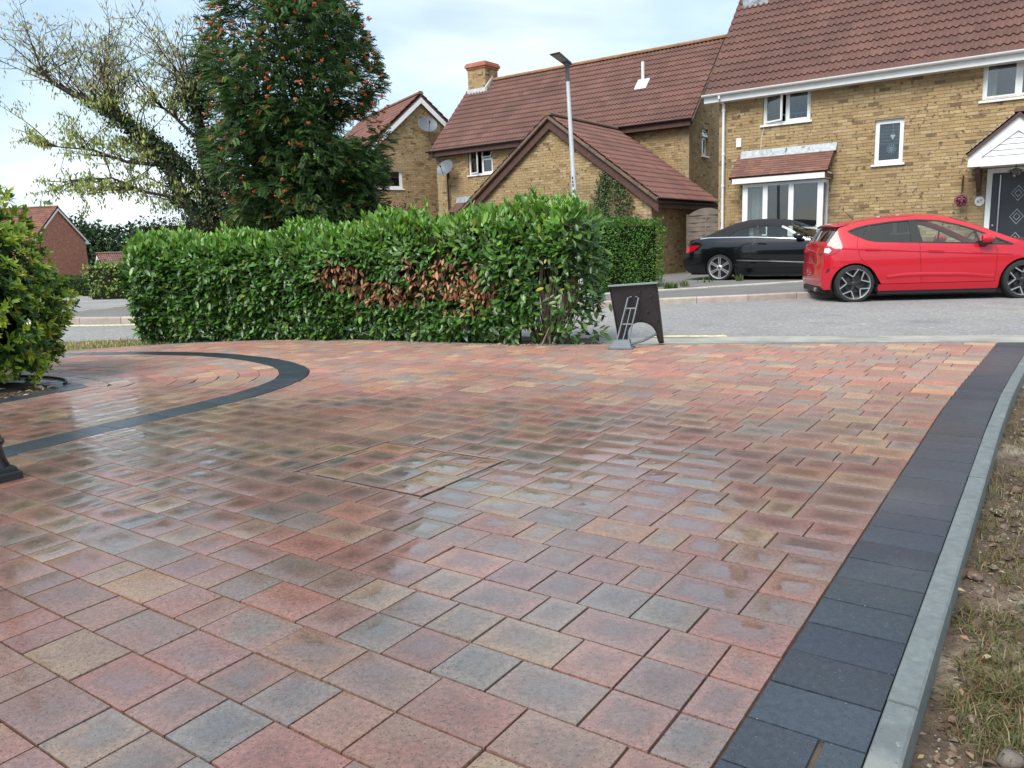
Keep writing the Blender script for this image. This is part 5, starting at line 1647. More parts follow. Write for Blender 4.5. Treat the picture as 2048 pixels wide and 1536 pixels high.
RIMS = mat('machined_rim', (0.55, 0.56, 0.57), rough=0.3, metal=0.9)
SILV = mat('silver_rim', (0.66, 0.67, 0.68), rough=0.32, metal=0.75)
LINER = mat('arch_liner', (0.008, 0.008, 0.008), rough=0.95)

def red_car():
    root = thing('hatchback_car', 'bright red five-door hatchback parked along the far kerb', 'car', (5.55, 12.5, -0.115), math.atan2(-0.152, 0.988))
    # the side plane nearest the camera passes the rear contact point, so move the centre line away from it
    HWID = 0.86
    n = Vector((0.152, 0.988, 0))
    root.location = Vector((5.55, 12.5, -0.115)) + n * (HWID - 0.03)
    B = CarBody(root, [(0.10, 0.78), (0.20, 0.815), (0.30, 0.838), (0.36, 0.838), (0.42, 0.852), (0.55, 0.858), (0.70, 0.862), (0.80, 0.852), (0.84, 0.848), (0.95, 0.80), (1.10, 0.71), (1.25, 0.62), (1.38, 0.53)],
                [(-0.75, 0.50), (-0.55, 0.73), (-0.45, 0.86), (-0.3, 0.945), (-0.1, 0.985), (0.4, 1.0), (2.0, 1.0), (2.5, 0.985), (2.85, 0.94), (3.1, 0.86), (3.3, 0.72)])
    ra, fa = 0.345, 0.345
    rarch = arc(-0.005, 0.29, ra, 195, -8, 16)      # over the rear wheel, rear to front
    farch = arc(2.49, 0.30, fa, 188, -12, 16)
    # --- outline pieces (x, z)
    rear_edge = [(-0.465, 0.27), (-0.48, 0.36), (-0.475, 0.56), (-0.455, 0.63), (-0.455, 0.78), (-0.44, 0.90), (-0.39, 0.98)]
    dlo_bot = [(-0.09, 1.14), (-0.05, 1.11), (0.05, 1.06), (0.18, 1.0), (0.31, 0.97), (0.84, 0.94), (1.02, 0.93), (1.79, 0.89), (2.30, 0.855)]
    dlo_top = [(2.30, 0.855), (2.15, 0.925), (1.97, 1.01), (1.78, 1.10), (1.56, 1.18), (1.27, 1.255), (0.96, 1.28), (0.84, 1.278), (0.54, 1.262), (0.2, 1.222), (0.02, 1.18), (-0.09, 1.14)]
    rail = [(-0.22, 1.20), (-0.05, 1.245), (0.2, 1.29), (0.60, 1.332), (0.95, 1.345), (1.20, 1.335), (1.45, 1.295), (1.75, 1.19), (2.05, 1.06), (2.30, 0.95), (2.44, 0.90)]
    rd_line = [(0.05, 1.06), (0.02, 0.90), (0.05, 0.76), (0.13, 0.64)]          # rear edge of the rear door
    sill_z = 0.295
    # rear quarter: bumper, wing, C-pillar
    quarter = rear_edge + [(-0.30, 1.10), (-0.22, 1.20), (-0.09, 1.14)] + dlo_bot[1:3] + rd_line[1:] + [(0.22, 0.56)] + [p for p in rarch[::-1] if p[0] < 0.20 and p[1] > 0.22] + [(-0.345, 0.215), (-0.43, 0.215)]
    B.side('rear_quarter', quarter, RED, shrink=0.002)
    rdoor = [(0.05, 1.06), (0.18, 1.0), (0.31, 0.97), (0.84, 0.94), (0.95, 0.935), (0.965, 0.65), (1.0, sill_z), (0.40, sill_z)] + [(0.335, 0.40), (0.29, 0.48), (0.22, 0.56)] + rd_line[::-1][:-1]
    o = B.side('door', rdoor, RED, shrink=0.0025)
    for d in o: handle(B, d, 0.12, 0.37, 0.855)
    fdoor = [(0.95, 0.935), (1.02, 0.93), (1.79, 0.89), (2.04, 0.873), (2.08, 0.75), (2.075, sill_z), (1.0, sill_z), (0.965, 0.65)]
    o = B.side('door', fdoor, RED, shrink=0.0025)
    for d in o: handle(B, d, 1.05, 1.31, 0.80)
    wing = [(2.04, 0.873), (2.30, 0.855), (2.44, 0.90), (2.62, 0.91), (2.85, 0.875), (3.02, 0.80), (3.14, 0.66), (3.19, 0.50), (3.18, 0.34), (3.10, 0.21), (2.84, 0.21)] + [p for p in farch[::-1] if p[1] > 0.24] + [(2.13, 0.22), (2.075, sill_z), (2.08, 0.75)]
    B.side('front_wing', wing, RED, shrink=0.002)
    skirt = [(0.345, 0.24), (0.36, sill_z - 0.004), (2.10, sill_z - 0.004), (2.13, 0.24), (2.12, 0.185), (0.36, 0.185)]
    B.side('side_skirt', skirt, RED, off=0.018)
    m = MB(); m.box(0.36, 2.12, -0.80, 0.80, 0.13, 0.20); m.box(-0.42, 3.0, -0.60, 0.60, 0.16, 0.32); m.build('underbody', TRIM, root)
    # door frames, pillars and roof rail
    for sg in (0,):
        upper = rail + [(2.30, 0.855)] + dlo_top[1:] + [(-0.22, 1.20)]
        upper = [(-0.22, 1.20)] + rail[1:] + [(2.44, 0.90), (2.30, 0.855)] + dlo_top[1:]
        B.side('roof_rail', upper, RED, spacing=0.05)
    seal = 0.012
    B.side('window_seal', dlo_bot + dlo_top[1:-1], TRIM, off=-0.014, spacing=0.08)[0]
    for o in list(root.children):
        if o.name.startswith('window_seal'): bpy.data.objects.remove(o)
    # strips round the glass
    def strip(name, pts, w, off, material):
        for sg in (-1, 1):
            m = MB()
            up = offset_poly(pts, w / 2); dn = offset_poly(pts, -w / 2)
            k = len(pts)
            V = [(x, sg * (B.y(x, z) + off), z) for x, z in up + dn] + [(x, sg * (B.y(x, z) - 0.02), z) for x, z in up + dn]
            F = [[i, i + 1, k + i + 1, k + i] for i in range(k - 1)] + [[i, 2 * k + i, 2 * k + i + 1, i + 1] for i in range(k - 1)] + [[k + i, k + i + 1, 3 * k + i + 1, 3 * k + i] for i in range(k - 1)]
            m.add(V, F); m.build(name, material, root)
    strip('window_trim', densify(dlo_bot, 0.06), 0.022, 0.004, TRIM)
    strip('window_trim', densify(dlo_top, 0.06), 0.022, 0.004, TRIM)
    B.side('pillar', [(0.835, 0.945), (1.0, 0.935), (0.945, 1.275), (0.83, 1.275)], TRIM, off=0.002)
    B.side('pillar', [(0.12, 1.025), (0.175, 1.0), (0.265, 1.23), (0.225, 1.222)], TRIM, off=0.002)
    B.side('pillar', [(1.80, 0.89), (1.835, 0.888), (1.80, 1.09), (1.765, 1.105)], TRIM, off=0.002)
    B.side('side_window', [(-0.08, 1.14), (0.05, 1.065), (0.12, 1.03), (0.225, 1.22), (0.02, 1.175)], PRIV, off=-0.006)
    B.side('side_window', [(0.18, 1.0), (0.31, 0.972), (0.835, 0.945), (0.835, 1.275), (0.54, 1.258), (0.265, 1.228)], PRIV, off=-0.006)
    B.side('side_window', [(1.0, 0.937), (1.79, 0.893), (1.765, 1.10), (1.56, 1.175), (1.27, 1.25), (0.95, 1.276)], CLEAR, off=-0.006)
    B.side('side_window', [(1.835, 0.888), (2.27, 0.866), (2.0, 0.99), (1.80, 1.088)], CLEAR, off=-0.006)
    # --- skins across the car
    E = rear_edge
    Cc = [(x - 0.03, z) for x, z in rear_edge]
    B.skin('rear_bumper', [(-0.43, 0.215)] + E[:4], [(-0.46, 0.215)] + Cc[:4], RED)
    B.skin('tailgate', E[3:], Cc[3:6] + [(-0.43, 0.99)], RED)
    g0 = [(-0.39, 0.98), (-0.30, 1.10), (-0.22, 1.20)]
    B.skin('rear_window', g0, [(-0.43, 0.99), (-0.35, 1.10), (-0.26, 1.215)], PRIV)
    B.skin('spoiler', [(-0.22, 1.20), (-0.27, 1.205), (-0.22, 1.222), (-0.05, 1.245)], [(-0.26, 1.215), (-0.33, 1.235), (-0.28, 1.262), (-0.05, 1.30)], RED, p=4)
    B.skin('roof', rail[1:7], [(-0.05, 1.30), (0.2, 1.345), (0.60, 1.388), (0.95, 1.40), (1.20, 1.393), (1.47, 1.355)], RED)
    B.skin('windscreen', rail[6:], [(1.47, 1.355), (1.85, 1.215), (2.18, 1.08), (2.46, 0.965), (2.58, 0.915)], CLEAR)
    B.skin('bonnet', [(2.44, 0.90), (2.62, 0.91), (2.85, 0.875), (3.02, 0.80)], [(2.58, 0.915), (2.75, 0.945), (2.98, 0.92), (3.20, 0.83)], RED)
    B.skin('front_bumper', [(3.02, 0.80), (3.14, 0.66), (3.19, 0.50), (3.18, 0.34), (3.10, 0.21)], [(3.20, 0.83), (3.30, 0.68), (3.335, 0.50), (3.32, 0.33), (3.24, 0.21)], RED)
    m = MB(); m.box(3.16, 3.345, -0.42, 0.42, 0.36, 0.56); m.build('grille', TRIM, root)
    for sg in (-1, 1):
        m = MB(); m.hexa([(2.90, sg * 0.60, 0.68), (3.12, sg * 0.52, 0.66), (3.14, sg * 0.70, 0.64), (2.86, sg * 0.815, 0.70), (2.88, sg * 0.60, 0.80), (3.10, sg * 0.52, 0.76), (3.08, sg * 0.70, 0.74), (2.80, sg * 0.80, 0.81)]); m.build('headlight', LENSW, root)
    # tail lights: red wrap with a pale centre
    tl = [(-0.465, 0.80), (-0.45, 0.895), (-0.38, 0.915), (-0.20, 0.905), (-0.215, 0.875), (-0.33, 0.785), (-0.41, 0.765)]
    for o in B.side('tail_light', tl, TAIL, off=0.010): pass
    B.side('tail_light_reflector', [(-0.463, 0.815), (-0.452, 0.88), (-0.39, 0.885), (-0.36, 0.845), (-0.40, 0.80)], LENSW, off=0.014)
    for sg in (-1, 1):
        m = MB(); m.hexa([(-0.492, sg * 0.52, 0.80), (-0.463, sg * 0.70, 0.80), (-0.43, sg * 0.70, 0.80), (-0.43, sg * 0.52, 0.80), (-0.478, sg * 0.52, 0.90), (-0.450, sg * 0.685, 0.90), (-0.41, sg * 0.685, 0.90), (-0.41, sg * 0.52, 0.90)]); m.build('tail_light', TAIL, root)
    # bumper vent and lower diffuser
    B.side('bumper_vent', [(-0.435, 0.49), (-0.40, 0.565), (-0.37, 0.56), (-0.40, 0.50)], TRIM, off=0.004)
    m = MB(); m.box(-0.50, -0.36, -0.50, 0.50, 0.17, 0.25); m.build('diffuser', TRIM, root)
    m = MB(); m.tube([(-0.52, -0.40, 0.21), (-0.4, -0.40, 0.21)], 0.035, 10); m.build('exhaust', MT['chrome'], root)
    # creases catch the light: thin raised swage along the doors
    for pts in ([(-0.20, 0.872), (0.12, 0.855), (0.97, 0.795), (1.80, 0.735), (2.3, 0.71)],):
        D = densify(pts, 0.06)
        up = offset_poly(D, 0.010); dn = offset_poly(D, -0.020)
        for sg in (-1, 1):
            k = len(D)
            V = [(x, sg * (B.y(x, z) + 0.001), z) for x, z in up] + [(x, sg * (B.y(x, z) + 0.010), z) for x, z in D] + [(x, sg * (B.y(x, z) + 0.001), z) for x, z in dn]
            F = [[i, i + 1, k + i + 1, k + i] for i in range(k - 1)] + [[k + i, k + i + 1, 2 * k + i + 1, 2 * k + i] for i in range(k - 1)]
            link('swage_line', mesh_np('swage_line', V, F), RED, root)
    low = [(0.48, 0.395), (0.75, 0.425), (1.0, 0.43), (1.6, 0.41), (2.06, 0.36)]
    D = densify(low, 0.06); up = offset_poly(D, 0.035); dn = offset_poly(D, -0.03)
    for sg in (-1, 1):
        k = len(D)
        V = [(x, sg * (B.y(x, z) + 0.001), z) for x, z in up] + [(x, sg * (B.y(x, z) + 0.016), z) for x, z in D] + [(x, sg * (B.y(x, z) + 0.001), z) for x, z in dn]
        F = [[i, i + 1, k + i + 1, k + i] for i in range(k - 1)] + [[k + i, k + i + 1, 2 * k + i + 1, 2 * k + i] for i in range(k - 1)]
        link('swage_line', mesh_np('swage_line', V, F, smooth=True), RED, root)
    # mirrors, aerial
    for sg in (-1, 1):
        m = MB()
        m.lathe([(0.0, -0.11), (0.055, -0.10), (0.082, -0.05), (0.088, 0.02), (0.075, 0.075), (0.0, 0.085)], 14, X=(0, 0.9, 0), Y=(0, 0, 0.85), Z=(-1, 0, 0), O=(1.88, sg * 0.93, 0.955))
        mm = smooth_by_angle(m.build('mirror', RED, root), 60)
        m = MB(); m.hexa([(1.80, sg * 0.80, 0.86), (1.93, sg * 0.80, 0.86), (1.95, sg * 0.95, 0.865), (1.80, sg * 0.95, 0.865), (1.80, sg * 0.80, 0.91), (1.93, sg * 0.80, 0.91), (1.95, sg * 0.96, 0.93), (1.78, sg * 0.96, 0.93)]); m.build('mirror_base', TRIM, mm)
    m = MB(); m.tube([(0.16, 0, 1.335), (0.02, 0, 1.47)], [0.008, 0.003], 6); m.build('aerial', TRIM, root)
    # cabin
    m = MB(); m.box(0.0, 2.3, -0.70, 0.70, 0.30, 0.42); m.box(2.05, 2.30, -0.72, 0.72, 0.5, 0.88); m.box(-0.36, 0.0, -0.62, 0.62, 0.4, 0.86); m.build('cabin', CABIN, root)
    seat_set(root, (1.02, 0.22), 0.36, 0.46, CABIN, 0.60)
    m = MB(); m.lathe([(0.165, -0.012), (0.185, 0.0), (0.165, 0.012), (0.150, 0.0)], 24, X=(0.35, 0, 0.93), Y=(0, 1, 0), Z=(-0.93, 0, 0.35), O=(1.86, -0.36, 0.90), closed=True); m.tube([(1.86, -0.36, 0.90), (2.1, -0.36, 0.8)], 0.03, 8); m.build('steering_wheel', CABIN, root)
    # wheel arches and wheels
    for (x, z, r) in ((-0.005, 0.29, ra), (2.49, 0.30, fa)):
        for sg in (-1, 1):
            m = MB(); P = arc(x, z, r + 0.008, 200, -20, 18)
            yo = 0.845
            m.add([(a, sg * yo, b) for a, b in P] + [(a, sg * 0.55, b) for a, b in P], [[i, i + 1, 20 + i - 1 + 0, 19 + i] for i in range(18)])
            m.prism(P, lambda a, b, t: (a, t, b), sg * 0.56, sg * 0.55)
            m.build('arch_liner', LINER, root)
            wheel(root, x, sg * 0.765, 0.305, 0.238, sg, 'five', RIMS, DARKW)
    return root

def handle(B, door, x0, x1, z):
    sg = -1 if sum(v.co.y for v in door.data.vertices) < 0 else 1
    m = MB(); y = B.y((x0 + x1) / 2, z)
    m.hexa([(x0, sg * (y - 0.01), z - 0.035), (x1, sg * (y - 0.01), z - 0.05), (x1 - 0.02, sg * (y + 0.022), z - 0.035), (x0 + 0.02, sg * (y + 0.022), z - 0.02),
            (x0, sg * (y - 0.01), z + 0.01), (x1, sg * (y - 0.01), z - 0.005), (x1 - 0.02, sg * (y + 0.022), z - 0.008), (x0 + 0.02, sg * (y + 0.022), z + 0.006)])
    m.build('handle', door.data.materials[0], door)
red_car()

def black_car():
    dr = Vector((EX, EY, 0)); n = Vector((-EY, EX, 0))
    root = thing('convertible_car', 'black convertible with closed fabric roof parked in front of the bay window', 'car', (0, 0, 0), ROT)
    root.location = Vector((5.01, 18.5, -0.02)) + n * 0.86
    B = CarBody(root, [(0.10, 0.80), (0.2, 0.84), (0.32, 0.872), (0.5, 0.885), (0.7, 0.888), (0.85, 0.872), (0.98, 0.815), (1.10, 0.735), (1.24, 0.63), (1.36, 0.52)],
                [(-1.15, 0.70), (-0.95, 0.83), (-0.7, 0.93), (-0.3, 0.985), (0.3, 1.0), (2.2, 1.0), (2.8, 0.98), (3.2, 0.92), (3.45, 0.82), (3.65, 0.66)])
    ra = 0.345
    rarch = arc(-0.01, 0.30, ra, 190, -10, 16); farch = arc(2.75, 0.30, ra, 190, -10, 16)
    rear_edge = [(-0.90, 0.27), (-0.965, 0.36), (-0.97, 0.50), (-0.93, 0.60), (-0.89, 0.70), (-0.83, 0.84), (-0.76, 0.925)]
    belt = [(-0.76, 0.925), (-0.66, 0.97), (-0.50, 1.0), (-0.30, 1.02), (0.15, 1.01), (0.83, 0.995), (1.73, 0.935), (2.06, 0.90)]
    sill = 0.30
    quarter = rear_edge + belt[1:5] + [(0.80, 0.997), (0.81, 0.90), (0.77, 0.84), (0.70, 0.55), (0.62, sill), (0.36, sill)] + [p for p in rarch[::-1] if p[1] > 0.24] + [(-0.36, 0.19), (-0.80, 0.20)]
    B.side('rear_quarter', quarter, BLACK, shrink=0.002, spacing=0.07)
    door = [(0.80, 0.997), (0.83, 0.995), (1.73, 0.935), (2.03, 0.903), (2.10, 0.70), (2.12, sill), (0.62, sill), (0.70, 0.55), (0.77, 0.84), (0.81, 0.90)]
    for d in B.side('door', door, BLACK, shrink=0.0025, spacing=0.07):
        handle(B, d, 0.88, 1.10, 0.865)
    wing = [(2.03, 0.903), (2.06, 0.90), (2.25, 0.90), (2.7, 0.87), (3.1, 0.80), (3.35, 0.70), (3.48, 0.55), (3.50, 0.38), (3.42, 0.22), (3.12, 0.20)] + [p for p in farch[::-1] if p[1] > 0.24] + [(2.38, 0.20), (2.12, sill), (2.10, 0.70)]
    B.side('front_wing', wing, BLACK, shrink=0.002, spacing=0.07)
    B.side('side_skirt', [(0.35, 0.24), (0.37, sill - 0.003), (2.36, sill - 0.003), (2.38, 0.22), (2.36, 0.17), (0.37, 0.17)], BLACK, off=0.012)
    m = MB(); m.box(0.36, 2.4, -0.82, 0.82, 0.13, 0.19); m.box(-0.8, 3.3, -0.64, 0.64, 0.15, 0.32); m.build('underbody', TRIM, root)
    # chrome belt line and lower strip
    def strip(pts, w, off, material, name):
        D = densify(pts, 0.06)
        up, dn = offset_poly(D, w / 2), offset_poly(D, -w / 2)
        k = len(D)
        for sg in (-1, 1):
            V = [(x, sg * (B.y(x, z) + off), z) for x, z in up + dn] + [(x, sg * (B.y(x, z) - 0.005), z) for x, z in up + dn]
            F = [[i, i + 1, k + i + 1, k + i] for i in range(k - 1)] + [[i, 2 * k + i, 2 * k + i + 1, i + 1] for i in range(k - 1)] + [[k + i, k + i + 1, 3 * k + i + 1, 3 * k + i] for i in range(k - 1)]
            link(name, mesh_np(name, V, F), material, root)
    strip([(-0.52, 1.005), (-0.30, 1.025), (0.15, 1.018), (0.83, 1.002), (1.73, 0.942), (2.03, 0.91)], 0.020, 0.008, MT['chrome'], 'chrome_strip')
    strip([(0.40, 0.485), (1.2, 0.455), (2.36, 0.40)], 0.020, 0.014, MT['chrome'], 'chrome_strip')
    # soft top
    edge = [(-0.42, 1.02), (-0.34, 1.055), (-0.12, 1.15), (0.14, 1.25), (0.42, 1.305), (0.72, 1.32), (1.05, 1.305), (1.32, 1.265), (1.50, 1.21)]
    cent = [(-0.62, 1.02), (-0.48, 1.10), (-0.16, 1.24), (0.12, 1.345), (0.42, 1.405), (0.72, 1.42), (1.05, 1.41), (1.34, 1.375), (1.54, 1.315)]
    win_top = [(0.15, 1.03), (0.27, 1.11), (0.42, 1.185), (0.60, 1.235), (0.81, 1.255), (1.12, 1.25), (1.36, 1.215)]
    B.skin('soft_top', edge, cent, SOFT, p=2.4)
    side_top = edge[:] + [(1.50, 1.21), (1.36, 1.215)] [1:] + win_top[::-1][1:] + [(0.15, 1.02)]
    B.side('soft_top_side', [(-0.42, 1.02), (-0.34, 1.055), (-0.12, 1.15), (0.14, 1.25), (0.42, 1.305), (0.72, 1.32), (1.05, 1.305), (1.32, 1.265), (1.50, 1.21), (1.36, 1.212)] + win_top[::-1][1:] + [(0.13, 1.02)], SOFT, spacing=0.05)
    B.side('side_window', [(0.15, 1.02), (0.27, 1.11), (0.42, 1.185), (0.60, 1.235), (0.80, 1.252), (0.82, 1.0)], CLEAR, off=-0.006)
    B.side('side_window', [(0.84, 1.0), (0.82, 1.253), (1.12, 1.25), (1.36, 1.215), (1.52, 1.14), (1.73, 1.0), (1.80, 0.945)], CLEAR, off=-0.006)
    B.side('pillar', [(0.815, 1.0), (0.845, 1.0), (0.825, 1.255), (0.795, 1.255)], TRIM, off=0.0)
    # windscreen frame and screen
    strip([(1.36, 1.225), (1.55, 1.145), (1.76, 1.01), (1.95, 0.915)], 0.045, 0.006, MT['satin'], 'windscreen_frame')
    B.skin('windscreen', [(1.50, 1.21), (1.70, 1.08), (1.90, 0.955), (2.0, 0.905)], [(1.54, 1.315), (1.85, 1.19), (2.12, 1.06), (2.30, 0.955)], CLEAR)
    B.side('windscreen_pillar', [(1.50, 1.21), (1.70, 1.08), (1.90, 0.955), (2.0, 0.905), (1.80, 0.945), (1.73, 1.0), (1.52, 1.14), (1.36, 1.215)], BLACK, off=-0.001)
    Cc = [(x - 0.11, z) for x, z in rear_edge]
    B.skin('rear_bumper', [(-0.80, 0.20)] + rear_edge[:4], [(-0.9, 0.20)] + Cc[:4], BLACK)
    B.skin('boot_lid', rear_edge[3:] + [(-0.66, 0.97), (-0.50, 1.0), (-0.42, 1.02)], Cc[3:6] + [(-0.95, 0.97), (-0.86, 1.01), (-0.72, 1.03), (-0.62, 1.03)], BLACK)
    B.skin('bonnet', [(2.0, 0.905), (2.25, 0.90), (2.7, 0.87), (3.1, 0.80), (3.35, 0.70)], [(2.30, 0.955), (2.45, 0.96), (2.8, 0.94), (3.2, 0.87), (3.50, 0.73)], BLACK)
    B.skin('front_bumper', [(3.35, 0.70), (3.48, 0.55), (3.50, 0.38), (3.42, 0.22)], [(3.50, 0.73), (3.64, 0.55), (3.65, 0.38), (3.55, 0.22)], BLACK)
    B.side('tail_light', [(-0.885, 0.69), (-0.835, 0.83), (-0.66, 0.855), (-0.50, 0.845), (-0.62, 0.76), (-0.72, 0.695)], TAIL, off=0.008)
    for sg in (-1, 1):
        m = MB(); m.hexa([(-0.985, sg * 0.45, 0.70), (-0.90, sg * 0.74, 0.70), (-0.85, sg * 0.74, 0.70), (-0.86, sg * 0.45, 0.70), (-0.95, sg * 0.45, 0.83), (-0.855, sg * 0.72, 0.83), (-0.80, sg * 0.72, 0.83), (-0.82, sg * 0.45, 0.83)]); m.build('tail_light', TAIL, root)
        m = MB(); m.hexa([(3.2, sg * 0.5, 0.62), (3.5, sg * 0.42, 0.58), (3.45, sg * 0.68, 0.56), (3.1, sg * 0.82, 0.64), (3.2, sg * 0.5, 0.76), (3.46, sg * 0.42, 0.70), (3.38, sg * 0.66, 0.68), (3.05, sg * 0.80, 0.75)]); m.build('headlight', LENSW, root)
        m = MB(); m.lathe([(0.0, -0.11), (0.055, -0.10), (0.08, -0.05), (0.085, 0.02), (0.07, 0.075), (0.0, 0.085)], 14, X=(0, 0.95, 0), Y=(0, 0, 0.85), Z=(-1, 0, 0), O=(1.80, sg * 0.95, 1.0))
        mm = smooth_by_angle(m.build('mirror', BLACK, root), 60)
        m = MB(); m.hexa([(1.76, sg * 0.80, 0.91), (1.88, sg * 0.80, 0.905), (1.86, sg * 0.95, 0.93), (1.76, sg * 0.95, 0.93), (1.76, sg * 0.80, 0.945), (1.88, sg * 0.80, 0.94), (1.86, sg * 0.95, 0.97), (1.76, sg * 0.95, 0.97)]); m.build('mirror_base', TRIM, mm)
    m = MB(); m.box(0.0, 2.2, -0.72, 0.72, 0.30, 0.42); m.box(1.75, 2.2, -0.74, 0.74, 0.5, 0.92); m.box(-0.6, 0.0, -0.7, 0.7, 0.4, 0.97); m.build('cabin', CABIN, root)
    seat_set(root, (0.80, 0.1), 0.37, 0.45, mat('cream_leather', (0.42, 0.40, 0.36), rough=0.6), 0.58)
    for (x, z) in ((-0.01, 0.30), (2.75, 0.30)):
        for sg in (-1, 1):
            P = arc(x, z, ra + 0.008, 200, -20, 18)
            m = MB(); m.add([(a, sg * 0.87, b) for a, b in P] + [(a, sg * 0.55, b) for a, b in P], [[i, i + 1, 20 + i, 19 + i] for i in range(18)])
            m.prism(P, lambda a, b, t: (a, t, b), sg * 0.56, sg * 0.55)
            m.build('arch_liner', LINER, root)
            wheel(root, x, sg * 0.785, 0.318, 0.25, sg, 'twin', SILV, DARKW)
black_car()
# ------------------------------------------------------------------ street furniture and small things
def lamp_post():
    t = thing('street_lamp', 'pale grey street lamp column with flat dark head standing behind the hedge', 'street lamp', (1.40, 15.3, 0))
    top = Vector((-0.16, 0, 4.32))
    m = MB()
    def P(z): return (top.x * (z / 4.32), 0, z)
    m.tube([P(0), P(0.9), P(1.0), P(1.6), P(1.75), P(4.05)], [0.075, 0.075, 0.066, 0.056, 0.050, 0.034], 16)
    smooth_by_angle(m.build('column', MT['galv'], t), 40)
    m = MB(); m.tube([P(3.98), P(4.28)], [0.039, 0.039], 14); smooth_by_angle(m.build('spigot', MT['lamp_head'], t), 40)
    m = MB()
    # thin tapered head tilted up, pointing left and towards the road
    d = Vector((-0.62, -0.72, 0.30)).normalized(); sd = d.cross(Vector((0, 0, 1))).normalized(); up = sd.cross(d)
    o = Vector(P(4.30))
    def Q(a, b, c): return o + d * (a * 0.8) + sd * (b * 0.8) + up * (c * 0.8)
    m.hexa([Q(-0.10, -0.10, 0.0), Q(0.50, -0.14, 0.0), Q(0.50, 0.14, 0.0), Q(-0.10, 0.10, 0.0), Q(-0.06, -0.08, 0.05), Q(0.48, -0.13, 0.028), Q(0.48, 0.13, 0.028), Q(-0.06, 0.08, 0.05)])
    hd = m.build('lamp_head', MT['lamp_head'], t)
    m = MB(); m.tube([Q(-0.02, 0, -0.09), Q(-0.01, 0, 0.01)], [0.04, 0.06], 12); m.build('bracket', MT['lamp_head'], t)
    m = MB(); m.hexa([Q(0.12, -0.09, -0.008), Q(0.44, -0.11, -0.008), Q(0.44, 0.11, -0.008), Q(0.12, 0.09, -0.008), Q(0.12, -0.09, 0.001), Q(0.44, -0.11, 0.001), Q(0.44, 0.11, 0.001), Q(0.12, 0.09, 0.001)]); m.build('lens', mat('lamp_lens', (0.35, 0.33, 0.30), rough=0.2), hd)
    m = MB()
    for (z, h) in ((2.20, 0.045), (2.13, 0.04), (2.06, 0.05), (1.95, 0.045)):
        x = P(z)[0] - 0.02
        m.box(x - 0.012, x + 0.012, -0.054, -0.046, z, z + h)
    m.build('column_number', MT['ink'], t)
    m = MB(); m.box(P(0.55)[0] - 0.045, P(0.55)[0] + 0.045, -0.080, -0.05, 0.35, 0.8); m.build('door', MT['galv'], t)
lamp_post()

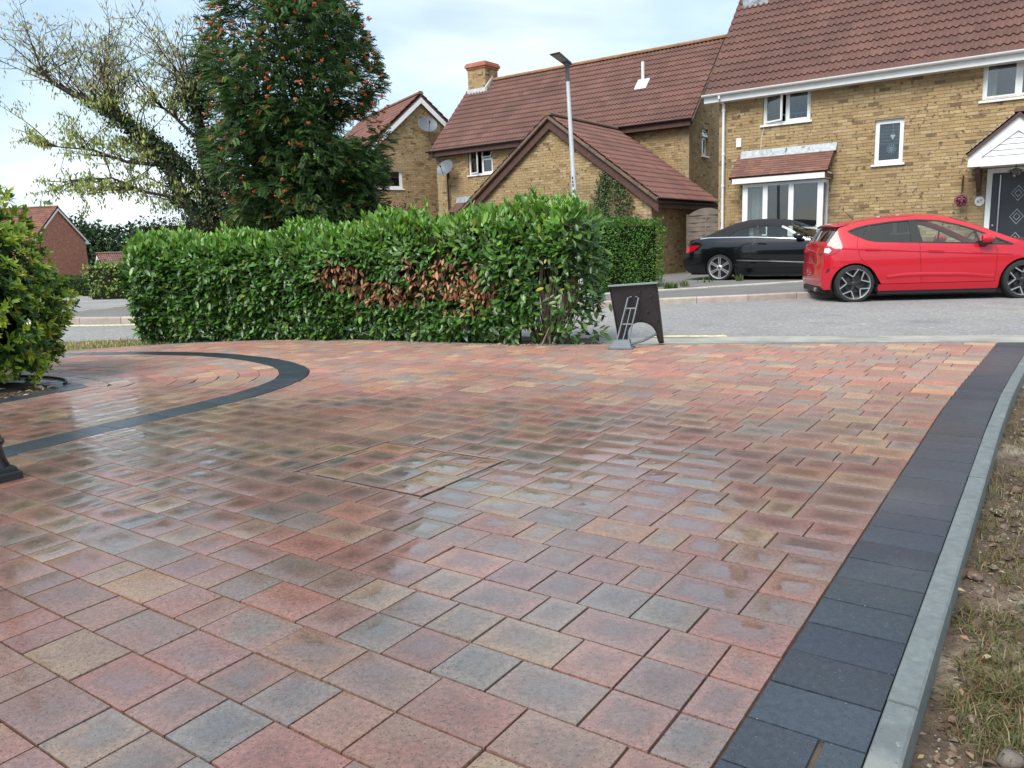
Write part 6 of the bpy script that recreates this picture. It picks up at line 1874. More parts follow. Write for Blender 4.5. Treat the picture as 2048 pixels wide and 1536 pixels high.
def folding_sign():
    """plastic road-sign frame standing with its back to us"""
    t = thing('folding_sign', 'black plastic folding sign standing at the driveway edge beside the hedge', 'sign', (1.27, 7.50, 0.006), math.radians(-20))
    t.scale = (0.92, 0.92, 0.92)
    lean = math.radians(14)
    W, Ht = 0.47, 0.655
    # panel plane: a along, b up; leans towards us (-y) at the top
    def P(a, b, c): return (a - 0.055 * b / Ht, -math.sin(lean) * b - math.cos(lean) * c * 1.0 + 0.05, math.cos(lean) * b + 0.012 * (a / W) * 2 - math.sin(lean) * c * 0.0)
    arch_ = [(0.135 + 0.0, 0.0)] + [(0.02 + 0.155 * math.cos(math.radians(x)), 0.10 + 0.145 * math.sin(math.radians(x))) for x in range(0, 181, 15)] + [(-0.135, 0.0)]
    arch_ = [(min(a, 0.17), b) for a, b in arch_]
    outer = [(-0.235, 0.0), (-0.15, 0.0)] + [(a - 0.0, b) for a, b in arch_[1:-1][::-1]] + [(0.19, 0.0), (0.235, 0.0), (0.245, Ht), (-0.245, Ht)]
    pts, tris = cdt_fill(ccw(outer), 0.07)
    V = [P(a, b, 0.0) for a, b in pts] + [P(a, b, 0.03) for a, b in pts]
    k = len(pts)
    F = [f for f in tris] + [[k + i for i in f[::-1]] for f in tris]
    o_ = ccw(outer); m = MB()
    m.add(V, F)
    kk = len(o_)
    m.add([P(a, b, -0.012) for a, b in o_] + [P(a, b, 0.055) for a, b in o_], [[i, (i + 1) % kk, kk + (i + 1) % kk, kk + i] for i in range(kk)])
    m.build('panel', MT['sign_black'], t)
    m = MB(); m.hexa([P(-0.255, Ht - 0.004, -0.015), P(0.255, Ht - 0.004, -0.015), P(0.255, Ht - 0.004, 0.065), P(-0.255, Ht - 0.004, 0.065), P(-0.255, Ht + 0.012, -0.015), P(0.255, Ht + 0.012, -0.015), P(0.255, Ht + 0.012, 0.065), P(-0.255, Ht + 0.012, 0.065)])
    m.build('top_edge', mat('sign_edge', (0.25, 0.34, 0.34), rough=0.45), t)
    # prop frame: three bars and two rungs, from the pivot near the top down to the foot
    top = Vector(P(-0.01, 0.515, 0.06)); foot = Vector((-0.14, -0.30, 0.02))
    ax = Vector((0.055, 0, 0.0)); bx = Vector((0.058, 0.01, 0))
    m = MB()
    for sx in (-1, 1):
        m.tube([top + ax * sx * 0.75 + Vector((0.02 * -sx, 0.02, 0.012)), top + ax * sx, foot + bx * sx + Vector((0, 0.0, 0.03))], 0.009, 6)
    mid = lambda f: top.lerp(foot, f)
    m.tube([mid(0.22), mid(0.55), foot + Vector((0, 0, 0.03))], 0.007, 6)
    for f in (0.22, 0.55): m.tube([mid(f) - ax, mid(f) + ax], 0.009, 6)
    m.build('prop_frame', MT['sign_grey'], t)
    m = MB()
    m.hexa([foot + Vector((-0.12, -0.07, -0.02)), foot + Vector((0.11, -0.07, -0.02)), foot + Vector((0.10, 0.08, -0.02)), foot + Vector((-0.11, 0.08, -0.02)),
            foot + Vector((-0.075, -0.04, 0.065)), foot + Vector((0.08, -0.04, 0.065)), foot + Vector((0.075, 0.05, 0.065)), foot + Vector((-0.07, 0.05, 0.065))])
    m.bbox(foot.x - 0.135, foot.x + 0.12, foot.y - 0.085, foot.y + 0.095, -0.003, 0.012, 0.004)
    m.build('foot', MT['sign_grey'], t)
    m = MB(); m.tube([foot + Vector((0.08, 0, 0.02)), foot + Vector((0.2, 0.09, 0.045)), Vector(P(0.17, 0.105, 0.04))], 0.014, 6); m.build('stay_arm', MT['sign_grey'], t)
    m = MB()
    for (a, b) in ((-0.10, 0.38), (0.12, 0.36), (0.03, 0.28), (0.17, 0.52), (-0.21, 0.24), (0.21, 0.26), (0.205, 0.03), (0.06, 0.57)):
        p = Vector(P(a, b, 0.03)); m.lathe([(0.0, 0.02), (0.010, 0.018), (0.012, 0.0)], 8, X=(1, 0, 0), Y=(0, 0, 1), Z=(0, -1, 0), O=p)
    m.build('clip', MT['black_plastic'], t)
folding_sign()

def bollard():
    t = thing('bollard', 'black moulded post with square base at the left edge of the paving', 'bollard', (-2.475, 3.52, 0.002), math.radians(-35))
    m = MB()
    m.bbox(-0.112, 0.112, -0.112, 0.112, 0.0, 0.040, 0.008); m.bbox(-0.098, 0.098, -0.098, 0.098, 0.040, 0.062, 0.008)
    m.build('base', MT['black_iron'], t)
    m = MB(); m.lathe([(0.098, 0.062), (0.094, 0.072), (0.084, 0.10), (0.078, 0.15), (0.082, 0.165), (0.089, 0.172), (0.089, 0.188), (0.080, 0.195), (0.072, 0.26), (0.062, 0.34), (0.048, 0.6), (0.045, 1.0), (0.055, 1.01), (0.06, 1.03), (0.05, 1.05), (0.045, 1.08), (0.06, 1.12), (0.055, 1.17), (0.03, 1.20), (0.0, 1.21)], 28)
    smooth_by_angle(m.build('column', MT['black_iron'], t), 35)
bollard()
# ------------------------------------------------------------------ plants
def unit(a):
    return a / np.maximum(np.linalg.norm(a, axis=-1, keepdims=True), 1e-9)

def leaf_geo(pos, d, n, L, W, fold=0.18, curl=0.12, fine=True):
    """leaves as folded blades -> (V, F, verts per leaf)"""
    d = unit(d); sd = unit(np.cross(d, n)); n = np.cross(sd, d)
    L = L[:, None]; W = W[:, None]
    if fine:
        c1 = pos + d * L * 0.36 - n * W * fold
        c2 = pos + d * L * 0.70 - n * (W * fold * 0.8 + L * curl * 0.35)
        tip = pos + d * L - n * L * curl
        l1 = pos + d * L * 0.30 + sd * W * 0.46; r1 = pos + d * L * 0.30 - sd * W * 0.46
        l2 = pos + d * L * 0.68 + sd * W * 0.43 - n * L * curl * 0.3; r2 = pos + d * L * 0.68 - sd * W * 0.43 - n * L * curl * 0.3
        V = np.stack([pos, c1, c2, tip, l1, l2, r1, r2], 1)
        T = np.array([[0, 6, 1], [0, 1, 4], [1, 6, 7], [1, 7, 2], [1, 2, 5], [1, 5, 4], [2, 7, 3], [2, 3, 5]])
    else:
        c = pos + d * L * 0.5 - n * W * fold
        tip = pos + d * L - n * L * curl
        l = pos + d * L * 0.48 + sd * W * 0.5; r = pos + d * L * 0.48 - sd * W * 0.5
        V = np.stack([pos, c, tip, l, r], 1)
        T = np.array([[0, 4, 1], [0, 1, 3], [1, 4, 2], [1, 2, 3]])
    k = V.shape[1]
    N = len(pos)
    F = (T[None] + (np.arange(N) * k)[:, None, None]).reshape(-1, 3)
    return V.reshape(-1, 3), F, k

def leaf_obj(name, pos, d, n, L, W, cols, material, parent, fine=True, fold=0.18, curl=0.12, stuff=True, singles=0, single_name='leaf'):
    pos, d, n = np.asarray(pos, float), np.asarray(d, float), np.asarray(n, float)
    V, F, k = leaf_geo(pos, d, n, L, W, fold, curl, fine)
    C = np.repeat(cols, k, 0)
    keep = np.ones(len(pos), bool)
    if singles:
        # leaves largest to the eye: facing the camera, nearest, in view
        dist = np.linalg.norm(pos - np.array([0, 0, 1.0]), axis=1)
        fc = np.abs((unit(n) * unit(pos - np.array([0, 0, 1.0]))).sum(1))
        front = pos[:, 1] < np.quantile(pos[:, 1], 0.999)
        score = L * W * fc / dist ** 2
        vis = np.array([in_view(*p) for p in pos])
        score = np.where(vis, score, 0)
        idx = np.argsort(-score)[:singles]
        keep[idx] = False
        t = F.reshape(len(pos), -1, 3)
        for i in idx:
            me = mesh_np(single_name, V[i * k:(i + 1) * k], t[i] - i * k, np.repeat(cols[i:i + 1], k, 0), True)
            link(single_name, me, material, parent)
        Vk = V.reshape(len(pos), k, 3)[keep].reshape(-1, 3)
        C = np.repeat(cols[keep], k, 0)
        T = t[0] - 0
        T = F.reshape(len(pos), -1, 3)[0]
        F = (T[None] + (np.arange(keep.sum()) * k)[:, None, None]).reshape(-1, 3)
        V = Vk
    o = link(name, mesh_np(name, V, F, C, True), material, parent)
    if stuff: tag(o, kind='stuff')
    return o

def mixcols(n, pal, w, var=0.2):
    pal = np.array(pal); w = np.array(w, float); w /= w.sum()
    c = pal[nrng.choice(len(pal), n, p=w)]
    return np.clip(c * (1 + nrng.normal(0, var, (n, 1))) * (1 + nrng.normal(0, var * 0.3, (n, 3))), 0.003, 1)

def np_noise(P, s, seed=0.0):
    return np.array([mnoise.noise(Vector((p[0] * s + seed, p[1] * s, p[2] * s))) for p in P])

# ---------------------------------------------------------------- laurel hedge
def laurel_hedge():
    t = thing('laurel_hedge', 'long glossy laurel hedge with a patch of dead brown leaves', 'hedge', (0, 0, 0))
    FR = catmull([(-4.42, 9.28), (-3.6, 9.26), (-2.9, 9.18), (-1.8, 8.84), (-0.64, 8.28), (0.30, 7.84), (0.62, 7.72)], 10)
    A = np.array(FR)
    seg = np.linalg.norm(np.diff(A, axis=0), axis=1); cum = np.concatenate([[0], np.cumsum(seg)]); TOT = cum[-1]
    def path(u):
        s = np.clip(u, 0, 1) * TOT
        x = np.interp(s, cum, A[:, 0]); y = np.interp(s, cum, A[:, 1])
        e = 0.12
        x1 = np.interp(np.clip(s + e, 0, TOT), cum, A[:, 0]); y1 = np.interp(np.clip(s + e, 0, TOT), cum, A[:, 1])
        x0 = np.interp(np.clip(s - e, 0, TOT), cum, A[:, 0]); y0 = np.interp(np.clip(s - e, 0, TOT), cum, A[:, 1])
        tg = unit(np.stack([x1 - x0, y1 - y0], -1))
        return np.stack([x, y], -1), tg
    TH = 0.95
    def top(u): return 1.22 + 0.15 * u + 0.03 * np.sin(u * 23) + 0.02 * np.sin(u * 57)
    # sample the shell: front face, top, back edge, two ends
    def shell(N, where):
        u = nrng.random(N); v = nrng.random(N)
        p, tg = path(u)
        nrm = np.stack([tg[:, 1], -tg[:, 0]], -1)      # towards the drive
        zt = top(u)
        out = np.zeros((N, 3)); nn = np.zeros((N, 3))
        if where == 'front':
            z = 0.03 + v * (zt - 0.08)
            bul = 0.02 + 0.10 * np.sin(np.pi * np.clip((z / zt) * 0.9 + 0.1, 0, 1)) - 0.16 * np.clip((z / zt - 0.86) / 0.14, 0, 1) ** 2
            bul = bul - 0.06 * np.clip((0.15 - z) / 0.15, 0, 1)
            q = p + nrm * bul[:, None]
            out[:] = np.column_stack([q, z]); nn[:] = np.column_stack([nrm, np.where(z > zt * 0.8, 0.7, 0.15)])
        elif where == 'top':
            q = p - nrm * (v * TH - 0.03)[:, None]
            z = zt - 0.03 - 0.10 * np.clip((v - 0.75) / 0.25, 0, 1) ** 2 - 0.07 * np.clip((0.12 - v) / 0.12, 0, 1) ** 2
            out[:] = np.column_stack([q, z]); nn[:] = np.column_stack([nrm * 0.35, np.ones(N)])
        elif where == 'back':
            z = 0.2 + v * (zt - 0.3)
            q = p - nrm * TH
            out[:] = np.column_stack([q, z]); nn[:] = np.column_stack([-nrm, np.full(N, 0.2)])
        else:
            e = 0.0 if where == 'left' else 1.0
            p, tg = path(np.full(N, e)); nrm = np.stack([tg[:, 1], -tg[:, 0]], -1)
            zt = top(e)
            z = 0.06 + v * (zt - 0.1)
            dep = u * TH
            sgn = -1 if e == 0 else 1
            bul = (0.05 + 0.16 * np.sin(np.pi * np.clip(z / zt * 0.85 + 0.1, 0, 1))) * np.sin(np.pi * np.clip(u * 0.9 + 0.08, 0, 1))
            if e == 0: bul = bul - 0.16 * np.clip((0.55 - z) / 0.55, 0, 1)
            else: bul = bul + 0.02
            q = p - nrm * dep[:, None] + tg * (sgn * bul)[:, None]
            out[:] = np.column_stack([q, z]); nn[:] = np.column_stack([tg * sgn, np.full(N, 0.2)])
        lump = np_noise(out, 2.0) * 0.12 + np_noise(out, 5.5, 5.0) * 0.06
        out += unit(nn) * lump[:, None]
        return out, unit(nn), u
    P, Nn, U = [], [], []
    for (w, N) in (('front', 15500), ('top', 5200), ('back', 1600), ('left', 2100), ('right', 1300)):
        a, b, u = shell(N, w); P.append(a); Nn.append(b); U.append(u if w not in ('left', 'right') else np.full(N, 0.0 if w == 'left' else 1.0))
    P, Nn, U = np.concatenate(P), np.concatenate(Nn), np.concatenate(U)
    depth = np.abs(nrng.normal(0, 0.05, len(P)))
    P = P - Nn * depth[:, None]
    # dead patch on the front, in two drooping drifts
    pts = [(-1.98, 0.74, 0.19), (-1.80, 0.70, 0.20), (-1.62, 0.60, 0.18), (-1.42, 0.54, 0.17), (-1.22, 0.52, 0.16), (-1.02, 0.48, 0.14), (-0.92, 0.70, 0.22), (-0.72, 0.70, 0.25), (-0.55, 0.64, 0.25), (-0.42, 0.58, 0.23), (-0.28, 0.52, 0.17), (-0.62, 0.82, 0.15)]
    fld = np.full(len(P), 9.0)
    for (x, z, r) in pts:
        fld = np.minimum(fld, np.hypot(P[:, 0] - x, (P[:, 2] - z) * 1.1) / r)
    frontish = Nn[:, 1] < -0.3
    jit = np_noise(P, 7.0, 3.0)
    zone = (fld + jit * 0.9 < 1.05) & frontish
    dead = zone & (nrng.random(len(P)) < 0.80 - 0.35 * np.clip(fld, 0, 1))
    thin = zone & (nrng.random(len(P)) < np.where(dead, 0.30, 0.72))
    # sparse right-hand foot where the stems show
    gone = (P[:, 0] > 0.25) & (P[:, 2] < 0.85) & (nrng.random(len(P)) < 0.80) & (P[:, 0] < 0.95)
    gone |= (P[:, 0] > 0.05) & (P[:, 2] < 0.13)
    ok = ~(thin | gone)
    P, Nn, U, dead, depth = P[ok], Nn[ok], U[ok], dead[ok], depth[ok]
    N = len(P)
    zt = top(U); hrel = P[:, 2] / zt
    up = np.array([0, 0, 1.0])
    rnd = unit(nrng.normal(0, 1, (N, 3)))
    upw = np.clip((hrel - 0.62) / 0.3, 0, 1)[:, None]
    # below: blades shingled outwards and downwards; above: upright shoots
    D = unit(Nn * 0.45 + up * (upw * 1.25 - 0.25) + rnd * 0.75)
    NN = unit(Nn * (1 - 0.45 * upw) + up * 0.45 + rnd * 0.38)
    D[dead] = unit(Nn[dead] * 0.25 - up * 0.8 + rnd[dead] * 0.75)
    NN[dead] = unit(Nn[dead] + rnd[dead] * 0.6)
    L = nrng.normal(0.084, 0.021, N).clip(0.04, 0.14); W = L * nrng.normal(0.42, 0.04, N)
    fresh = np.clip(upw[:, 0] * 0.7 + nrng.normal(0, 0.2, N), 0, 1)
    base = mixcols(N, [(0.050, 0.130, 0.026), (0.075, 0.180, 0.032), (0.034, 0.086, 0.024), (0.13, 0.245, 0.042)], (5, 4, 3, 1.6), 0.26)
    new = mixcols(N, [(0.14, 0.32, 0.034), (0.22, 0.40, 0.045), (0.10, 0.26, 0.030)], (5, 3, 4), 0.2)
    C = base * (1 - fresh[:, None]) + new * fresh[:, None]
    yl = nrng.random(N) < 0.012
    C[yl] = np.array([0.30, 0.27, 0.03]) * nrng.uniform(0.7, 1.2, (yl.sum(), 1))
    C[dead] = mixcols(int(dead.sum()), [(0.36, 0.17, 0.08), (0.52, 0.29, 0.16), (0.20, 0.085, 0.045), (0.10, 0.05, 0.03)], (5, 4, 4, 3), 0.2)
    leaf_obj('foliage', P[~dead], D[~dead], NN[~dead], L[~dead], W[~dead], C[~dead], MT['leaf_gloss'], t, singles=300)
    leaf_obj('dead_foliage', P[dead], D[dead], NN[dead], L[dead] * 0.85, W[dead] * 0.75, C[dead], MT['dead_leaf'], t, fold=0.35, curl=0.2)
    # upright new shoots along the top
    S = 300
    a, b, u = shell(S, 'top')
    shp, shd, shn, shl = [], [], [], []
    stems = MB()
    for i in range(S):
        h = abs(rng.gauss(0.0, 0.045)) + (0.05 if a[i, 0] > -0.4 and rng.random() < 0.4 else 0.0)
        dv = Vector((rng.gauss(0, 0.25), rng.gauss(0, 0.25), 1)).normalized()
        base_ = Vector(a[i]) - dv * 0.05
        tip = base_ + dv * (h + 0.06)
        stems.tube([base_, tip], [0.004, 0.002], 4, cap=False)
        for j in range(7):
            f = 0.3 + 0.7 * j / 6
            an = j * 2.4 + rng.uniform(0, 1)
            out = Vector((math.cos(an), math.sin(an), 0))
            dd = (out * (1.0 - 0.6 * f) + Vector((0, 0, 0.75 + 0.5 * f))).normalized()
            shp.append(base_.lerp(tip, f)); shd.append(dd); shn.append((Vector((0, 0, 1)) - out * 0.8)); shl.append(rng.uniform(0.06, 0.10))
    shl = np.array(shl)
    leaf_obj('new_shoots', np.array([tuple(p) for p in shp]), np.array([tuple(p) for p in shd]), np.array([tuple(p) for p in shn]), shl, shl * 0.38, mixcols(len(shl), [(0.14, 0.31, 0.032), (0.22, 0.39, 0.045), (0.09, 0.23, 0.03)], (5, 3, 3), 0.15), MT['leaf_gloss'], t)
    tag(stems.build('shoot_stems', MT['twig'], t), kind='stuff')
    # inner mass so the hedge is not see-through, and the woody stems
    us = np.linspace(0.02, 0.955, 40)
    p, tg = path(us); nrm = np.stack([tg[:, 1], -tg[:, 0]], -1)
    V, F = [], []
    for i, u in enumerate(us):
        zt_ = top(u)
        ring = [(-0.02, 0.16), (0.0, 0.5), (0.0, zt_ - 0.22), (-0.14, zt_ - 0.11), (-TH + 0.16, zt_ - 0.13), (-TH + 0.1, 0.2)]
        if u > 0.86:
            ring = [(-0.32, 0.55), (-0.2, 0.8), (-0.08, zt_ - 0.22), (-0.18, zt_ - 0.13), (-TH + 0.2, zt_ - 0.15), (-TH + 0.18, 0.5)]
        for (o, z) in ring:
            jx = rng.uniform(-0.025, 0.025)
            V.append((p[i, 0] + nrm[i, 0] * (o + jx), p[i, 1] + nrm[i, 1] * (o + jx), z + rng.uniform(-0.02, 0.02)))
    for i in range(len(us) - 1):
        for k in range(6):
            F.append([i * 6 + k, i * 6 + (k + 1) % 6, (i + 1) * 6 + (k + 1) % 6, (i + 1) * 6 + k])
    F.append([0, 1, 2, 3, 4, 5]); F.append([(len(us) - 1) * 6 + k for k in range(5, -1, -1)])
    link('inner_mass', mesh_np('inner_mass', V, F), MT['hedge_core'], t)
    br = MB()
    for i in range(26):
        u = i / 25 * 0.9 + 0.03
        q, _ = path(np.array([u])); x, y = q[0]; y += 0.45
        pts = [Vector((x, y, -0.05))]
        for k in range(4): pts.append(pts[-1] + Vector((rng.gauss(0, 0.05), rng.gauss(0, 0.05), 0.27)))
        br.tube(pts, [0.022, 0.018, 0.014, 0.01, 0.006], 5)
    br.build('stems', MT['bark'], t)
    # bare fan of stems at the right-hand end
    br = MB()
    for i in range(85):
        b0 = Vector((0.40 + rng.gauss(0, 0.07), 7.98 + rng.gauss(0, 0.10), -0.02))
        an = rng.uniform(-0.5, 0.95)
        e = b0 + Vector((math.sin(an) * rng.uniform(0.25, 0.55) + rng.uniform(-0.02, 0.12), rng.uniform(-0.14, 0.35), rng.uniform(0.45, 1.05)))
        c = b0.lerp(e, 0.5) + Vector((rng.gauss(0.03, 0.04), rng.gauss(0, 0.04), rng.uniform(-0.08, 0.1)))
        br.tube([b0, b0.lerp(c, 0.5) + Vector((0, 0, 0.03)), c, e], [rng.uniform(0.006, 0.014), 0.007, 0.005, 0.002], 5, cap=False)
    br.tube([(0.36, 7.92, -0.05), (0.37, 7.93, 0.25), (0.33, 7.95, 0.6), (0.36, 8.0, 0.95)], [0.035, 0.03, 0.024, 0.015], 7)
    br.build('bare_stems', MT['twig'], t)
    # leaves hung out at the end and low at the foot
    N = 820
    P = np.column_stack([nrng.normal(0.72, 0.11, N), nrng.uniform(7.65, 8.6, N), 0.15 + 1.1 * nrng.random(N) ** 0.7])
    low = nrng.random(N) < 0.10
    P[low] = np.column_stack([nrng.uniform(0.2, 0.95, low.sum()), nrng.normal(7.85, 0.08, low.sum()), nrng.uniform(0.03, 0.14, low.sum())])
    rnd = unit(nrng.normal(0, 1, (N, 3)))
    L = nrng.normal(0.10, 0.014, N)
    leaf_obj('end_foliage', P, unit(rnd + np.array([0.7, -0.3, -0.05])), unit(rnd * 0.7 + np.array([0.3, -0.5, 0.8])), L, L * 0.43, mixcols(N, [(0.06, 0.13, 0.03), (0.09, 0.17, 0.035), (0.20, 0.22, 0.06), (0.03, 0.07, 0.02)], (5, 3, 1, 3), 0.2), MT['leaf_gloss'], t)
laurel_hedge()

# dead leaves and stones under the hedge's right end, and litter in the beds
def litter(name, label, cat, boxes, n, pal, size=(0.02, 0.06), zf=None):
    pos = []
    for _ in range(n):
        cx, cy, rx, ry, z = rng.choice(boxes)
        x, y = cx + rng.gauss(0, rx), cy + rng.gauss(0, ry)
        pos.append((x, y, (zf(x, y) if zf else z) + rng.uniform(0.004, 0.02)))
    pos = np.array(pos)
    d = unit(np.column_stack([nrng.normal(0, 1, n), nrng.normal(0, 1, n), nrng.normal(0, 0.25, n)]))
    nn = unit(np.column_stack([nrng.normal(0, 0.4, n), nrng.normal(0, 0.4, n), np.ones(n)]))
    L = nrng.uniform(*size, n)
    o = leaf_obj(name, pos, d, nn, L, L * nrng.uniform(0.3, 0.6, n), mixcols(n, pal, [1] * len(pal), 0.25), MT['litter'], None, fine=False, fold=0.3, curl=0.25)
    tag(o, label, cat, kind='stuff')
BROWNS = [(0.26, 0.14, 0.07), (0.40, 0.28, 0.17), (0.16, 0.09, 0.05), (0.50, 0.42, 0.32), (0.09, 0.055, 0.04)]
litter('leaf_litter', 'brown dead leaves fallen under the bare end of the hedge', 'leaf litter', [(0.30, 7.86, 0.22, 0.06, -0.01), (0.62, 7.78, 0.20, 0.05, -0.02), (0.1, 7.95, 0.3, 0.05, -0.01)], 420, BROWNS)
litter('leaf_litter', 'dead leaves and bark strewn in the planting bed under the bush', 'leaf litter', [(-4.0, 6.0, 0.22, 0.25, -0.02), (-3.85, 6.15, 0.12, 0.15, -0.025), (-4.3, 5.5, 0.3, 0.3, -0.02)], 520, BROWNS, (0.015, 0.07))
litter('leaf_litter', 'dry straw and leaf scraps on the bare earth beside the edging', 'leaf litter', [(0.9, 1.35, 0.2, 0.22, 0), (1.35, 2.1, 0.25, 0.3, 0), (1.9, 2.9, 0.3, 0.4, 0), (2.7, 4.0, 0.4, 0.5, 0), (0.85, 1.1, 0.2, 0.2, 0)], 1100, [(0.20, 0.13, 0.08), (0.42, 0.33, 0.2), (0.13, 0.085, 0.055), (0.30, 0.2, 0.12), (0.08, 0.05, 0.035)], (0.008, 0.035), zf=bedz)

# ---------------------------------------------------------------- stones on the bare earth
def stones():
    spots = [(1.02, 1.86, 0.050, 0.030, (0.40, 0.38, 0.34), 'large flat grey stone lying on sandy soil beside the edging'), (0.885, 1.70, 0.040, 0.026, (0.36, 0.345, 0.31), 'rounded grey stone half sunk beside the grass tuft'),
             (1.37, 2.28, 0.030, 0.026, (0.36, 0.22, 0.12), 'small orange-brown stone on the dark soil'), (1.42, 2.27, 0.024, 0.012, (0.46, 0.30, 0.25), 'flat pinkish chip of stone on the dark soil'),
             (1.02, 1.30, 0.050, 0.026, (0.30, 0.24, 0.18), 'brown stone on the soil near the bottom corner'), (0.99, 1.42, 0.026, 0.018, (0.42, 0.36, 0.30), 'pale small stone near the bottom corner'),
             (1.52, 2.78, 0.045, 0.035, (0.22, 0.16, 0.11), 'brown lump of earth and stone beside the edging'), (1.17, 2.18, 0.03, 0.02, (0.33, 0.30, 0.27), 'grey pebble on pale sand beside the edging'),
             (1.62, 3.02, 0.04, 0.026, (0.42, 0.40, 0.37), 'pale grey stone farther along the edging'), (2.15, 3.65, 0.035, 0.028, (0.36, 0.32, 0.27), 'small buff stone among the far tufts of grass')]
    for (x, y, r, hh, c, lab) in spots:
        m = MB()
        vs, fs = [], []
        nu, nv = 10, 6
        sx, sy = rng.uniform(0.75, 1.25), rng.uniform(0.75, 1.0); ro = rng.uniform(0, 3)
        for j in range(nv + 1):
            th = math.pi * j / nv
            for i in range(nu):
                ph = 2 * math.pi * i / nu
                v = Vector((math.sin(th) * math.cos(ph), math.sin(th) * math.sin(ph), math.cos(th)))
                k = 1 + 0.28 * mnoise.noise(v * 1.6 + Vector((x * 9, y * 9, 0)))
                a, b = v.x * r * sx * k, v.y * r * sy * k
                vs.append((a * math.cos(ro) - b * math.sin(ro), a * math.sin(ro) + b * math.cos(ro), v.z * hh * k))
        for j in range(nv):
            for i in range(nu):
                fs.append([j * nu + i, (j + 1) * nu + i, (j + 1) * nu + (i + 1) % nu, j * nu + (i + 1) % nu])
        m.add(vs, fs, tuple(q * 0.33 for q in c))
        o = m.build('stone', MT['stone'], None, smooth=True)
        o.location = (x, y, bedz(x, y) + hh * 0.35)
        tag(o, lab, 'stone', 'stones on the bare earth')
    # gravel too small to count
    m = MB()
    for _ in range(2600):
        d_ = abs(rng.gauss(0, 1)) * 1.6 + 0.9
        p = SD(-0.15 + abs(rng.gauss(0, 0.16)), d_)
        x, y = p[0], p[1]
        r = rng.uniform(0.0015, 0.005) * (1.6 if rng.random() < 0.1 else 1)
        z = bedz(x, y) + r * 0.3
        c = vary(rng.choice(((0.22, 0.18, 0.14), (0.13, 0.09, 0.065), (0.28, 0.25, 0.21), (0.06, 0.045, 0.035))), 0.2)
        m.add([(x + r, y, z), (x, y + r, z), (x - r * rng.uniform(0.6, 1), y, z), (x, y - r, z), (x, y, z + r * rng.uniform(0.5, 1)), (x, y, z - r)], [[0, 1, 4], [1, 2, 4], [2, 3, 4], [3, 0, 4], [1, 0, 5], [2, 1, 5], [3, 2, 5], [0, 3, 5]], c)
    for _ in range(1500):
        d_ = rng.uniform(0.7, 5.5) if rng.random() < 0.6 else rng.uniform(0.7, 2.4)
        p = SD(-0.12 + abs(rng.gauss(0, 0.30)), d_); x, y = p[0], p[1]
        r = min(0.030, 0.006 + abs(rng.gauss(0, 0.008)))
        z = bedz(x, y) + r * 0.15
        c = vary(rng.choice(((0.10, 0.068, 0.045), (0.075, 0.05, 0.034), (0.14, 0.10, 0.07), (0.20, 0.16, 0.12))), 0.2)
        k_ = [rng.uniform(0.65, 1.2) for _ in range(9)]; a0 = rng.uniform(0, 6.28)
        ring = [(x + math.cos(a0 + i * 1.0472) * r * k_[i], y + math.sin(a0 + i * 1.0472) * r * k_[i], z + rng.uniform(-0.1, 0.2) * r) for i in range(6)]
        top_ = [(x + math.cos(a0 + 0.5 + i * 2.094) * r * 0.5 * k_[6 + i], y + math.sin(a0 + 0.5 + i * 2.094) * r * 0.5 * k_[6 + i], z + r * rng.uniform(0.5, 0.8)) for i in range(3)]
        m.add(ring + top_, [[6, 7, 8], [0, 1, 6], [1, 2, 6], [2, 7, 6], [2, 3, 7], [3, 4, 7], [4, 8, 7], [4, 5, 8], [5, 0, 8], [0, 6, 8]], c)
    o = m.build('gravel', MT['stone'], None)
    tag(o, 'loose grit and clods scattered over the bare earth', 'gravel', kind='stuff')
stones()

def blades(name, label, cat, patches, pal, w, parent=None, zf=None, lean=0.7, hh=(0.03, 0.09), wid=0.0028):
    """tufts of grass: three-segment blades"""
    P, C = [], []
    V, F, cc = [], [], []
    for (x, y, r, n) in patches:
        for _ in range(n):
            a, q = rng.uniform(0, 2 * math.pi), r * math.sqrt(rng.random())
            px, py = x + math.cos(a) * q, y + math.sin(a) * q
            z = (zf(px, py) if zf else -0.03) - 0.005
            h = rng.uniform(*hh)
            an = rng.uniform(0, 2 * math.pi); ln = rng.uniform(0.2, 1.0) * lean
            dx, dy = math.cos(an), math.sin(an)
            sx, sy = -dy * wid, dx * wid
            b = len(V)
            V += [(px - sx, py - sy, z), (px + sx, py + sy, z), (px + dx * h * ln * 0.35 - sx * 0.8, py + dy * h * ln * 0.35 - sy * 0.8, z + h * 0.55), (px + dx * h * ln * 0.35 + sx * 0.8, py + dy * h * ln * 0.35 + sy * 0.8, z + h * 0.55),
                  (px + dx * h * ln, py + dy * h * ln, z + h * (1 - 0.35 * ln))]
            F += [[b, b + 1, b + 3], [b, b + 3, b + 2], [b + 2, b + 3, b + 4]]
            k = vary(rng.choices(pal, w)[0], 0.22)
            cc += [k] * 5
    o = link(name, mesh_np(name, np.array(V), np.array(F), np.array(cc)), MT['grass'], parent)
    return tag(o, label, cat, kind='stuff')
GP = [(0.14, 0.145, 0.045), (0.22, 0.175, 0.075), (0.085, 0.11, 0.03), (0.33, 0.26, 0.14), (0.20, 0.115, 0.05)]
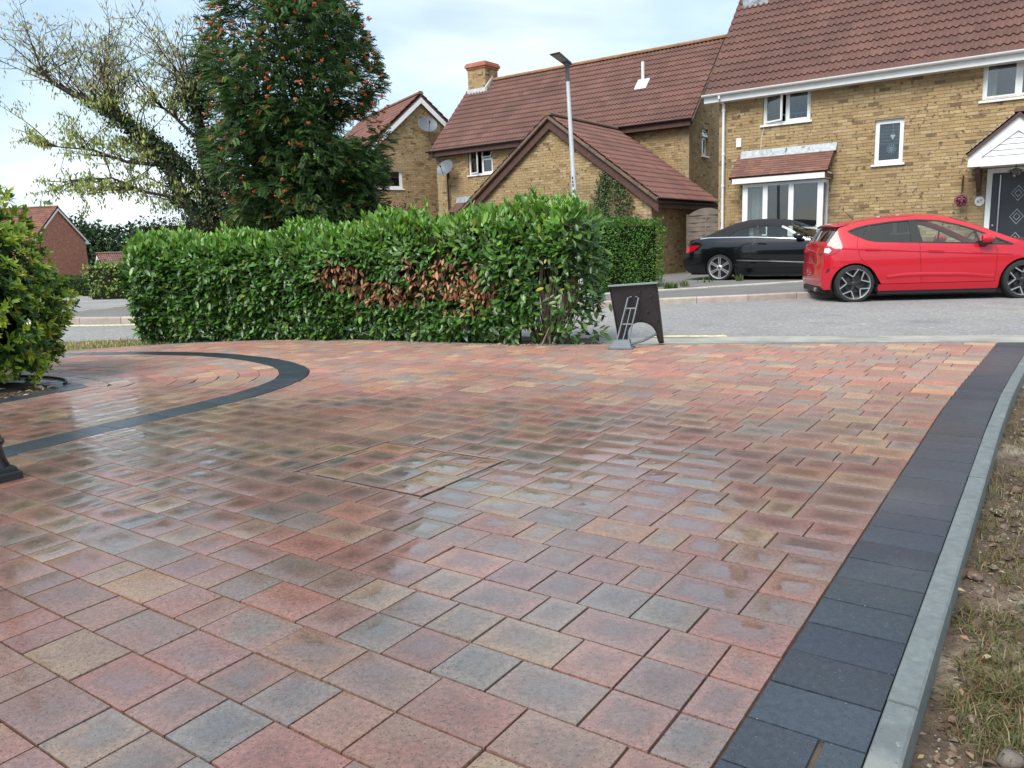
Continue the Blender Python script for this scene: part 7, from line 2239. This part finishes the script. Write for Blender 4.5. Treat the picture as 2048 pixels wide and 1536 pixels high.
blades('grass', 'tufts of half dry grass on the bare earth right of the edging', 'grass',
       [(1.07, 1.60, 0.10, 700), (1.18, 1.72, 0.12, 700), (1.33, 1.95, 0.14, 600), (1.00, 1.50, 0.07, 300), (1.62, 2.3, 0.16, 450), (1.75, 2.7, 0.25, 600), (2.1, 3.2, 0.3, 700), (2.6, 3.9, 0.35, 700), (3.1, 4.5, 0.4, 600), (3.8, 5.4, 0.5, 600), (4.4, 6.0, 0.5, 500), (1.27, 2.42, 0.05, 120), (1.55, 1.55, 0.25, 500), (2.3, 2.3, 0.4, 500)],
       GP, (4, 3, 4, 2, 3), zf=bedz, lean=1.7, hh=(0.015, 0.065), wid=0.0016)
vp = [(x, lerp_curve([(-6.8, 9.0), (-5.1, 8.98), (-4.46, 9.15), (-3.72, 9.2), (-2.9, 9.22)], x) + 0.12, 0.14, 60) for x in np.arange(-6.6, -2.8, 0.1)] + [(x, 9.45 + rng.uniform(-0.15, 0.3), 0.3, 70) for x in np.arange(-6.6, -4.3, 0.12)]
blades('grass', 'strip of pale dry grass between the drive and the road on the left', 'grass', vp, [(0.42, 0.38, 0.12), (0.26, 0.26, 0.07), (0.52, 0.44, 0.22)], (4, 3, 3), hh=(0.03, 0.085), wid=0.004)
blades('weeds', 'green weeds sprouting by the edge of the far drive', 'weeds', [(3.3, 15.9, 0.14, 130), (3.75, 16.6, 0.1, 40), (5.3, 17.9, 0.07, 70), (4.5, 17.9, 0.2, 25)], [(0.08, 0.15, 0.03), (0.14, 0.20, 0.05)], (1, 1), zf=lambda x, y: 0.0, hh=(0.06, 0.2), wid=0.012)

# ---------------------------------------------------------------- bush on the left with whorls of yellow-green leaves
def whorl_bush():
    t = thing('evergreen_bush', 'rounded evergreen bush with yellow-green leaf whorls at the left edge', 'bush', (-4.90, 6.35, 0))
    N = 5600
    dirs = unit(nrng.normal(0, 1, (N, 3))); dirs[:, 2] = np.abs(dirs[:, 2]) * 1.25 - 0.62
    dirs = unit(dirs)
    rad = np.array([1.20, 0.85, 1.16])
    lump = 1 + 0.16 * np_noise(dirs, 2.2, 3.0) + 0.06 * np_noise(dirs, 5.0, 1.0)
    depth = 1 - np.abs(nrng.normal(0, 0.10, N))
    C0 = dirs * rad * (lump * depth)[:, None] + np.array([0, 0, 0.66])
    # taper in towards the ground
    k = np.clip((0.55 - C0[:, 2]) / 0.6, 0, 1)
    C0[:, 0] *= 1 - 0.05 * k; C0[:, 1] *= 1 - 0.10 * k
    C0[:, 2] = np.maximum(C0[:, 2], 0.02 + nrng.uniform(0, 0.22, N))
    pos, dd, nn, LL, cc = [], [], [], [], []
    for i in range(N):
        ax = Vector(dirs[i]) + Vector((0, 0, 0.45)); ax.normalize()
        a = ax.orthogonal().normalized(); b = ax.cross(a)
        m_ = rng.randint(6, 8); r0 = rng.uniform(0, 6.28)
        # yellow-green whorls favour top, right and outside: the lit side put into leaf colour
        lit_whorl = rng.random() < (0.30 + 0.45 * max(0.0, dirs[i][2]) + 0.30 * max(0.0, dirs[i][0])) * (1 if depth[i] > 0.9 else 0.25)
        base = rng.choice(((0.30, 0.42, 0.04), (0.40, 0.48, 0.05), (0.22, 0.36, 0.04))) if lit_whorl else rng.choice(((0.045, 0.11, 0.022), (0.06, 0.14, 0.028), (0.03, 0.075, 0.02)))
        for j in range(m_):
            an = r0 + j * 6.283 / m_
            out = a * math.cos(an) + b * math.sin(an)
            d = (out * rng.uniform(0.45, 1.0) + ax * rng.uniform(0.2, 1.2) + Vector((rng.gauss(0, .2), rng.gauss(0, .2), rng.gauss(0, .2)))).normalized()
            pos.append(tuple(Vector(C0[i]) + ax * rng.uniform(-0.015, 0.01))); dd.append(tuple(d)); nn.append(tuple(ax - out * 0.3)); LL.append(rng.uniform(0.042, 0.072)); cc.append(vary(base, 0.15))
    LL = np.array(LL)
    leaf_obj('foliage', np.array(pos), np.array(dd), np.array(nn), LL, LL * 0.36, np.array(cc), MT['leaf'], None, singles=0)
    fo = bpy.data.objects[-1] if False else None
    for o in list(COL.objects):
        if o.name.startswith('foliage') and o.parent is None:
            o.parent = t
    br = MB()
    for i in range(60):
        v = Vector(dirs[rng.randrange(N)]); e = Vector((v.x * 0.8, v.y * 0.8, 0.62 + v.z * 0.72))
        s0 = Vector((rng.gauss(0, 0.08), rng.gauss(0, 0.08), -0.05))
        br.tube([s0, s0.lerp(e, 0.5) + Vector((0, 0, 0.12)), e], [0.018, 0.011, 0.004], 5, cap=False)
    br.build('branches', MT['twig'], t)
    m = MB()
    V, F = [], []
    for j in range(7):
        th = math.pi * (0.05 + 0.72 * j / 6)
        for i in range(12):
            ph = 2 * math.pi * i / 12; r = 0.72 + rng.uniform(-0.06, 0.06)
            V.append((math.sin(th) * math.cos(ph) * r * 1.25, math.sin(th) * math.sin(ph) * r, 0.74 + math.cos(th) * r * 1.2))
    for j in range(6):
        for i in range(12): F.append([j * 12 + i, (j + 1) * 12 + i, (j + 1) * 12 + (i + 1) % 12, j * 12 + (i + 1) % 12])
    m.add(V, F); m.build('inner_mass', MT['hedge_core'], t)
whorl_bush()

# ---------------------------------------------------------------- small-leaved clipped hedges and shrubs
def box_hedge(name, label, poly, z0, z1, n, pal, w, leaf=(0.03, 0.045), core=True, zf=None, cat='hedge', lump=0.06, mtl='leaf_far', topround=0.15):
    """clipped hedge over a plan outline"""
    t = thing(name, label, cat, (0, 0, 0))
    P = ccw(list(poly)); k = len(P)
    per = [math.dist(P[i], P[(i + 1) % k]) for i in range(k)]
    ar = area(P); H_ = z1 - z0
    pts, nrm = [], []
    tot = sum(per) * H_ + ar
    for _ in range(n):
        r = rng.uniform(0, tot)
        if r < ar:
            while True:
                x = rng.uniform(min(p[0] for p in P), max(p[0] for p in P)); y = rng.uniform(min(p[1] for p in P), max(p[1] for p in P))
                if inside((x, y), P): break
            pts.append((x, y, z1)); nrm.append((0, 0, 1))
        else:
            r -= ar
            i = 0
            while r > per[i] * H_ and i < k - 1: r -= per[i] * H_; i += 1
            f = min(1.0, r / (per[i] * H_))
            a, b = P[i], P[(i + 1) % k]
            nx, ny = (b[1] - a[1]) / per[i], -(b[0] - a[0]) / per[i]
            z = z0 + H_ * rng.random()
            ins = -topround * max(0, (z - z1 + 0.25) / 0.25) ** 2
            pts.append((a[0] + (b[0] - a[0]) * f + nx * ins, a[1] + (b[1] - a[1]) * f + ny * ins, z)); nrm.append((nx, ny, 0.25))
    pts, nrm = np.array(pts), unit(np.array(nrm, float))
    pts += nrm * (np_noise(pts, 2.2) * lump * 1.6 + np_noise(pts, 6.0, 4) * lump * 0.7 - np.abs(nrng.normal(0, lump * 0.6, n)))[:, None]
    if zf:
        pts[:, 2] += np.array([zf(p[0], p[1]) for p in pts])
    rnd = unit(nrng.normal(0, 1, (n, 3)))
    L = nrng.uniform(*leaf, n)
    leaf_obj('foliage', pts, unit(nrm * 0.4 + rnd + np.array([0, 0, 0.3])), unit(nrm + rnd * 0.7 + np.array([0, 0, 0.3])), L, L * 0.55, mixcols(n, pal, w, 0.22), MT[mtl], t, fine=False)
    if core:
        m = MB(); I = inset(P, 0.14)
        h0 = zf(*P[0]) if zf else 0.0
        m.prism(I, lambda a, b, z: (a, b, z), z0 - 0.2 + h0, z1 - 0.14 + h0); m.build('inner_mass', MT['hedge_core'], t)
    return t
GREEN = [(0.075, 0.18, 0.032), (0.10, 0.235, 0.04), (0.05, 0.12, 0.028), (0.16, 0.31, 0.055)]
box_hedge('privet_hedge', 'small-leaved clipped green hedge beside the garage and the black car', [(0.6, 16.35), (1.9, 16.0), (3.35, 16.75), (3.05, 17.6), (1.6, 17.0), (0.7, 17.3)], 0.0, 1.44, 17000, GREEN, (5, 4, 3, 2.5), (0.035, 0.06), lump=0.08, topround=0.35)
box_hedge('clipped_hedge', 'low dark clipped hedge beyond the junction below the red houses', [(-25.5, 37.5), (-15.6, 37.0), (-15.6, 38.2), (-25.5, 38.7)], 0.0, 0.85, 6000, [(0.03, 0.085, 0.02), (0.045, 0.11, 0.025)], (1, 1), (0.07, 0.12), zf=H)
box_hedge('variegated_shrub', 'pale yellow-green shrub at the far side of the junction', [(-16.3, 30.2), (-15.2, 29.6), (-13.4, 29.6), (-13.2, 31.0), (-15.8, 31.4)], 0.0, 1.25, 2600, [(0.24, 0.32, 0.06), (0.14, 0.24, 0.05), (0.07, 0.14, 0.03), (0.45, 0.48, 0.25)], (4, 4, 3, 1), (0.09, 0.15), zf=H, cat='shrub', lump=0.2)
box_hedge('corner_shrub', 'grey-green bush on the pavement corner behind the left end of the hedge', [(-8.0, 16.6), (-7.0, 16.2), (-6.2, 16.8), (-6.6, 17.9), (-7.7, 17.8)], 0.0, 1.15, 3500, [(0.06, 0.10, 0.035), (0.09, 0.13, 0.05), (0.13, 0.16, 0.06)], (3, 3, 2), (0.05, 0.08), cat='shrub', lump=0.14)
box_hedge('brown_shrub', 'brownish twiggy shrub at the foot of the ivy-clad tree', [(-8.5, 18.2), (-7.2, 17.6), (-6.0, 17.8), (-5.4, 18.6), (-6.5, 19.4), (-8.2, 19.2)], 0.2, 1.85, 5000, [(0.10, 0.075, 0.05), (0.14, 0.11, 0.06), (0.07, 0.07, 0.035), (0.05, 0.06, 0.03)], (3, 2, 3, 3), (0.04, 0.07), cat='shrub', lump=0.2)
box_hedge('olive_shrub', 'olive brown shrub below the right side of the berry tree', [(-4.0, 17.9), (-3.0, 17.5), (-2.3, 17.8), (-2.2, 18.8), (-3.4, 19.0)], 0.2, 2.05, 5200, [(0.075, 0.075, 0.03), (0.11, 0.10, 0.045), (0.05, 0.06, 0.025), (0.13, 0.10, 0.05)], (4, 3, 4, 2), (0.035, 0.06), cat='shrub', lump=0.2)

# ---------------------------------------------------------------- climber on the garage gable
def climber():
    t = thing('climbing_plant', 'climber with reddening leaves on the garage gable wall', 'climber', SD(-12.62, 20.45), ROT)
    n = 2600
    pos, cc = [], []
    def w_(z): return 0.15 + 0.32 * (3.1 - z) / 1.9
    while len(pos) < n:
        z = rng.uniform(0.9, 3.10)
        arm = rng.choice((-1, 1))
        cx = 1.98 + arm * (0.10 + 0.26 * min(1, (3.1 - z) / 1.0)) + 0.10 * (3.1 - z) * 0.3
        x = rng.gauss(cx, w_(z) * 0.55)
        if z > 4.6 - abs(x) * 0.745 - 0.25: continue
        pos.append((x, -0.02 - abs(rng.gauss(0, 0.05)), z))
        red = rng.random() < (0.22 if z < 2.4 and x > 2.2 else 0.05)
        cc.append(vary((0.28, 0.09, 0.05) if red else rng.choice(((0.05, 0.10, 0.03), (0.08, 0.14, 0.04), (0.035, 0.07, 0.025))), 0.2))
    pos = np.array(pos); N = len(pos)
    rnd = unit(nrng.normal(0, 1, (N, 3)))
    L = nrng.uniform(0.045, 0.08, N)
    leaf_obj('foliage', pos, unit(rnd * 0.6 + np.array([0, -0.3, -0.9])), unit(rnd * 0.5 + np.array([0, -1, 0.4])), L, L * 0.8, np.array(cc), MT['leaf'], t, fine=False)
    m = MB()
    for k in range(9):
        x0 = 1.9 + rng.gauss(0, 0.1)
        pts = [(x0 + rng.gauss(0, 0.05) * j + (k - 4) * 0.035 * j, -0.015, 0.0 + j * 0.6) for j in range(5)]
        m.tube(pts, [0.012, 0.01, 0.008, 0.006, 0.003], 4, cap=False)
    m.build('stems', MT['twig'], t)
climber()

# ---------------------------------------------------------------- trees
def branch_path(p0, p1, n=5, wob=0.08):
    a, b = Vector(p0), Vector(p1)
    L = (b - a).length
    out = [a]
    for i in range(1, n):
        f = i / n
        out.append(a.lerp(b, f) + Vector((rng.gauss(0, wob * L * 0.4), rng.gauss(0, wob * L * 0.4), rng.gauss(0, wob * L * 0.3) + 0.04 * L * math.sin(math.pi * f))))
    out.append(b)
    return out

def rowan():
    t = thing('rowan_tree', 'dense dark green rowan tree hung with orange-red berry clusters', 'tree', (-4.45, 17.6, 0))
    O = np.array([-4.45, 17.6, 0.0])
    def crown_r(z):
        # half width of the crown against height, egg-shaped
        return np.interp(z, [1.3, 1.9, 2.8, 3.8, 4.7, 5.6, 6.5, 7.3, 8.0], [0.8, 1.45, 1.70, 1.85, 1.90, 1.70, 1.35, 0.95, 0.25])
    tr = MB()
    tips = []
    for i in range(7):
        a = i * 0.9 + rng.uniform(0, 0.5)
        base = Vector((math.cos(a) * 0.14, math.sin(a) * 0.14, -0.1))
        top = Vector((math.cos(a) * rng.uniform(0.4, 1.2), math.sin(a) * rng.uniform(0.4, 1.2), rng.uniform(5.2, 7.2)))
        pth = branch_path(base, top, 6, 0.05)
        tr.tube(pth, [0.09, 0.075, 0.06, 0.048, 0.036, 0.025, 0.012], 7)
        for j in range(1, 7):
            for _ in range(5):
                s = pth[j]
                an = rng.uniform(0, 6.28)
                z = s.z + rng.uniform(-0.1, 0.9)
                r = float(crown_r(z)) * rng.uniform(0.7, 1.0)
                e = Vector((math.cos(an) * r, math.sin(an) * r, z + 0.1))
                q = branch_path(s, e, 4, 0.08)
                tr.tube(q, [0.022, 0.017, 0.012, 0.008, 0.004], 4, cap=False)
                tips += [q[-1], q[-2], q[-3]]
    smooth_by_angle(tr.build('trunk', MT['bark'], t), 60)
    # pinnate leaves: a rib with paired leaflets
    NL = 30000
    z = nrng.uniform(1.35, 7.9, NL)
    z = np.where(nrng.random(NL) < 0.25, nrng.uniform(1.6, 4.4, NL), z)
    an = nrng.uniform(0, 2 * np.pi, NL)
    rr = crown_r(z) * np.sqrt(nrng.uniform(0.10, 1.0, NL))
    base = np.column_stack([np.cos(an) * rr, np.sin(an) * rr, z])
    # clumps and gaps
    clump = 1.15 * np_noise(base, 0.95, 2.0) + 0.55 * np_noise(base, 2.4, 8.0)
    edge = rr / crown_r(z)
    keep = (clump > -0.12 - 0.45 * (1 - edge)) | ((z < 3.2) & (base[:, 0] > -0.2) & (clump > -0.4))
    push = 1 + 0.34 * np.clip(clump, -0.2, 0.9)
    base[:, 0] *= push; base[:, 1] *= push
    base = base[keep]; edge = edge[keep]; NL = len(base)
    out = unit(np.column_stack([base[:, 0], base[:, 1], np.zeros(NL)]) + nrng.normal(0, 0.5, (NL, 3)))
    d = unit(out + np.array([0, 0, 0.1]) + nrng.normal(0, 0.35, (NL, 3)))
    up = unit(np.array([0, 0, 1.0]) + nrng.normal(0, 0.3, (NL, 3)) + out * 0.25)
    sd = unit(np.cross(d, up)); up = np.cross(sd, d)
    L = nrng.uniform(0.15, 0.22, NL)
    pc = mixcols(NL, [(0.055, 0.115, 0.034), (0.085, 0.165, 0.045), (0.036, 0.080, 0.032), (0.13, 0.21, 0.055)], (5, 4, 3, 2.5), 0.24)
    au = (nrng.random(NL) < 0.022)
    pc[au] = np.array([0.28, 0.20, 0.04]) * nrng.uniform(0.7, 1.2, (int(au.sum()), 1))
    pos, dd, nn, LL, cc = [], [], [], [], []
    for k in range(6):
        f = 0.15 + 0.8 * k / 5
        for s in (-1, 1):
            p = base + d * (L * f)[:, None] - np.array([0, 0, 1]) * (0.25 * L * f * f)[:, None]
            pos.append(p); dd.append(unit(sd * s + d * 0.55 - np.array([0, 0, 0.25]))); nn.append(up); LL.append(L * (0.40 - 0.10 * abs(f - 0.45))); cc.append(pc)
    pos, dd, nn, LL, cc = map(np.concatenate, (pos, dd, nn, LL, cc))
    leaf_obj('crown', pos, dd, nn, LL, LL * 0.42, cc, MT['leaf'], t, fine=False, fold=0.1)
    # berries
    def cluster(seed):
        r_ = random.Random(seed); m = MB()
        for _ in range(13):
            c = Vector((r_.gauss(0, 0.020), r_.gauss(0, 0.020), r_.gauss(0, 0.013)))
            s = r_.uniform(0.013, 0.017)
            m.lathe([(0.0, s), (s * 0.75, s * 0.6), (s, 0.0), (s * 0.75, -s * 0.6), (0.0, -s)], 6, O=c)
        return mesh_np('berry_cluster', np.array(m.v), m.f, None, True)
    meshes = [cluster(i) for i in range(4)]
    for me in meshes: me.materials.append(MT['berry'])
    n = 0
    while n < 290:
        z = rng.uniform(1.9, 7.4); a = rng.uniform(math.pi * 0.9, math.pi * 2.1)
        r = float(crown_r(z)) * rng.uniform(0.90, 1.06)
        p = Vector((math.cos(a) * r, math.sin(a) * r, z))
        if p.x > 0.1 and z < 3.3 and rng.random() < 0.75: continue
        o = bpy.data.objects.new('berry_cluster', meshes[n % 4]); COL.objects.link(o); o.parent = t
        o.location = p; o.rotation_euler = (rng.gauss(0, 0.3), rng.gauss(0, 0.3), rng.uniform(0, 6)); s = rng.uniform(0.6, 1.0); o.scale = (s, s, s)
        n += 1
rowan()

def ivy_tree():
    t = thing('ivy_clad_tree', 'sparse leaning tree with ivy-clad trunks and thin pale leaves', 'tree', (-6.7, 18.0, 0))
    Y0 = 18.0
    def W(x, z, y=0.0): return Vector((x + 6.7, y, z))
    limbs = [
        ([W(-6.75, -0.1), W(-6.85, 0.9), W(-6.93, 1.76), W(-7.22, 2.27), W(-7.52, 3.04), W(-7.74, 3.54), W(-8.15, 3.87, -0.15), W(-8.7, 4.32, -0.3), W(-9.22, 4.54, -0.4), W(-9.58, 4.77, -0.45), W(-9.78, 5.03, -0.5)], [0.20, 0.18, 0.16, 0.15, 0.13, 0.11, 0.085, 0.065, 0.055, 0.045, 0.04]),
        ([W(-6.5, -0.1), W(-6.6, 0.9, 0.1), W(-6.71, 1.7, 0.15), W(-6.86, 2.42, 0.15), W(-7.09, 2.87, 0.1), W(-7.39, 3.26, 0.05), W(-7.69, 3.54)], [0.17, 0.15, 0.13, 0.12, 0.11, 0.10, 0.09]),
        ([W(-8.15, 3.87, -0.15), W(-8.6, 4.26, 0.0), W(-8.7, 4.58, 0.1), W(-8.74, 4.89, 0.15), W(-8.86, 5.21, 0.2)], [0.075, 0.06, 0.055, 0.05, 0.045]),
        ([W(-6.3, -0.1), W(-6.3, 0.9, 0.2), W(-6.37, 1.69, 0.3), W(-6.6, 2.25, 0.3), W(-6.76, 2.8, 0.3), W(-6.85, 3.56, 0.3), W(-6.83, 4.3, 0.3), W(-6.92, 4.73, 0.25), W(-7.09, 4.94, 0.2)], [0.19, 0.17, 0.15, 0.14, 0.13, 0.12, 0.10, 0.08, 0.06]),
        ([W(-7.52, 3.04), W(-8.26, 3.1, -0.3), W(-8.89, 3.36, -0.5), W(-9.65, 3.44, -0.7)], [0.05, 0.035, 0.022, 0.012]),
        ([W(-7.22, 2.27), W(-7.9, 2.45, -0.4), W(-8.5, 2.75, -0.6), W(-9.3, 2.7, -0.8)], [0.045, 0.03, 0.02, 0.01]),
        ([W(-6.85, 3.56, 0.3), W(-7.3, 4.1, 0.1), W(-7.7, 4.45, 0.0)], [0.05, 0.035, 0.02]),
    ]
    tr = MB()
    for pts, rad in limbs:
        tr.tube(pts, rad, 8)
    # shoots: long upright whips from the cut limbs, then twigs
    twig_pts = []
    def whip(p, d, L, r, lvl):
        pts = [p]; q = Vector(p); dv = Vector(d).normalized()
        n = 6
        for i in range(n):
            dv = (dv + Vector((rng.gauss(0, 0.10), rng.gauss(0, 0.10), rng.gauss(0.02, 0.06)))).normalized()
            q = q + dv * (L / n); pts.append(q.copy())
        tr.tube(pts, [r * (1 - 0.85 * i / n) for i in range(n + 1)], 4 if r < 0.02 else 5, cap=False)
        for i in range(1, n + 1):
            twig_pts.append((pts[i], dv.copy(), lvl))
        if lvl < 2:
            for i in range(1, n):
                for _ in range(1):
                    if rng.random() < (0.8 if lvl == 0 else 0.45):
                        side = Vector((rng.gauss(0, 1), rng.gauss(0, 1), rng.gauss(0.1, 0.5))).normalized()
                        whip(pts[i], (dv * 0.7 + side).normalized(), L * rng.uniform(0.28, 0.5), r * 0.5, lvl + 1)
    # long fine shoots all along the upper limbs, fanning up and outwards
    for (li, f0, f1, k, L0, L1, dirn) in ((0, 5.2, 10, 46, 0.8, 1.9, (-0.35, -0.1, 0.75)), (2, 0.5, 4, 30, 0.8, 1.9, (-0.05, 0.0, 0.95)), (3, 5.0, 8, 40, 0.8, 1.9, (-0.15, -0.1, 0.9)),
                                          (6, 0.5, 2, 16, 0.7, 1.5, (-0.25, -0.1, 0.8)), (4, 0.3, 3, 20, 0.7, 1.5, (-0.5, 0.1, 0.25)), (5, 0.3, 3, 20, 0.6, 1.4, (-0.6, 0.1, 0.0)), (0, 2.2, 5.5, 22, 0.6, 1.4, (-0.7, 0.35, 0.1)), (3, 1.6, 5.0, 10, 0.5, 1.0, (0.1, 0.3, 0.1))):
        pts, rad = limbs[li]
        for _ in range(k):
            f = rng.uniform(f0, f1 - 0.001); i = min(int(f), len(pts) - 2); u = f - i
            p = pts[i].lerp(pts[i + 1], min(1, u))
            whip(p, Vector((dirn[0] + rng.gauss(0, 0.55), dirn[1] + rng.gauss(0, 0.5), dirn[2] + rng.gauss(0, 0.28))), rng.uniform(L0, L1), 0.016, 0)
    smooth_by_angle(tr.build('trunk', MT['bark'], t), 60)
    # thin hanging leaves in small bunches along the twigs
    pos, dd, cc = [], [], []
    for (p, d, lvl) in twig_pts:
        if rng.random() < (0.58 if p.z > 4.6 else 0.40): continue
        for _ in range(rng.randint(0, 2) if p.z > 3.9 else rng.randint(0, 3)):
            pos.append(tuple(p + Vector((rng.gauss(0, 0.05), rng.gauss(0, 0.05), rng.gauss(-0.01, 0.04)))))
            dd.append((rng.gauss(0, 0.35), rng.gauss(0, 0.35), -0.9))
            if p.z > 4.6: c = rng.choice(((0.46, 0.45, 0.22), (0.38, 0.44, 0.17), (0.50, 0.42, 0.26)))
            else: c = rng.choice(((0.32, 0.42, 0.10), (0.44, 0.48, 0.14), (0.24, 0.34, 0.07), (0.48, 0.46, 0.18)))
            cc.append(vary(c, 0.2))
    N = len(pos)
    L = nrng.uniform(0.07, 0.12, N)
    leaf_obj('crown', np.array(pos), np.array(dd), unit(nrng.normal(0, 1, (N, 3)) + np.array([0, -0.6, 0.2])), L, L * 0.36, np.array(cc), MT['leaf'], t, fine=False)
    # ivy sleeves
    pos, nn, cc = [], [], []
    for li, (a, b, thick, num) in ((0, (0, 7.2, 0.17, 3600)), (1, (0, 6, 0.15, 2200)), (3, (0, 7.5, 0.24, 3800)), (2, (0, 2.5, 0.08, 500))):
        pts, rad = limbs[li]
        for _ in range(num):
            f = rng.uniform(a, b); i = int(f); u = f - i
            if i >= len(pts) - 1: i, u = len(pts) - 2, 1.0
            c = pts[i].lerp(pts[i + 1], u); r = rad[i] * (1 - u) + rad[i + 1] * u
            v = Vector((rng.gauss(0, 1), rng.gauss(0, 1), rng.gauss(0, 0.4))).normalized()
            lump = 0.6 + 0.8 * (mnoise.noise(c * 2.2 + Vector((li, 0, 0))) + 0.5)
            pos.append(tuple(c + v * (r + thick * lump * rng.random() ** 0.7))); nn.append(tuple(v)); cc.append(vary(rng.choice(((0.030, 0.06, 0.022), (0.04, 0.08, 0.025), (0.022, 0.045, 0.02), (0.07, 0.11, 0.03))), 0.2))
    N = len(pos); nn = np.array(nn); rnd = unit(nrng.normal(0, 1, (N, 3)))
    L = nrng.uniform(0.05, 0.085, N)
    leaf_obj('ivy', np.array(pos), unit(rnd * 0.6 + nn * 0.3 + np.array([0, 0, -0.7])), unit(nn + rnd * 0.4), L, L * 0.85, np.array(cc), MT['leaf'], t, fine=False)
ivy_tree()

def far_tree(label, x, y, zb, h, rx, seed, n=1700):
    r_ = random.Random(seed)
    t = thing('background_tree', label, 'tree', (x, y, zb), 0, 'dark trees beyond the red brick house')
    m = MB(); m.tube([(0, 0, -0.3), (0.1, 0, h * 0.35), (0, 0.1, h * 0.6)], [0.35, 0.25, 0.12], 7)
    for k in range(9):
        a = k * 0.7; m.tube([(0.05, 0, h * 0.3), (math.cos(a) * rx * 0.4, math.sin(a) * rx * 0.4, h * 0.55), (math.cos(a) * rx * 0.75, math.sin(a) * rx * 0.75, h * r_.uniform(0.5, 0.85))], [0.14, 0.08, 0.03], 5)
    m.build('trunk', MT['bark'], t)
    d = unit(nrng.normal(0, 1, (n, 3)))
    q = d * np.array([rx, rx, h * 0.46]) * (nrng.uniform(0.35, 1.0, n) ** 0.5)[:, None] * (1 + 0.35 * np_noise(d, 2.0, seed))[:, None] + np.array([0, 0, h * 0.55])
    L = nrng.uniform(0.30, 0.55, n)
    rnd = unit(nrng.normal(0, 1, (n, 3)))
    leaf_obj('crown', q, rnd, unit(d + rnd * 0.5 + np.array([0, 0, 0.5])), L, L * 0.7, mixcols(n, [(0.03, 0.065, 0.025), (0.045, 0.085, 0.03), (0.02, 0.045, 0.022)], (3, 3, 2), 0.2), MT['leaf_far'], t, fine=False)
far_tree('dark tree rising right behind the red brick house gable', -46.5, 86, -2.0, 8.0, 2.6, 1)
far_tree('dark round tree between the red house and its garage', -43.2, 84, -2.0, 6.9, 2.4, 2)
far_tree('dark tree behind the small red garage roof', -40.0, 83, -2.0, 6.6, 2.5, 3)
far_tree('dark tree farthest right in the row beyond the junction', -36.5, 82, -2.0, 7.0, 2.6, 4)
